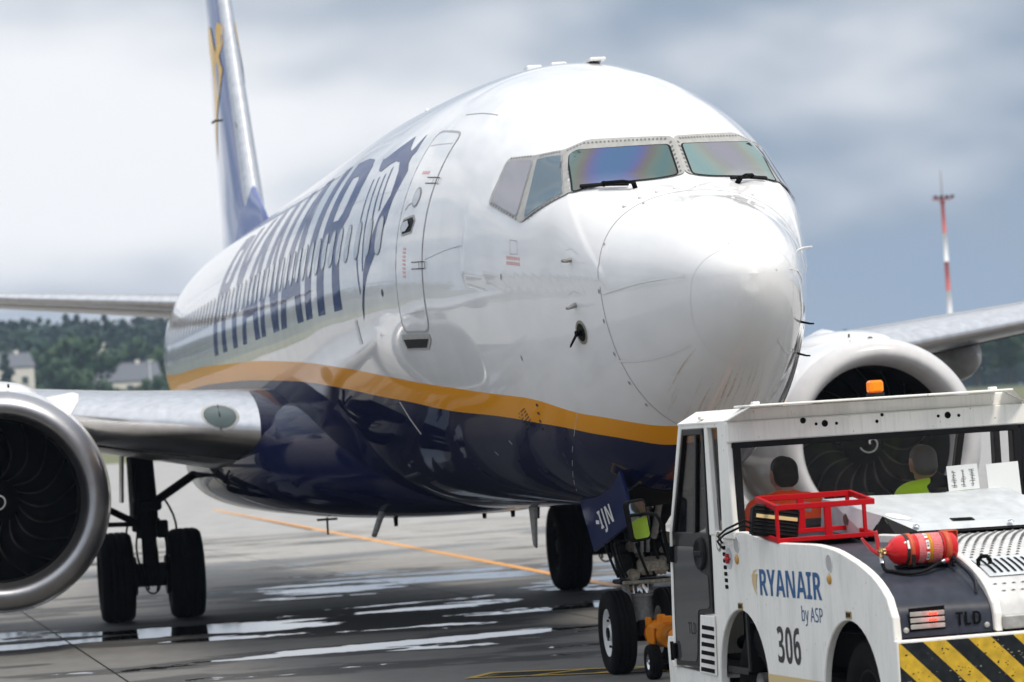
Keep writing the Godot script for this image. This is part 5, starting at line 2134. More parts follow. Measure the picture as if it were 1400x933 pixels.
func tail(t: Node3D) -> void:
	for side in [1.0, -1.0]:
		lift(t, "tailplane", [[0.4, 33.55, 4.50, 4.3, 0.10], [1.2, 34.05, 4.58, 3.9, 0.10], [7.1, 38.2, 5.28, 1.5, 0.09]], M.wing_grey, M.bare_metal, false, side)
	var f := lift(t, "tail_fin", [[5.0, 30.6, 0, 7.2, 0.055], [6.15, 31.75, 0, 6.0, 0.085], [9.66, 34.5, 0, 3.75, 0.095], [12.5, 36.75, 0, 2.1, 0.095]], M.fin_blue, M.bare_metal, true, 1.0)
	# dorsal fin in front of the leading edge
	var b := B.new()
	b.smooth()
	var rows := []
	for q in [[29.7, 5.15, 0.02], [30.1, 5.68, 0.05], [30.8, 5.92, 0.10], [31.5, 6.16, 0.16], [32.2, 6.42, 0.20]]:
		var r := PackedVector3Array()
		for k in 13:
			var a := PI * k / 12
			r.append(W(q[0], cos(a) * float(q[2]) * (1.0 + 0.9 * (1.0 - sin(a))), lerpf(5.05, q[1], sin(a))))
		rows.append(r)
	b.grid(rows)
	mi(f, "dorsal_fin", b.done(), M.fin_blue)
	# gold harp on the fin, on both faces of it
	var shape := [[34.40, 9.25], [34.20, 9.15], [34.12, 8.88], [34.35, 8.70], [34.25, 8.60], [34.0, 8.43], [34.15, 8.2], [34.42, 8.0], [34.9, 7.75], [35.6, 7.2], [35.9, 7.0], [35.75, 7.5], [35.3, 8.1], [35.25, 8.45], [35.5, 8.7], [35.9, 8.9], [36.1, 9.2], [35.9, 9.4], [35.4, 9.3], [35.0, 8.95], [34.75, 8.8], [34.62, 8.92], [34.72, 9.2], [34.6, 9.3]]
	var poly := pv2(shape)
	for side in [1.0, -1.0]:
		b = B.new().smooth()
		var idx := Geometry2D.triangulate_polygon(poly)
		var fin_w := func(s: float, y: float) -> float:
			var u := clampf((y - 6.15) / 3.51, 0.0, 1.0)
			var le := lerpf(31.75, 34.5, u)
			var ch := lerpf(6.0, 3.75, u)
			var tc := lerpf(0.085, 0.095, u)
			var x := clampf((s - le) / ch, 0.001, 1.0)
			return 5.0 * tc * (0.2969 * sqrt(x) - 0.1260 * x - 0.3516 * x * x + 0.2843 * x * x * x - 0.1036 * x * x * x * x) * ch
		for k in range(0, idx.size(), 3):
			var v := []
			for e in 3:
				var p: Vector2 = poly[idx[k + e]]
				v.append(W(p.x, side * (fin_w.call(p.x, p.y) + 0.012), p.y))
			b.tri(v[0], v[1], v[2])
		mi(f, "harp_emblem", b.done(), M.emblem_gold)
	b = B.new()
	b.tube(PackedVector3Array([W(33.2, 0.30, 7.5), W(33.2, 0.42, 7.5), W(33.35, 0.46, 7.48)]), 0.02, 6)
	mi(f, "probe", b.done(), M.gear_dark)


func crown_fittings(t: Node3D) -> void:
	for q in [[5.2, 95.0, 0.20, 0.03], [6.3, 92.0, 0.03, 0.05], [7.2, 90.0, 0.08, 0.09]]:
		var p := on_fus(q[0], deg_to_rad(q[1]), 0.0)
		var b := B.new()
		b.box(p + Vector3(0, q[3] * 0.45, 0), Vector3(0.05 if q[3] > 0.1 else 0.14, q[3], q[2] * 2.0), 0.01)
		mi(t, "crown_antenna", b.done(), M.white_paint)
	var p1 := on_fus(13.2, deg_to_rad(90.0), 0.0)
	var b1 := B.new()
	b1.prism(pv2([[0.0, -0.02], [0.32, -0.02], [0.36, 0.28], [0.24, 0.30]]), -0.015, 0.015, Transform3D(Basis(Vector3(0, 0, -1), Vector3.UP, Vector3(1, 0, 0)), p1), 0.006)
	mi(t, "blade_antenna", b1.done(), M.white_paint)


# ---------------------------------------------------------------- tow bar

func make_tow_bar() -> void:
	var t := thing("tow_bar", "orange tow bar head hooked to the nose gear beside the nose wheels", "tow bar", Transform3D(Basis(), Vector3(0, 0, -3.4)))
	var at := func(x: float, y: float, z: float) -> Vector3:
		return Vector3(x, y, z + 3.4)
	var b := B.new().smooth()
	b.tube(PackedVector3Array([at.call(0.0, 0.34, -3.45), at.call(0.0, 0.34, -2.95)]), 0.105, 20, 0.095)
	b.tube(PackedVector3Array([at.call(0.0, 0.34, -3.62), at.call(0.0, 0.34, -3.44)]), 0.055, 16, 0.115)
	b.flat()
	b.box(at.call(0.0, 0.46, -3.30), Vector3(0.06, 0.07, 0.08), 0.01)
	b.box(at.call(0.0, 0.46, -3.08), Vector3(0.08, 0.06, 0.06), 0.01)
	b.box(at.call(-0.11, 0.34, -3.2), Vector3(0.03, 0.14, 0.20), 0.01)
	b.box(at.call(0.11, 0.34, -3.2), Vector3(0.03, 0.14, 0.20), 0.01)
	for k in 2:
		b.box(at.call(0.07 - 0.14 * k, 0.42, -3.46), Vector3(0.03, 0.10, 0.12), 0.008)
	mi(t, "tow_head", b.done(), M.towbar_orange)
	b = B.new().smooth()
	b.rod(at.call(0.0, 0.34, -2.96), at.call(0.0, 0.345, -2.80), 0.052, 16)
	mi(t, "coupling_pin", b.done(), M.chrome)
	b = B.new().smooth()
	b.rod(at.call(0.0, 0.345, -2.82), at.call(-0.01, 0.36, 1.32), 0.058, 16)
	mi(t, "bar", b.done(), M.towbar_orange)
	b = B.new()
	b.box(at.call(0, 0.24, -3.12), Vector3(0.05, 0.2, 0.05), 0.01)
	b.rod(at.call(-0.16, 0.135, -3.12), at.call(0.16, 0.135, -3.12), 0.02, 8)
	mi(t, "wheel_leg", b.done(), M.gear_dark)
	var tm := tyre_mesh(0.137, 0.10, 0.062)
	var rm := rim_mesh(0.062, 0.10, 0.018)
	for s in [-1.0, 1.0]:
		mi(t, "tyre", tm, M.tyre, Transform3D(Basis(), at.call(s * 0.125, 0.137, -3.12)))
		mi(t, "wheel_rim", rm, M.chrome, Transform3D(Basis(), at.call(s * 0.125, 0.137, -3.12)))


# ---------------------------------------------------------------- tow tractor. Its own axes: a rearwards (x), h up (y), b to its right (-z)

const TUG_O := Vector3(-0.85535, 0.0, 2.87017)
const TUG_A := Vector3(0.08471133, 0.0, 0.99640553)


func tug_frame() -> Transform3D:
	return Transform3D(Basis(TUG_A, Vector3.UP, TUG_A.cross(Vector3.UP)), TUG_O)


func T(a: float, b: float, h: float) -> Vector3:
	return Vector3(a, h, -b)


# frame of a flat shape drawn in (a, h) on the left side at b, facing outwards (to -b)
func left_face(b: float) -> Transform3D:
	return Transform3D(Basis(), T(0, b, 0))


# frame of a flat shape drawn in (b, h) facing rearwards at a
func rear_face(a: float) -> Transform3D:
	return Transform3D(Basis(Vector3(0, 0, -1), Vector3.UP, Vector3(1, 0, 0)), T(a, 0, 0))


func deck_h(a: float) -> float:
	var x := PackedFloat32Array([-0.5, 0.0, 0.134, 0.40, 0.73, 1.329, 1.654, 1.983, 2.257, 2.423, 2.509, 2.555])
	var y := PackedFloat32Array([1.30, 1.295, 1.298, 1.27, 1.238, 1.238, 1.219, 1.161, 1.086, 1.007, 0.937, 0.85])
	return pchip(x, y, clampf(a, -0.5, 2.555))


func profile_top(a0: float, a1: float, drop: float, n := 26) -> PackedVector2Array:
	var p := PackedVector2Array()
	for k in n + 1:
		var a := lerpf(a0, a1, pow(float(k) / n, 0.8))
		p.append(Vector2(a, deck_h(a) - drop))
	return p


func words(parent: Node, called: String, text: String, bold: bool, m: Material, box: Rect2, xf: Transform3D) -> void:
	# lettering stretched to fill the box (x right, y up) on the face xf
	var tm := TextMesh.new()
	tm.text = text
	tm.font = sans(bold)
	tm.font_size = 48
	tm.pixel_size = 0.01
	tm.depth = 0.0
	tm.curve_step = 1.0
	var bb := tm.get_aabb()
	var sx := box.size.x / bb.size.x
	var sy := box.size.y / bb.size.y
	var o := Vector3(box.position.x - bb.position.x * sx, box.position.y - bb.position.y * sy, 0)
	mi(parent, called, tm, m, Transform3D(xf.basis * Basis.from_scale(Vector3(sx, sy, 1)), xf * o))


func make_tug() -> void:
	tug = thing("tow_tractor", "white airport tow tractor with glazed cab and yellow and black rear bumper", "tow tractor", tug_frame())
	var t := tug
	var b := B.new()
	b.box(T(0.55, 0.97, 0.34), Vector3(3.9, 0.26, 1.5), 0.03)
	b.box(T(0.98, 1.0, 0.55), Vector3(2.6, 0.50, 1.05), 0.02)
	b.box(T(0.75, 1.0, 0.98), Vector3(1.5, 0.40, 0.9), 0.02)
	b.box(T(1.0, 0.42, 0.55), Vector3(2.9, 0.70, 0.03))
	b.box(T(0.95, 0.24, 0.86), Vector3(2.9, 0.03, 0.38))
	mi(t, "chassis", b.done(), M.gear_dark)
	# left and right side panels with wheel arches
	var poly := PackedVector2Array()
	poly.append_array(pv2([[-0.84, 0.30], [-0.84, 0.40], [-0.757, 0.765], [-0.50, 0.785], [-0.475, 1.10], [-0.47, 1.30]]))
	poly.append_array(profile_top(-0.30, 2.55, 0.0, 34))
	poly.append_array(pv2([[2.565, 0.70], [2.565, 0.30]]))
	for c in [1.87, 0.0]:
		for k in 23:
			var an := deg_to_rad(-7.0 + 194.0 * k / 22.0)
			poly.append(Vector2(c + 0.46 * cos(an), 0.36 + 0.46 * sin(an)))
	b = B.new()
	b.prism(poly, -0.045, 0.0, left_face(0.0), 0.006)
	var sp := mi(t, "side_panel", b.done(), M.tug_white)
	b = B.new()
	b.prism(poly, -0.0, 0.045, left_face(1.945), 0.006)
	mi(t, "side_panel", b.done(), M.tug_white)
	side_details(sp)
	# wheels
	var tm := tyre_mesh(0.36, 0.25, 0.185)
	var rm := rim_mesh(0.185, 0.25, 0.06)
	for a in [0.0, 1.87]:
		for w in [0.20, 1.75]:
			var xf := Transform3D(Basis(Vector3.UP, PI / 2), T(a, w, 0.357))
			var ty := mi(t, "wheel", tm, M.tyre, xf)
			mi(ty, "wheel_rim", rm, M.gear_dark)
			b = B.new().smooth()
			b.rod(Vector3(-0.10, 0, 0), Vector3(0.10, 0, 0), 0.075, 18)
			b.lathe(pv2([[0.10, 0.185], [0.122, 0.178], [0.122, 0.165], [0.10, 0.160]]), Transform3D(), 36)
			mi(ty, "hub", b.done(), M.gear_grey)
			if w < 1.0:
				b = B.new()
				for k in 8:
					var an := TAU * k / 8
					b.rod(Vector3(0.07, 0.11 * cos(an), 0.11 * sin(an)), Vector3(0.10, 0.11 * cos(an), 0.11 * sin(an)), 0.014, 6)
				mi(ty, "wheel_nut", b.done(), M.gear_grey)
	rear_body(t)
	hood(t)
	cab(t)
	# front bumper and step
	b = B.new()
	b.prism(pv2([[-1.58, 0.54], [-1.555, 0.60], [-1.53, 0.60], [-1.50, 0.46], [-1.44, 0.415], [-0.46, 0.385], [-0.46, 0.20], [-1.50, 0.20], [-1.565, 0.26]]), -0.06, -0.015, left_face(0.0), 0.006)
	b.prism(pv2([[-1.40, 0.60], [-1.335, 0.62], [-1.30, 0.43], [-1.38, 0.42]]), -0.06, -0.02, left_face(0.0), 0.006)
	b.box(T(-1.53, 0.98, 0.41), Vector3(0.07, 0.36, 1.84), 0.012)
	b.box(T(-1.0, 0.98, 0.39), Vector3(1.0, 0.03, 1.84), 0.008)
	mi(t, "front_bumper", b.done(), M.tug_white)
	b = B.new()
	b.box(T(-1.58, 0.97, 0.36), Vector3(0.14, 0.16, 0.22), 0.02)
	mi(t, "tow_hitch", b.done(), M.gear_dark)


func side_details(p: Node3D) -> void:
	# everything printed on, let into or bolted to the left panel
	var f := left_face(-0.002)
	words(p, "title_lettering", "RYANAIR", true, M.text_blue, Rect2(0.405, 0.922, 1.07, 0.156), f)
	words(p, "subtitle_lettering", "by ASP", false, M.text_blue, Rect2(1.112, 0.765, 0.352, 0.116), f)
	for k in 3:
		words(p, "digit", "306"[k], true, M.text_black, Rect2(0.655 + 0.141 * k, 0.533, 0.118, 0.215), f)
	var b := B.new()
	b.plate(pv2([[0.385, 1.078], [0.30, 1.066], [0.262, 1.035], [0.268, 0.99], [0.30, 0.95], [0.352, 0.915], [0.325, 0.955], [0.292, 0.995], [0.288, 1.03], [0.315, 1.050]]), f)
	b.plate(pv2([[0.30, 1.04], [0.37, 1.05], [0.345, 1.0], [0.345, 0.95], [0.31, 0.99]]), left_face(-0.0035))
	mi(p, "harp_emblem", b.done(), M.pale_gold)
	b = B.new()
	b.plate(pv2([[0.452, 0.457], [1.415, 0.457], [1.415, 0.31], [0.462, 0.31]]), f)
	mi(p, "gold_stripe", b.done(), M.pale_gold)
	# flat grey discs: the shading of round recesses put into the colour
	for q in [[0.013, 1.216], [1.625, 1.133]]:
		b = B.new()
		b.plate(ellipse(q[0], q[1], 0.050, 0.053), left_face(-0.0015))
		var rc := mi(p, "recess_shade_disc", b.done(), M.recess_shade)
		b = B.new().smooth()
		b.lathe(pv2([[0.0, 0.053], [0.003, 0.052], [0.003, 0.049], [0.0, 0.048]]), Transform3D(Basis(Vector3(0, 0, 1), Vector3.UP, Vector3.RIGHT), Vector3(q[0], q[1], 0.001)), 28)
		mi(rc, "rim", b.done(), M.tug_white)
	for q in [[0.012, 1.128], [1.617, 1.044]]:
		b = B.new().smooth()
		b.lathe(pv2([[0.0, 0.030], [0.008, 0.028], [0.012, 0.018], [0.013, 0.0]]), Transform3D(Basis(Vector3(0, 0, 1), Vector3.UP, Vector3.RIGHT), Vector3(q[0], q[1], 0)), 20)
		mi(p, "side_reflector", b.done(), M.amber_lens)
	for q in [[0.019, 0.845], [1.889, 0.852]]:
		b = B.new()
		b.box(Vector3(q[0], q[1], 0.003), Vector3(0.085, 0.042, 0.004), 0.001)
		var pl := mi(p, "data_plate", b.done(), M.brass)
		b = B.new()
		for k in 3:
			b.box(Vector3(q[0] - 0.025 + k * 0.025, q[1], 0.006), Vector3(0.014, 0.026, 0.002))
		mi(pl, "plate_print", b.done(), M.gear_dark)
	# vent slots beside the battery switch
	for k in 7:
		var h := 1.196 - k * 0.040
		b = B.new()
		b.plate(round_rect(-0.232 + k * 0.002, h, 0.062, 0.024, 0.008, 3), left_face(-0.002))
		mi(p, "vent_slot", b.done(), M.black)
	b = B.new()
	b.plate(ellipse(-0.143, 1.131, 0.062, 0.066), left_face(-0.002))
	var sw := mi(p, "switch_recess", b.done(), M.hood_grey)
	b = B.new()
	b.box(Vector3(-0.143, 1.131, 0.014), Vector3(0.075, 0.014, 0.02), 0.004)
	b.box(Vector3(-0.143, 1.131, 0.014), Vector3(0.014, 0.062, 0.022), 0.004)
	mi(sw, "red_switch", b.done(), M.handle_red)
	b = B.new()
	b.plate(ellipse(-0.322, 1.232, 0.055, 0.062), left_face(-0.002))
	var so := mi(p, "socket_rim", b.done(), M.gear_tan)
	b = B.new()
	b.plate(ellipse(-0.322, 1.232, 0.038, 0.044), left_face(-0.004))
	mi(so, "socket_face", b.done(), M.paper)
	# louvred panel under the door
	b = B.new()
	b.prism(pv2([[-0.752, 0.768], [-0.475, 0.768], [-0.51, 0.395], [-0.838, 0.402]]), 0.0, 0.012, left_face(-0.002), 0.004)
	var lv := mi(p, "louvre_panel", b.done(), M.tug_white)
	for k in 6:
		var h := 0.705 - k * 0.053
		var a0 := lerpf(-0.725, -0.795, k / 5.0)
		var a1 := lerpf(-0.475, -0.515, k / 5.0) - 0.01
		b = B.new()
		b.prism(pv2([[a0, h], [a1, h - 0.004], [a1 - 0.004, h - 0.030], [a0 - 0.006, h - 0.026]]), 0.0, 0.0035, left_face(-0.0125))
		mi(lv, "louvre", b.done(), M.black)


func hazard_clip(b: B, b0: float, b1: float, top: float, low: float, wide: float, xf: Transform3D) -> void:
	var d := top - low
	var p := PackedVector2Array([Vector2(b0, top), Vector2(b1, top), Vector2(b1 + d, low), Vector2(b0 + d, low)])
	for q in Geometry2D.intersect_polygons(p, PackedVector2Array([Vector2(0.0, low), Vector2(wide, low), Vector2(wide, top), Vector2(0.0, top)])):
		b.plate(q, xf)


func rear_body(t: Node3D) -> void:
	# grey deck over the left rear, its rear face holding the lamp
	var poly := pv2([[0.02, 0.74], [0.02, 1.262]])
	poly.append_array(profile_top(0.10, 2.44, 0.034, 28))
	poly.append_array(pv2([[2.495, 0.922], [2.525, 0.885], [2.540, 0.845], [2.545, 0.80], [2.548, 0.745]]))
	var b := B.new()
	b.smooth(3)
	var rim := poly
	for i in rim.size():
		var j := (i + 1) % rim.size()
		if i == 0 or i >= rim.size() - 1:
			b.flat()
		else:
			b.smooth(3)
		b.quad(T(rim[i].x, 0.05, rim[i].y), T(rim[j].x, 0.05, rim[j].y), T(rim[j].x, 0.575, rim[j].y), T(rim[i].x, 0.575, rim[i].y))
	var dk := mi(t, "rear_deck", b.done(), M.tug_grey)
	b = B.new()
	b.plate(pv2([[0.095, 0.775], [0.302, 0.779], [0.302, 0.904], [0.095, 0.900]]), rear_face(2.550))
	var lw := mi(dk, "lamp_window", b.done(), M.black)
	b = B.new()
	for k in 3:
		b.box(T(2.553, 0.20, 0.868 - k * 0.034), Vector3(0.006, 0.024, 0.198), 0.002)
	mi(lw, "lamp_slat", b.done(), M.frame_metal)
	for i in 3:
		for j in 2:
			b = B.new().smooth()
			b.lathe(pv2([[0.0, 0.0075], [0.004, 0.006], [0.006, 0.0]]), Transform3D(Basis(), T(2.557, 0.215 + i * 0.0165, 0.866 - j * 0.034)), 10)
			mi(lw, "led_lamp", b.done(), M.led_red)
	var ol := OmniLight3D.new()
	ol.name = "tail_lamp_light"
	ol.light_color = Color(1.0, 0.2, 0.1)
	ol.light_energy = 0.004
	ol.omni_range = 3.0
	ol.omni_attenuation = 2.0
	ol.light_size = 0.02
	ol.shadow_enabled = true
	ol.position = T(2.59, 0.232, 0.85)
	t.add_child(ol)
	words(dk, "cut_out_lettering", "TLD", true, M.black, Rect2(0.362, 0.789, 0.148, 0.072), rear_face(2.5525))
	for q in [[0.075, 0.785], [0.542, 0.781]]:
		b = B.new().smooth()
		b.lathe(pv2([[0.0, 0.016], [0.006, 0.015], [0.009, 0.008], [0.009, 0.0]]), Transform3D(Basis(), T(2.548, q[0], q[1])), 14)
		mi(dk, "bolt", b.done(), M.frame_metal)
	# rib, tread plates, grille
	poly = pv2([[0.9, 0.74]])
	poly.append_array(profile_top(0.9, 2.50, -0.012, 28))
	poly.append_array(pv2([[2.555, 0.90], [2.575, 0.84], [2.580, 0.745]]))
	b = B.new()
	b.prism(poly, -0.045, 0.0, left_face(0.578), 0.008)
	mi(t, "deck_rib", b.done(), M.tug_white)
	b = B.new().smooth()
	var rows := []
	var a := 0.78
	while a < 2.53:
		rows.append(PackedVector3Array([T(a, 0.62, deck_h(a) - 0.026), T(a, 1.90, deck_h(a) - 0.026)]))
		a += 0.05
	rows.append(PackedVector3Array([T(2.545, 0.62, 0.80), T(2.545, 1.90, 0.80)]))
	b.grid(rows)
	var tr := mi(t, "tread_plate", b.done(), M.tread_white)
	b = B.new().smooth()
	var c := B.new().smooth()
	for i in 30:
		for j in 23:
			var aa := 0.90 + i * 0.054
			var bb := 0.66 + j * 0.055 + (0.0275 if i % 2 else 0.0)
			if aa > 2.49 or (aa > 2.05 and aa < 2.36 and bb > 0.62 and bb < 1.1):
				continue
			var h := deck_h(aa) - 0.026
			var sl := (deck_h(aa + 0.02) - deck_h(aa - 0.02)) / 0.04
			var tx := Vector3(1, sl, 0).normalized()
			var nx := Vector3(-tx.y, tx.x, 0)
			var o := T(aa, bb, h)
			# a pressed half-cup: raised lip with an opening below it
			var prev := []
			for k in 7:
				var u := k / 6.0 * 2.0 - 1.0
				var e := [o + Vector3(0, 0, -u * 0.016) - tx * 0.012 * (1.0 - u * u), o + Vector3(0, 0, -u * 0.014) + nx * 0.009 * (1.0 - u * u) + tx * 0.002]
				if k:
					b.quad(prev[0], e[0], e[1], prev[1])
				prev = e
			c.flat()
			c.tri(o + Vector3(0, 0, 0.010) + tx * 0.002 + nx * 0.0015, o + tx * 0.006 + nx * 0.0015, o + Vector3(0, 0, -0.010) + tx * 0.002 + nx * 0.0015)
	tag(mi(tr, "tread_cups", b.done(), M.tread_white), "", "", "", "stuff")
	tag(mi(tr, "tread_openings", c.done(), M.tread_dark), "", "", "", "stuff")
	var gp := func(aa: float, bb: float, up: float) -> Vector3:
		return T(aa, bb, deck_h(aa) - 0.026 + up)
	b = B.new()
	for k in 6:
		var a0 := 2.08 + k * 0.045
		b.quad(gp.call(a0, 0.66, 0.008), gp.call(a0 + 0.045, 0.66, 0.008), gp.call(a0 + 0.045, 1.30, 0.008), gp.call(a0, 1.30, 0.008))
	var gr := mi(tr, "grille_panel", b.done(), M.hood_grey)
	for k in 7:
		b = B.new()
		var bb := 0.70 + k * 0.040
		for j in 4:
			var a0 := 2.12 + j * 0.05
			b.quad(gp.call(a0, bb, 0.012), gp.call(a0 + 0.05, bb, 0.012), gp.call(a0 + 0.05, bb + 0.016, 0.012), gp.call(a0, bb + 0.016, 0.012))
		mi(gr, "grille_slot", b.done(), M.black)
	b = B.new()
	b.box(T(2.555, 1.27, 0.79), Vector3(0.10, 0.075, 1.30), 0.008)
	mi(t, "rear_step", b.done(), M.frame_metal)
	# lifting hook and bent grab handle
	b = B.new().smooth()
	b.tube(PackedVector3Array([T(2.20, 0.66, 1.06), T(2.20, 0.66, 1.115), T(2.215, 0.675, 1.135), T(2.23, 0.70, 1.135), T(2.235, 0.715, 1.115), T(2.235, 0.715, 1.09)]), 0.013, 8)
	mi(t, "lifting_hook", b.done(), M.black)
	b = B.new().smooth()
	b.tube(PackedVector3Array([T(2.16, 0.505, 1.08), T(2.16, 0.51, 1.125), T(2.19, 0.52, 1.14), T(2.40, 0.528, 1.055), T(2.455, 0.53, 1.015), T(2.462, 0.53, 0.96)]), 0.012, 8)
	mi(t, "grab_handle", b.done(), M.tug_navy)
	# bumper with slanting stripes
	b = B.new()
	b.box(T(2.590, 0.97, 0.52), Vector3(0.05, 0.435, 1.96), 0.006)
	var bm := mi(t, "rear_bumper", b.done(), M.tug_white)
	var xf := rear_face(2.6165)
	xf.origin = T(2.6165, 0, 0)
	for k in 17:
		var b0 := -0.51 + 0.13 * k
		b = B.new()
		hazard_clip(b, b0, b0 + 0.13, 0.722, 0.31, 1.93, xf)
		mi(bm, "hazard_stripe", b.done(), M.hazard_yellow if k % 2 == 1 else M.hazard_black)
	var r := RandomNumberGenerator.new()
	r.seed = 8
	for pass_ in 2:
		b = B.new()
		xf.origin = T(2.618 + 0.0005 * pass_, 0, 0)
		for k in 260:
			var cx := r.randf_range(0.02, 0.9)
			var cy := r.randf_range(0.33, 0.71)
			if r.randf() > 0.25 + 0.9 * (0.72 - cy) / 0.35:
				continue
			var on_yellow := fposmod(cx - (0.722 - cy) + 0.51, 0.26) > 0.13
			if on_yellow != (pass_ == 0):
				continue
			var s := r.randf_range(0.002, 0.006)
			var pl := PackedVector2Array()
			for e in 5:
				pl.append(Vector2(cx, cy) + Vector2(cos(TAU * e / 5) * s * r.randf_range(0.7, 2.0), sin(TAU * e / 5) * s * r.randf_range(0.5, 1.1)))
			b.plate(pl, xf)
		tag(mi(bm, "paint_chips", b.done(), M.hazard_black if pass_ == 0 else M.gear_tan), "", "", "", "stuff")


func hood(t: Node3D) -> void:
	var p0 := T(0.25, 0.533, 1.45)
	var p1 := T(0.25, 0.794, 1.463)
	var p2 := T(0.25, 1.397, 1.445)
	var p3 := T(0.25, 1.70, 1.45)
	var p4 := T(0.78, 1.60, 1.280)
	var p5 := T(0.86, 0.845, 1.250)
	var p6 := T(0.80, 0.872, 1.292)
	var p7 := T(0.72, 0.685, 1.349)
	var p9 := T(0.86, 0.706, 1.238)
	var p10 := T(0.80, 1.92, 1.236)
	var b := B.new()
	# rear right facet, rear left facet, skirt
	b.quad(p2, p6, p4, p3)
	b.tri(p2, p1, p6)
	b.tri(p1, p7, p6)
	b.tri(p6, p5, p4)
	b.tri(p5, p10, p4)
	b.tri(p3, p4, p10)
	b.tri(p7, p5, p6)
	# top and left flank
	var q0 := T(0.03, 0.56, 1.455)
	var q1 := T(0.03, 1.75, 1.452)
	b.quad(q0, p1, p2, T(0.03, 1.397, 1.45))
	b.quad(T(0.03, 1.397, 1.45), p2, p3, q1)
	b.tri(q0, p0, p1)
	b.quad(p0, T(0.62, 0.62, 1.225), p7, p1)
	b.quad(T(0.03, 0.54, 1.25), T(0.62, 0.62, 1.225), p0, q0)
	b.quad(q1, p3, p10, T(0.03, 1.92, 1.25))
	var h := mi(t, "hood", b.done(), M.hood_grey)
	b = B.new()
	b.tri(p7, p9, p5)
	b.tri(T(0.715, 0.685, 1.345), T(0.66, 0.62, 1.225), p9)
	b.tri(T(0.855, 0.706, 1.236), p5 + Vector3(0, -0.02, 0), p5)
	b.quad(T(0.865, 0.72, 1.236), T(0.81, 1.92, 1.222), T(0.805, 1.92, 1.236), T(0.862, 0.845, 1.249))
	mi(h, "shadow_gap", b.done(), M.gasket)
	# oval sticker, slot, bolts lie on the facets
	var on := func(a: Vector3, bb: Vector3, c: Vector3, o: Vector3, off: float) -> Transform3D:
		var n := (bb - a).cross(c - a).normalized()
		if n.y < 0.0:
			n = -n
		var x := Vector3(0, 0, -1)
		x = (x - n * x.dot(n)).normalized()
		var y := n.cross(x)
		var oo := o - n * (o - a).dot(n) + n * off
		return Transform3D(Basis(x, y, n), oo)
	b = B.new()
	b.plate(ellipse(0, 0, 0.082, 0.060), on.call(p1, p7, p6, T(0.70, 0.79, 1.34), 0.003))
	mi(h, "oval_sticker", b.done(), M.paper)
	var xf: Transform3D = on.call(p2, p6, p4, T(0.761, 1.172, 1.294), 0.003)
	b = B.new()
	b.plate(round_rect(0, 0, 0.145, 0.060, 0.01), xf)
	var sl := mi(h, "slot_frame", b.done(), M.gasket)
	b = B.new()
	b.plate(round_rect(0.004, 0, 0.105, 0.035, 0.006), xf.translated_local(Vector3(0, 0, 0.002)))
	mi(sl, "slot_opening", b.done(), M.black)
	for o in [T(0.835, 1.452, 1.267), T(0.84, 0.845, 1.266)]:
		var x2: Transform3D = on.call(p2, p6, p4, o, 0.0)
		b = B.new().smooth()
		b.lathe(pv2([[0.006, 0.0], [0.006, 0.013], [0.004, 0.018], [0.0, 0.020]]), Transform3D(Basis(x2.basis.z, x2.basis.x, x2.basis.y), x2.origin), 14)
		var bo := mi(h, "bolt", b.done(), M.bare_metal)
		b = B.new()
		b.plate(ellipse(0, 0, 0.006, 0.006, 8), x2.translated_local(Vector3(0, 0, 0.0075)))
		mi(bo, "bolt_socket", b.done(), M.black)
	for q in [[0.17, 0.80], [0.17, 1.27]]:
		b = B.new().smooth()
		b.lathe(pv2([[-0.01, 0.05], [0.012, 0.05], [0.018, 0.045], [0.018, 0.0]]), Transform3D(Basis(Vector3.UP, Vector3(0, 0, 1), Vector3.RIGHT), T(q[0], q[1], 1.462)), 24)
		mi(h, "rubber_cap", b.done(), M.rubber)
	# filler label on the left flank
	b = B.new()
	b.plate(ellipse(0, 0, 0.03, 0.035), Transform3D(Basis(Vector3(0.99, 0, -0.13).normalized(), Vector3.UP, Vector3(0.13, 0, 0.99).normalized()), T(0.40, 0.568, 1.335)))
	mi(h, "round_label", b.done(), M.bark)


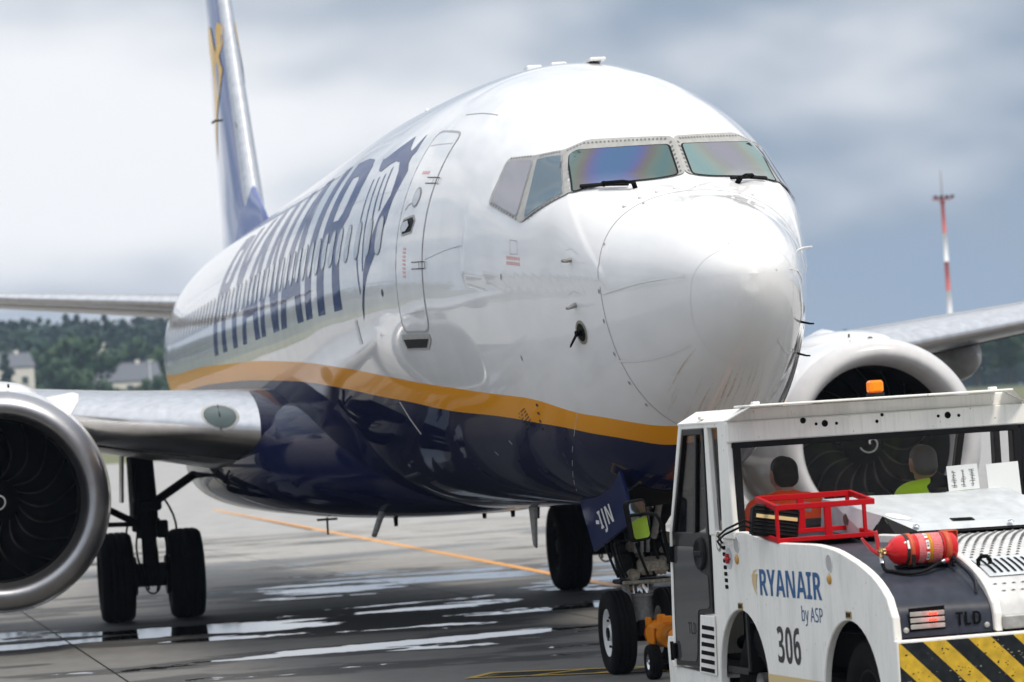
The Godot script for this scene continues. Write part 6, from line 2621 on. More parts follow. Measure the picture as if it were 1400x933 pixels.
func cab(t: Node3D) -> void:
	var b := B.new()
	# roof: flat middle with falling sides, overhanging to the rear
	b.prism(pv2([[-0.012, 1.962], [-0.012, 1.972], [0.12, 2.042], [1.83, 2.042], [1.948, 1.978], [1.948, 1.962]]), -0.98, -0.02, rear_face(0.0), 0.006)
	var rf := mi(t, "roof", b.done(), M.tug_white)
	b = B.new()
	var v0 := T(0.26, 0.055, 2.046)
	var v1 := T(0.26, 1.77, 2.050)
	b.box(T(0.115, 0.912, 2.052), Vector3(0.30, 0.014, 1.715), 0.004)
	b.quad(T(-0.03, -0.012, 1.974), T(0.012, -0.012, 1.974), v0, T(-0.03, 0.11, 2.05))
	b.quad(T(0.012, -0.012, 1.974), T(0.012, -0.012, 1.966), v0 - Vector3(0, 0.006, 0), v0)
	b.quad(T(0.012, 1.948, 1.98), T(-0.03, 1.948, 1.98), T(-0.03, 1.82, 2.052), v1)
	mi(rf, "visor", b.done(), M.tug_white)
	for q in [[0.13, 0.14], [0.10, 1.70], [-0.55, 0.02]]:
		b = B.new()
		b.box(T(q[0], q[1], 2.066 if q[1] > 0.1 else 2.0), Vector3(0.05, 0.022, 0.045), 0.005)
		mi(rf, "roof_clip", b.done(), M.tug_white)
	# beacon
	b = B.new().smooth()
	b.lathe(pv2([[0.0, 0.056], [0.022, 0.056], [0.026, 0.05]]), Transform3D(Basis(Vector3.UP, Vector3(0, 0, 1), Vector3.RIGHT), T(-0.02, 0.975, 2.06)), 24)
	var bc := mi(rf, "beacon_base", b.done(), M.gasket)
	b = B.new()
	b.box(T(-0.02, 0.975, 2.124), Vector3(0.085, 0.078, 0.090), 0.014)
	mi(bc, "beacon_lens", b.done(), M.beacon_amber)
	# header over the rear window
	b = B.new()
	b.box(T(-0.015, 0.967, 1.900), Vector3(0.05, 0.128, 1.96), 0.008)
	var hd := mi(t, "rear_header", b.done(), M.tug_white)
	for q in [[0.481, 1.944, 0.019], [0.621, 1.918, 0.021], [0.564, 1.918, 0.010], [0.697, 1.914, 0.010], [0.997, 1.948, 0.011], [0.961, 1.910, 0.011], [1.429, 1.920, 0.021], [1.366, 1.918, 0.010], [1.502, 1.914, 0.010]]:
		b = B.new()
		b.plate(ellipse(q[0], q[1], q[2], q[2], 18), rear_face(0.0115))
		mi(hd, "hole", b.done(), M.black)
	for q in [0.86, 0.985]:
		b = B.new()
		b.plate(pv2([[q - 0.007, 1.96], [q + 0.007, 1.96], [q + 0.004, 1.845], [q - 0.003, 1.845]]), rear_face(0.0125))
		mi(hd, "rust_run", b.done(), M.dust_stain)
	# pillars
	b = B.new()
	b.prism(pv2([[-0.18, 1.966], [-0.012, 1.966], [0.012, 1.25], [-0.212, 1.25]]), -0.045, 0.0, left_face(-0.012), 0.006)
	b.prism(pv2([[-0.462, 1.966], [-0.405, 1.966], [-0.375, 1.27], [-0.485, 1.27]]), -0.045, 0.0, left_face(-0.006), 0.006)
	b.prism(pv2([[-0.965, 1.966], [-0.90, 1.966], [-1.255, 1.27], [-1.335, 0.41], [-1.395, 0.41], [-1.30, 1.27]]), -0.045, 0.0, left_face(-0.010), 0.006)
	b.box(T(-0.50, 0.012, 1.950), Vector3(0.95, 0.034, 0.04), 0.006)
	mi(t, "left_pillars", b.done(), M.tug_white)
	b = B.new()
	b.prism(pv2([[-0.18, 1.966], [-0.012, 1.966], [0.012, 1.25], [-0.212, 1.25]]), 0.0, 0.045, left_face(1.948), 0.006)
	b.prism(pv2([[-0.462, 1.966], [-0.405, 1.966], [-0.405, 1.27], [-0.485, 1.27]]), 0.0, 0.045, left_face(1.945), 0.006)
	b.prism(pv2([[-0.965, 1.966], [-0.90, 1.966], [-1.255, 1.27], [-1.335, 0.41], [-1.395, 0.41], [-1.30, 1.27]]), 0.0, 0.045, left_face(1.948), 0.006)
	b.box(T(-0.50, 1.93, 1.950), Vector3(0.95, 0.034, 0.04), 0.006)
	mi(t, "right_pillars", b.done(), M.door_black)
	# rear window: four black borders round a pane
	b = B.new()
	b.box(T(0.002, 0.955, 1.818), Vector3(0.022, 0.036, 1.88), 0.006)
	b.box(T(0.002, 0.045, 1.535), Vector3(0.022, 0.56, 0.05), 0.006)
	b.box(T(0.002, 1.878, 1.535), Vector3(0.022, 0.56, 0.05), 0.006)
	b.box(T(0.002, 0.955, 1.262), Vector3(0.022, 0.03, 1.88), 0.006)
	var rw := mi(t, "rear_window_frame", b.done(), M.gasket)
	b = B.new()
	b.box(T(0.0, 0.955, 1.535), Vector3(0.006, 0.55, 1.80))
	mi(rw, "pane", b.done(), M.cab_glass)
	# quarter light beside the door
	b = B.new()
	b.prism(pv2([[-0.405, 1.935], [-0.18, 1.94], [-0.212, 1.29], [-0.375, 1.285]]), -0.03, -0.025, left_face(0.0))
	mi(t, "quarter_pane", b.done(), M.tinted_glass)
	b = B.new()
	b.prism(pv2([[-0.50, 1.29], [-0.20, 1.29], [-0.20, 0.80], [-0.50, 0.80]]), -0.045, -0.02, left_face(0.0))
	mi(t, "inner_panel", b.done(), M.tug_white)
	# door
	b = B.new()
	b.prism(pv2([[-0.895, 1.935], [-0.465, 1.935], [-0.468, 1.895], [-0.875, 1.895]]), -0.02, 0.012, left_face(0.0), 0.005)
	b.prism(pv2([[-0.895, 1.935], [-0.855, 1.935], [-1.195, 1.27], [-1.24, 1.27]]), -0.02, 0.012, left_face(0.0), 0.005)
	b.prism(pv2([[-0.505, 1.935], [-0.465, 1.935], [-0.490, 1.27], [-0.535, 1.27]]), -0.02, 0.012, left_face(0.0), 0.005)
	b.prism(pv2([[-0.655, 1.90], [-0.610, 1.90], [-0.760, 1.27], [-0.815, 1.27]]), -0.02, 0.010, left_face(0.0), 0.005)
	b.prism(pv2([[-1.24, 1.285], [-0.49, 1.285], [-0.500, 0.785], [-0.757, 0.770], [-0.845, 0.435], [-1.325, 0.425], [-1.305, 0.75]]), -0.02, 0.010, left_face(0.0), 0.006)
	var dr := mi(t, "cab_door", b.done(), M.door_black)
	b = B.new()
	b.prism(pv2([[-0.86, 1.895], [-0.50, 1.895], [-0.53, 1.285], [-1.19, 1.285]]), -0.012, -0.007, left_face(0.0))
	mi(dr, "door_pane", b.done(), M.tinted_glass)
	b = B.new()
	b.prism(rounded(pv2([[-1.205, 1.195], [-0.80, 1.195], [-0.77, 1.12], [-0.70, 1.04], [-0.545, 1.02], [-0.55, 0.815], [-0.79, 0.80], [-0.875, 0.47], [-1.28, 0.46], [-1.265, 0.80]]), 0.04), 0.0, 0.003, left_face(-0.0105))
	mi(dr, "smoked_pane", b.done(), M.smoked)
	b = B.new().smooth()
	b.lathe(pv2([[0.0, 0.105], [0.016, 0.10], [0.020, 0.085], [0.010, 0.07], [0.010, 0.0]]), Transform3D(Basis(Vector3(0, 0, 1), Vector3.UP, Vector3.RIGHT), T(-0.673, -0.0105, 1.154)), 28)
	b.flat()
	b.box(T(-0.673, -0.026, 1.154), Vector3(0.16, 0.035, 0.02), 0.006)
	mi(dr, "door_handle", b.done(), M.gasket)
	b = B.new()
	for q in [[-1.255, 1.141], [-1.30, 0.519]]:
		b.box(T(q[0], -0.02, q[1]), Vector3(0.075, 0.10, 0.04), 0.01)
		b.rod(T(q[0] - 0.02, -0.035, q[1] - 0.06), T(q[0] - 0.02, -0.035, q[1] + 0.06), 0.012)
	mi(dr, "hinge", b.done(), M.black)
	words(dr, "door_lettering", "TLD", true, M.door_black, Rect2(-1.01, 0.64, 0.16, 0.075), left_face(-0.0145))
	# mirror on its bent arm
	b = B.new().smooth()
	b.tube(PackedVector3Array([T(-1.25, -0.03, 1.10), T(-1.27, -0.06, 1.30), T(-1.285, -0.075, 1.37), T(-1.32, -0.085, 1.40), T(-1.45, -0.10, 1.41), T(-1.62, -0.115, 1.40)]), 0.012, 10)
	var ma := mi(t, "mirror_arm", b.done(), M.black)
	var mb := Basis(Vector3(0, 0, -1), Vector3.UP, Vector3(1, 0, 0)) * Basis(Vector3.UP, 0.30) * Basis(Vector3(0, 0, 1), 0.09) * Basis(Vector3.RIGHT, -0.06)
	var mx := Transform3D(mb, T(-1.60, -0.115, 1.365))
	b = B.new()
	b.prism(round_rect(0, 0, 0.155, 0.275, 0.035), -0.05, 0.0, mx, 0.008)
	var mh := mi(ma, "mirror_shell", b.done(), M.black)
	b = B.new()
	b.plate(round_rect(0, 0, 0.125, 0.240, 0.025), mx.translated_local(Vector3(0, 0, 0.003)))
	mi(ma, "mirror_glass", b.done(), mat("mirror", lin(0.62, 0.63, 0.64), 0.02, 1.0))
	# windscreen, dashboard, wheel, seats, floor
	b = B.new()
	b.quad(T(-1.27, 0.04, 1.27), T(-1.27, 1.91, 1.27), T(-0.93, 1.91, 1.93), T(-0.93, 0.04, 1.93))
	mi(t, "windscreen", b.done(), M.cab_glass)
	b = B.new()
	b.prism(pv2([[-1.40, 0.42], [-1.36, 0.42], [-1.24, 1.26], [-1.29, 1.26]]), -1.90, -0.02, left_face(0.0), 0.005)
	mi(t, "front_panel", b.done(), M.tug_white)
	b = B.new()
	b.box(T(-1.08, 1.0, 1.13), Vector3(0.28, 0.18, 1.75), 0.03)
	b.box(T(-0.7, 0.97, 0.44), Vector3(1.3, 0.04, 1.85))
	b.box(T(-0.03, 0.97, 0.85), Vector3(0.05, 0.83, 1.85), 0.01)
	var ds := mi(t, "dashboard", b.done(), M.door_black)
	b = B.new().smooth()
	var ring := PackedVector3Array()
	for k in 25:
		var an := TAU * k / 24
		ring.append(T(-0.86 + 0.06 * sin(an), 0.48 + 0.18 * cos(an), 1.22 + 0.16 * sin(an)))
	b.tube(ring, 0.014, 8)
	b.rod(T(-0.86, 0.48, 1.22), T(-1.05, 0.48, 1.08), 0.03)
	mi(ds, "steering_wheel", b.done(), M.rubber)
	for q in [0.49, 1.47]:
		b = B.new()
		b.box(T(-0.40, q, 0.80), Vector3(0.46, 0.12, 0.46), 0.04)
		b.box(T(-0.15, q, 1.08), Vector3(0.09, 0.52, 0.44), 0.035, Basis(Vector3(0, 0, 1), -0.08))
		b.box(T(-0.38, q, 0.60), Vector3(0.3, 0.3, 0.3), 0.02)
		mi(t, "seat", b.done(), M.cloth_dark)


# ---------------------------------------------------------------- things carried on the tractor

func make_tug_load() -> void:
	var t := tug
	# red rack bolted to the deck
	var b := B.new()
	var hi_at := func(a: float) -> float: return lerpf(1.492, 1.443, (a - 0.37) / 0.42)
	var cs := [[0.37, 0.03], [0.79, 0.0], [0.79, 0.60], [0.37, 0.62]]
	var bar := func(bb: B, p: Vector3, q: Vector3, w: float, th: float) -> void:
		var d := q - p
		var x := d.normalized()
		var up := Vector3.UP if absf(x.y) < 0.9 else Vector3.RIGHT
		var z := x.cross(up).normalized()
		bb.box((p + q) / 2, Vector3(d.length() + th, w, th), 0.003, Basis(x, z.cross(x), z))
	b = B.new()
	for i in 4:
		var j := (i + 1) % 4
		bar.call(b, T(cs[i][0], cs[i][1], hi_at.call(cs[i][0])), T(cs[j][0], cs[j][1], hi_at.call(cs[j][0])), 0.034, 0.022)
	var top := mi(t, "rack_rail", b.done(), M.rack_red)
	b = B.new()
	for i in 4:
		var j := (i + 1) % 4
		var d0 := 0.012
		bar.call(b, T(cs[i][0], cs[i][1], deck_h(cs[i][0]) + d0), T(cs[j][0], cs[j][1], deck_h(cs[j][0]) + d0), 0.028, 0.022)
	b.box(T(0.55, 0.30, deck_h(0.55) - 0.012), Vector3(0.40, 0.012, 0.56), 0.003)
	mi(t, "rack_base", b.done(), M.rack_red)
	for q in [[0.37, 0.065, 0.020], [0.79, 0.0, 0.020], [0.79, 0.315, 0.045], [0.37, 0.30, 0.045], [0.37, 0.60, 0.022], [0.79, 0.545, 0.022]]:
		b = B.new()
		b.box(T(q[0], q[1], (hi_at.call(q[0]) + deck_h(q[0])) / 2), Vector3(0.020, hi_at.call(q[0]) - deck_h(q[0]), q[2]), 0.003)
		mi(t, "rack_post", b.done(), M.rack_red)

	# black ribbed case leaning in the rack, with its cables
	var xf := tug_frame() * Transform3D(Basis(Vector3.UP, PI / 2 - 0.12) * Basis(Vector3(0, 0, 1), -0.17) * Basis(Vector3.RIGHT, -0.10), T(0.56, 0.062, 1.356))
	var cs_ := thing("ribbed_case", "black ribbed case with a yellow strip leaning in the red rack", "case", xf)
	b = B.new()
	b.box(Vector3.ZERO, Vector3(0.285, 0.185, 0.11), 0.022)
	mi(cs_, "shell", b.done(), M.rubber)
	for k in 8:
		b = B.new()
		b.box(Vector3(0, -0.077 + k * 0.022, 0), Vector3(0.270, 0.009, 0.122), 0.004)
		mi(cs_, "rib", b.done(), M.rubber)
	b = B.new()
	b.box(Vector3(0.0, 0.020, 0.0625), Vector3(0.25, 0.022, 0.004), 0.001)
	mi(cs_, "yellow_strip", b.done(), M.pale_gold)
	b = B.new().smooth()
	for k in 2:
		var y0 := -0.02 - 0.03 * k
		b.tube(PackedVector3Array([Vector3(-0.14, y0, 0.0), Vector3(-0.18, y0 + 0.01, -0.01), Vector3(-0.24, y0 - 0.03, -0.22 - 0.05 * k), Vector3(-0.23, y0 - 0.05, -0.5), Vector3(-0.14, y0 - 0.055, -0.80), Vector3(-0.10, y0 - 0.05, -0.86)]), 0.007, 7)
	mi(cs_, "cable", b.done(), M.rubber)

	extinguisher()

	# papers standing behind the rear window
	for k in 2:
		var w: float = [0.205, 0.215][k]
		var h: float = [0.155, 0.265][k]
		var c: Vector3 = [T(0.028, 1.495, 1.53), T(0.03, 1.765, 1.472)][k]
		var o := thing("paper_sheet", ["white printed form with ruled columns propped outside the rear window", "plain white sheet at the right edge of the rear window"][k], "paper", tug_frame() * Transform3D(Basis(Vector3(0, 0, 1), 0.05) * Basis(Vector3(1, 0, 0), 0.03), c))
		b = B.new()
		b.box(Vector3.ZERO, Vector3(0.002, h, w))
		mi(o, "sheet", b.done(), M.paper)
		if k == 0:
			var r := RandomNumberGenerator.new()
			r.seed = 6
			b = B.new()
			for c2 in [-0.062, 0.0, 0.062]:
				b.box(Vector3(0.002, -0.005, c2), Vector3(0.001, 0.10, 0.0025))
				for j in 11:
					b.box(Vector3(0.002, 0.045 - j * 0.010, c2 + r.randf_range(-0.004, 0.004)), Vector3(0.001, 0.003, r.randf_range(0.006, 0.036)))
			mi(o, "print", b.done(), M.text_black)


func label_picture() -> ImageTexture:
	# a printed band: white lines of small print, pictogram boxes, a yellow panel
	var img := Image.create(256, 256, false, Image.FORMAT_RGB8)
	img.fill(Color(0.74, 0.10, 0.12))
	var r := RandomNumberGenerator.new()
	r.seed = 2
	for y in range(20, 236, 7):
		for x0 in [10, 150]:
			var x: int = x0
			var end: int = x0 + (62 if x0 < 100 else 92)
			while x < end:
				var w := r.randi_range(2, 7)
				img.fill_rect(Rect2i(x, y, w, 3), Color(0.92, 0.80, 0.80))
				x += w + 2
	img.fill_rect(Rect2i(116, 0, 30, 256), Color(0.80, 0.58, 0.10))
	for y in range(14, 240, 8):
		img.fill_rect(Rect2i(120, y, r.randi_range(10, 22), 2), Color(0.25, 0.12, 0.08))
	for k in 3:
		img.fill_rect(Rect2i(82, 40 + k * 52, 30, 40), Color(0.93, 0.93, 0.92))
		img.fill_rect(Rect2i(87, 48 + k * 52, 20, 22), Color(0.25, 0.28, 0.32))
		img.fill_rect(Rect2i(92, 53 + k * 52, 9, 10), Color(0.85, 0.85, 0.85))
	img.fill_rect(Rect2i(246, 0, 10, 256), Color(0.10, 0.10, 0.10))
	return ImageTexture.create_from_image(img)


func extinguisher() -> void:
	# lies across the deck; its own x runs from the valve to the base
	var f := tug_frame()
	var xf := Transform3D(Basis(f.basis * Vector3(0, 0, -1), f.basis * Vector3.UP, f.basis * Vector3(1, 0, 0)), f * T(2.12, 0.15, 1.198))
	var e := thing("fire_extinguisher", "red fire extinguisher lying across the grey deck, held by orange bands", "fire extinguisher", xf)
	var b := B.new().smooth()
	var r := 0.084
	b.lathe(pv2([[0.0, 0.0], [0.0, 0.022], [0.018, 0.030], [0.03, 0.052], [0.052, 0.072], [0.08, 0.082], [0.10, r], [0.375, r], [0.395, 0.080], [0.405, 0.068], [0.405, 0.0]]), Transform3D(), 48)
	mi(e, "cylinder", b.done(), M.bottle_red)
	# printed label wrapped round
	b = B.new().smooth()
	var seg := 28
	for k in seg:
		var a0 := lerpf(-2.3, 1.6, float(k) / seg)
		var a1 := lerpf(-2.3, 1.6, float(k + 1) / seg)
		var q := []
		for s in [[0.165, a0], [0.315, a0], [0.315, a1], [0.165, a1]]:
			q.append(Vector3(s[0], (r + 0.0012) * sin(s[1] + 0.4), (r + 0.0012) * cos(s[1] + 0.4)))
		var v0 := 1.0 - float(k) / seg
		var v1 := 1.0 - float(k + 1) / seg
		b.tri_uv(q[0], q[1], q[2], Vector2(0, v0), Vector2(1, v0), Vector2(1, v1))
		b.tri_uv(q[0], q[2], q[3], Vector2(0, v0), Vector2(1, v1), Vector2(0, v1))
	var lm := mat("label_print", Color.WHITE, 0.4, 0.0, 0.6, 0.08)
	lm.albedo_texture = label_picture()
	mi(e, "label", b.done(), lm)
	b = B.new().smooth()
	b.lathe(pv2([[0.098, r + 0.001], [0.098, r + 0.0015], [0.122, r + 0.0015], [0.122, r + 0.001]]), Transform3D(), 40)
	mi(e, "black_band", b.done(), M.black_print)
	b = B.new()
	b.box(Vector3(0.108, 0.03, 0.081), Vector3(0.014, 0.05, 0.006), 0.002, Basis(Vector3.RIGHT, -0.35))
	mi(e, "white_tag", b.done(), M.paper)
	for x in [0.130, 0.345]:
		b = B.new().smooth()
		var w := 0.013 if x < 0.2 else 0.017
		b.lathe(pv2([[x - w, r + 0.001], [x - w, r + 0.006], [x + w, r + 0.006], [x + w, r + 0.001]]), Transform3D(), 40)
		b.flat()
		if x > 0.2:
			b.box(Vector3(x + 0.035, r + 0.004, -0.01), Vector3(0.085, 0.006, 0.07), 0.002)
			b.box(Vector3(x + 0.075, 0.06, -0.01), Vector3(0.006, 0.055, 0.07), 0.002)
		mi(e, "holding_band", b.done(), M.band_orange)
	b = B.new()
	b.box(Vector3(0.24, -0.088, -0.01), Vector3(0.34, 0.012, 0.10), 0.003)
	b.box(Vector3(0.13, -0.06, 0.09), Vector3(0.02, 0.07, 0.012), 0.003)
	mi(e, "bracket", b.done(), M.gear_dark)
	b = B.new().smooth()
	b.rod(Vector3(-0.045, 0.0, 0.0), Vector3(0.01, 0, 0), 0.017, 14)
	b.rod(Vector3(-0.028, -0.035, 0.008), Vector3(-0.028, 0.025, 0.0), 0.013, 12)
	b.rod(Vector3(-0.02, 0.0, -0.02), Vector3(-0.02, 0.0, 0.045), 0.011, 12)
	mi(e, "valve", b.done(), M.brass)
	b = B.new()
	b.prism(pv2([[-0.035, -0.028], [-0.035, -0.008], [-0.075, 0.025], [-0.128, 0.085], [-0.138, 0.078], [-0.085, 0.008]]), -0.010, 0.010, Transform3D(), 0.003)
	mi(e, "carry_handle", b.done(), M.handle_red)
	b = B.new()
	b.prism(pv2([[-0.050, 0.012], [-0.032, 0.012], [-0.030, 0.06], [-0.040, 0.118], [-0.056, 0.112], [-0.052, 0.05]]), -0.009, 0.009, Transform3D(), 0.003)
	mi(e, "squeeze_lever", b.done(), M.handle_red)
	b = B.new().smooth()
	b.rod(Vector3(-0.028, -0.03, 0.008), Vector3(-0.026, -0.062, 0.012), 0.0125, 12)
	b.rod(Vector3(0.285, -0.076, 0.085), Vector3(0.315, -0.072, 0.084), 0.012, 12)
	mi(e, "hose_fitting", b.done(), M.bare_metal)
	b = B.new().smooth()
	var pts := PackedVector3Array()
	var ctl := [Vector3(-0.026, -0.055, 0.012), Vector3(-0.018, -0.10, 0.03), Vector3(0.02, -0.112, 0.08), Vector3(0.09, -0.125, 0.125), Vector3(0.18, -0.115, 0.125), Vector3(0.25, -0.09, 0.10), Vector3(0.295, -0.076, 0.085)]
	for k in 37:
		var u := k / 36.0 * (ctl.size() - 1)
		var i := mini(int(u), ctl.size() - 2)
		pts.append(ctl[i].cubic_interpolate(ctl[i + 1], ctl[maxi(i - 1, 0)], ctl[mini(i + 2, ctl.size() - 1)], u - i))
	b.tube(pts, 0.0105, 10)
	mi(e, "hose", b.done(), M.rubber)
	b = B.new().smooth()
	b.rod(Vector3(0.312, -0.072, 0.084), Vector3(0.335, -0.070, 0.083), 0.014, 12)
	mi(e, "nozzle", b.done(), M.handle_red)


# ---------------------------------------------------------------- people

# bones: [from, to, radius at from, radius at to]; a smooth skin drawn round all of them
func skin_mesh(bones: Array, cell: float, blend: float) -> ArrayMesh:
	var lo := Vector3(1e9, 1e9, 1e9)
	var hi := -lo
	for q in bones:
		var rad := maxf(q[2], q[3]) + blend + cell * 2.0
		for p in [q[0], q[1]]:
			lo = lo.min(p - Vector3.ONE * rad)
			hi = hi.max(p + Vector3.ONE * rad)
	var nx := int((hi.x - lo.x) / cell) + 2
	var ny := int((hi.y - lo.y) / cell) + 2
	var nz := int((hi.z - lo.z) / cell) + 2
	var f := PackedFloat32Array()
	f.resize(nx * ny * nz)
	f.fill(1.0)
	for q in bones:
		var a: Vector3 = q[0]
		var d: Vector3 = q[1] - a
		var ra: float = q[2]
		var rb: float = q[3]
		var l2 := maxf(d.length_squared(), 1e-9)
		var m := maxf(ra, rb) + blend + cell * 2.0
		var p0: Vector3 = (a.min(q[1]) - Vector3.ONE * m - lo) / cell
		var p1: Vector3 = (a.max(q[1]) + Vector3.ONE * m - lo) / cell
		for k in range(maxi(0, int(p0.z)), mini(nz, int(p1.z) + 2)):
			for j in range(maxi(0, int(p0.y)), mini(ny, int(p1.y) + 2)):
				for i in range(maxi(0, int(p0.x)), mini(nx, int(p1.x) + 2)):
					var p := lo + Vector3(i, j, k) * cell
					var t := clampf((p - a).dot(d) / l2, 0.0, 1.0)
					var v := (p - a - d * t).length() - lerpf(ra, rb, t)
					var at := (k * ny + j) * nx + i
					var o := f[at]
					var h := maxf(blend - absf(o - v), 0.0) / blend
					f[at] = minf(o, v) - h * h * blend * 0.25
	var ids := PackedInt32Array()
	ids.resize(nx * ny * nz)
	ids.fill(-1)
	var verts := PackedVector3Array()
	var corner := [0, 1, nx, nx + 1, nx * ny, nx * ny + 1, nx * ny + nx, nx * ny + nx + 1]
	var edges := [[0, 1], [2, 3], [4, 5], [6, 7], [0, 2], [1, 3], [4, 6], [5, 7], [0, 4], [1, 5], [2, 6], [3, 7]]
	for k in nz - 1:
		for j in ny - 1:
			for i in nx - 1:
				var at := (k * ny + j) * nx + i
				var neg := 0
				for c in 8:
					if f[at + corner[c]] < 0.0:
						neg += 1
				if neg == 0 or neg == 8:
					continue
				var s := Vector3.ZERO
				var n := 0
				for e in edges:
					var f0 := f[at + corner[e[0]]]
					var f1 := f[at + corner[e[1]]]
					if (f0 < 0.0) != (f1 < 0.0):
						var u := f0 / (f0 - f1)
						var c0: int = e[0]
						var c1: int = e[1]
						s += Vector3(c0 & 1, (c0 >> 1) & 1, c0 >> 2).lerp(Vector3(c1 & 1, (c1 >> 1) & 1, c1 >> 2), u)
						n += 1
				ids[at] = verts.size()
				verts.append(lo + (Vector3(i, j, k) + s / n) * cell)
	var b := B.new().smooth()
	var sx := 1
	var sy := nx
	var sz := nx * ny
	for k in range(1, nz - 1):
		for j in range(1, ny - 1):
			for i in range(1, nx - 1):
				var at := (k * ny + j) * nx + i
				var neg := f[at] < 0.0
				for ax in 3:
					var st: int = [sx, sy, sz][ax]
					if neg == (f[at + st] < 0.0):
						continue
					var u: int = [sy, sz, sx][ax]
					var v: int = [sz, sx, sy][ax]
					var q := [ids[at - u - v], ids[at - v], ids[at], ids[at - u]]
					if q.min() < 0:
						continue
					if neg:
						b.quad(verts[q[0]], verts[q[1]], verts[q[2]], verts[q[3]])
					else:
						b.quad(verts[q[3]], verts[q[2]], verts[q[1]], verts[q[0]])
	return b.done()


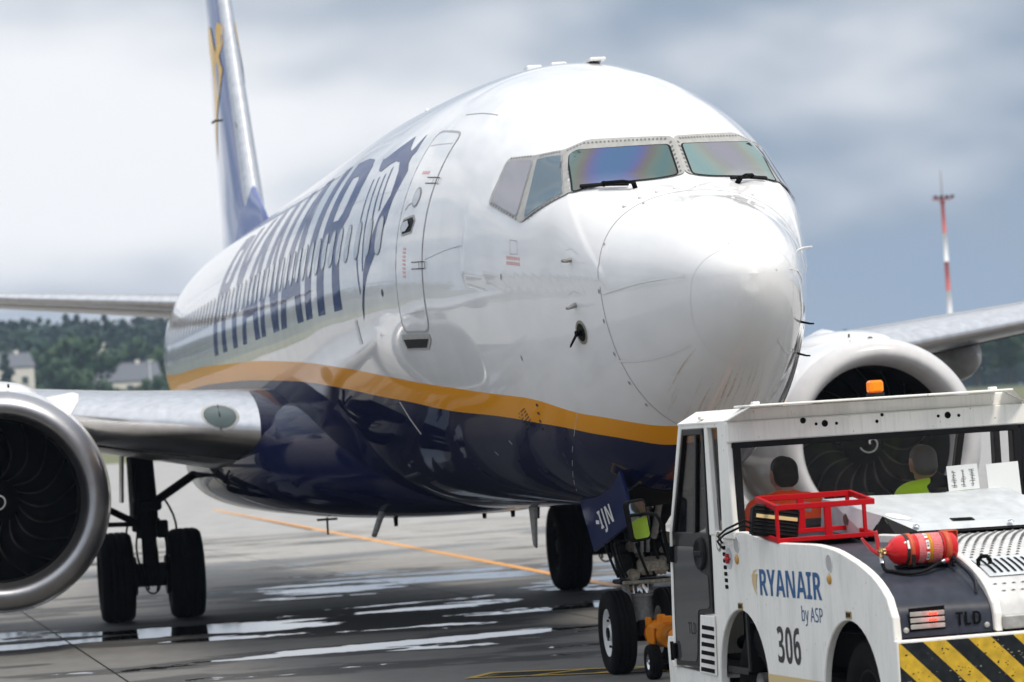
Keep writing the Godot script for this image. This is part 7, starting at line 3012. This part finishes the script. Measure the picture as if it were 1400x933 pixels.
# person sitting with the back to the tractor's rear. Own axes: x forward, y up, z to the person's right
func person(label: String, place: Vector3, lean: Vector3, head: Vector3, vest: Material, hair: Material, dark_collar: bool) -> void:
	var f := tug_frame()
	var xf := Transform3D(Basis(f.basis * Vector3(-1, 0, 0), Vector3.UP, f.basis * Vector3(0, 0, -1)), f * place)
	var p := thing("person", label, "person", xf)
	var hip := Vector3(0, 0.10, 0)
	var chest := Vector3(0.02, 0.40, 0) + lean
	var neck := chest + Vector3(0.0, 0.17, 0) + (head - chest).normalized() * 0.02
	var bones := []
	bones.append([hip + Vector3(0, 0, -0.08), hip + Vector3(0, 0, 0.08), 0.125, 0.125])
	bones.append([hip, chest, 0.13, 0.13])
	bones.append([chest + Vector3(0, 0, -0.085), chest + Vector3(0, 0, 0.085), 0.125, 0.125])
	bones.append([chest + Vector3(0, 0.11, -0.13), chest + Vector3(0, 0.11, 0.13), 0.078, 0.078])
	bones.append([chest + Vector3(0, 0.10, 0), neck + (head - neck) * 0.5, 0.075, 0.056])
	var skull := head + Vector3(-0.015, 0.03, 0)
	bones.append([head + Vector3(-0.025, 0.025, 0), head + Vector3(0.03, 0.03, 0), 0.079, 0.073])
	bones.append([head + Vector3(0.02, -0.03, 0), head + Vector3(0.055, -0.07, 0), 0.060, 0.036])
	bones.append([head + Vector3(0.095, 0.0, 0), head + Vector3(0.112, -0.028, 0), 0.010, 0.013])
	for s in [-1.0, 1.0]:
		bones.append([head + Vector3(-0.008, 0.015, s * 0.078), head + Vector3(0.0, -0.028, s * 0.076), 0.015, 0.010])
	var arms := []
	var hands := []
	for s in [-1.0, 1.0]:
		var sh := chest + Vector3(0.0, 0.10, s * 0.19)
		var el := chest + Vector3(0.10, -0.17, s * 0.27)
		var wr := chest + Vector3(0.34, -0.12, s * 0.17)
		arms.append([sh, el, 0.062, 0.048])
		arms.append([el, wr, 0.046, 0.032])
		hands.append([wr, wr + Vector3(0.05, 0.01, -s * 0.01), 0.030, 0.036])
		for k in 4:
			var kn := wr + Vector3(0.085, 0.018 + 0.002 * k, -s * (0.035 - 0.021 * k) + s * 0.0)
			var l: float = [0.036, 0.042, 0.039, 0.031][k]
			hands.append([wr + Vector3(0.05, 0.01, -s * (0.028 - 0.018 * k)), kn, 0.0105, 0.0095])
			hands.append([kn, kn + Vector3(l * 0.7, -l * 0.7, 0), 0.0095, 0.009])
			hands.append([kn + Vector3(l * 0.7, -l * 0.7, 0), kn + Vector3(l * 0.4, -l * 1.3, 0), 0.009, 0.008])
		hands.append([wr + Vector3(0.025, 0.0, -s * 0.025), wr + Vector3(0.075, -0.02, -s * 0.055), 0.013, 0.011])
		hands.append([wr + Vector3(0.075, -0.02, -s * 0.055), wr + Vector3(0.10, -0.045, -s * 0.05), 0.011, 0.009])
	bones.append_array(arms)
	var legs := []
	for s in [-1.0, 1.0]:
		legs.append([hip + Vector3(0, -0.02, s * 0.09), hip + Vector3(0.44, 0.02, s * 0.11), 0.095, 0.062])
		legs.append([hip + Vector3(0.44, 0.02, s * 0.11), hip + Vector3(0.50, -0.40, s * 0.11), 0.06, 0.042])
		legs.append([hip + Vector3(0.50, -0.42, s * 0.11), hip + Vector3(0.66, -0.445, s * 0.12), 0.042, 0.034])
	bones.append_array(legs)
	var body := mi(p, "body", skin_mesh(bones, 0.012, 0.03), M.skin)
	mi(body, "hands", skin_mesh(hands, 0.0045, 0.008), M.skin)
	# clothes follow the body
	var v := []
	for q in bones.slice(0, 4) + arms:
		v.append([q[0], q[1], q[2] + 0.014, q[3] + 0.014])
	v[2] = [v[2][0], v[2][1], v[2][2] + 0.006, v[2][3] + 0.006]
	v.append([chest + Vector3(-0.02, 0.15, -0.03), chest + Vector3(-0.02, 0.15, 0.03), 0.075, 0.075])
	var jk := mi(p, "jacket", skin_mesh(v, 0.014, 0.035), vest)
	if dark_collar:
		mi(p, "collar", skin_mesh([[neck + Vector3(-0.03, -0.05, -0.06), neck + Vector3(-0.03, -0.03, 0.07), 0.062, 0.062], [chest + Vector3(-0.05, 0.12, 0.02), neck + Vector3(0.0, 0.0, 0.0), 0.10, 0.07]], 0.012, 0.03), M.cloth_dark)
	else:
		mi(p, "collar", skin_mesh([[neck + Vector3(-0.03, -0.035, -0.035), neck + Vector3(-0.03, -0.035, 0.035), 0.048, 0.048]], 0.010, 0.02), vest)
		var b := B.new()
		b.box(neck + Vector3(-0.082, -0.045, 0.0), Vector3(0.006, 0.016, 0.05), 0.002)
		mi(jk, "collar_tag", b.done(), M.cloth_dark)
		for s in [-1.0, 1.0]:
			var b2 := B.new().smooth()
			var pts := PackedVector3Array()
			for k in 9:
				var u := k / 8.0
				pts.append(chest + Vector3(-0.149 + 0.05 * pow(u, 3.0), lerpf(-0.28, 0.14, u), s * 0.10))
			var rows := []
			for q in pts:
				rows.append(PackedVector3Array([q + Vector3(0, 0, -0.025), q + Vector3(-0.003, 0, 0), q + Vector3(0, 0, 0.025)]))
			b2.grid(rows)
			mi(jk, "reflective_strip", b2.done(), M.reflective)
	var lg := []
	for q in [bones[0]] + legs:
		lg.append([q[0], q[1], q[2] + 0.012, q[3] + 0.012])
	mi(p, "trousers", skin_mesh(lg, 0.016, 0.03), M.cloth_dark)
	mi(p, "hair", skin_mesh([[skull + Vector3(-0.022, 0.018, 0), skull + Vector3(0.03, 0.030, 0), 0.081, 0.073], [skull + Vector3(-0.04, -0.035, -0.02), skull + Vector3(-0.04, -0.035, 0.02), 0.058, 0.058]], 0.007, 0.02), hair)
	for s in [-1.0, 1.0]:
		var b3 := B.new().smooth()
		b3.lathe(pv2([[-0.011, 0.0], [-0.007, 0.008], [0.0, 0.011], [0.007, 0.008], [0.011, 0.0]]), Transform3D(Basis(), head + Vector3(0.088, 0.005, s * 0.03)), 12)
		mi(body, "eye", b3.done(), M.paper)
	var b4 := B.new()
	b4.box(head + Vector3(0.093, -0.055, 0), Vector3(0.008, 0.006, 0.045), 0.002)
	mi(body, "mouth", b4.done(), M.handle_red)


func make_people() -> void:
	person("driver with short black hair in an orange jacket, seen from behind in the cab", T(-0.37, 0.475, 0.90), Vector3(0, 0, 0), Vector3(0.03, 0.70, 0.0), M.vest_orange, M.hair_black, false)
	person("grey haired person in a lime yellow jacket leaning over on the cab's right seat", T(-0.37, 1.50, 0.88), Vector3(0.04, 0.04, -0.02), Vector3(0.06, 0.735, -0.085), M.vest_lime, M.hair_grey, true)
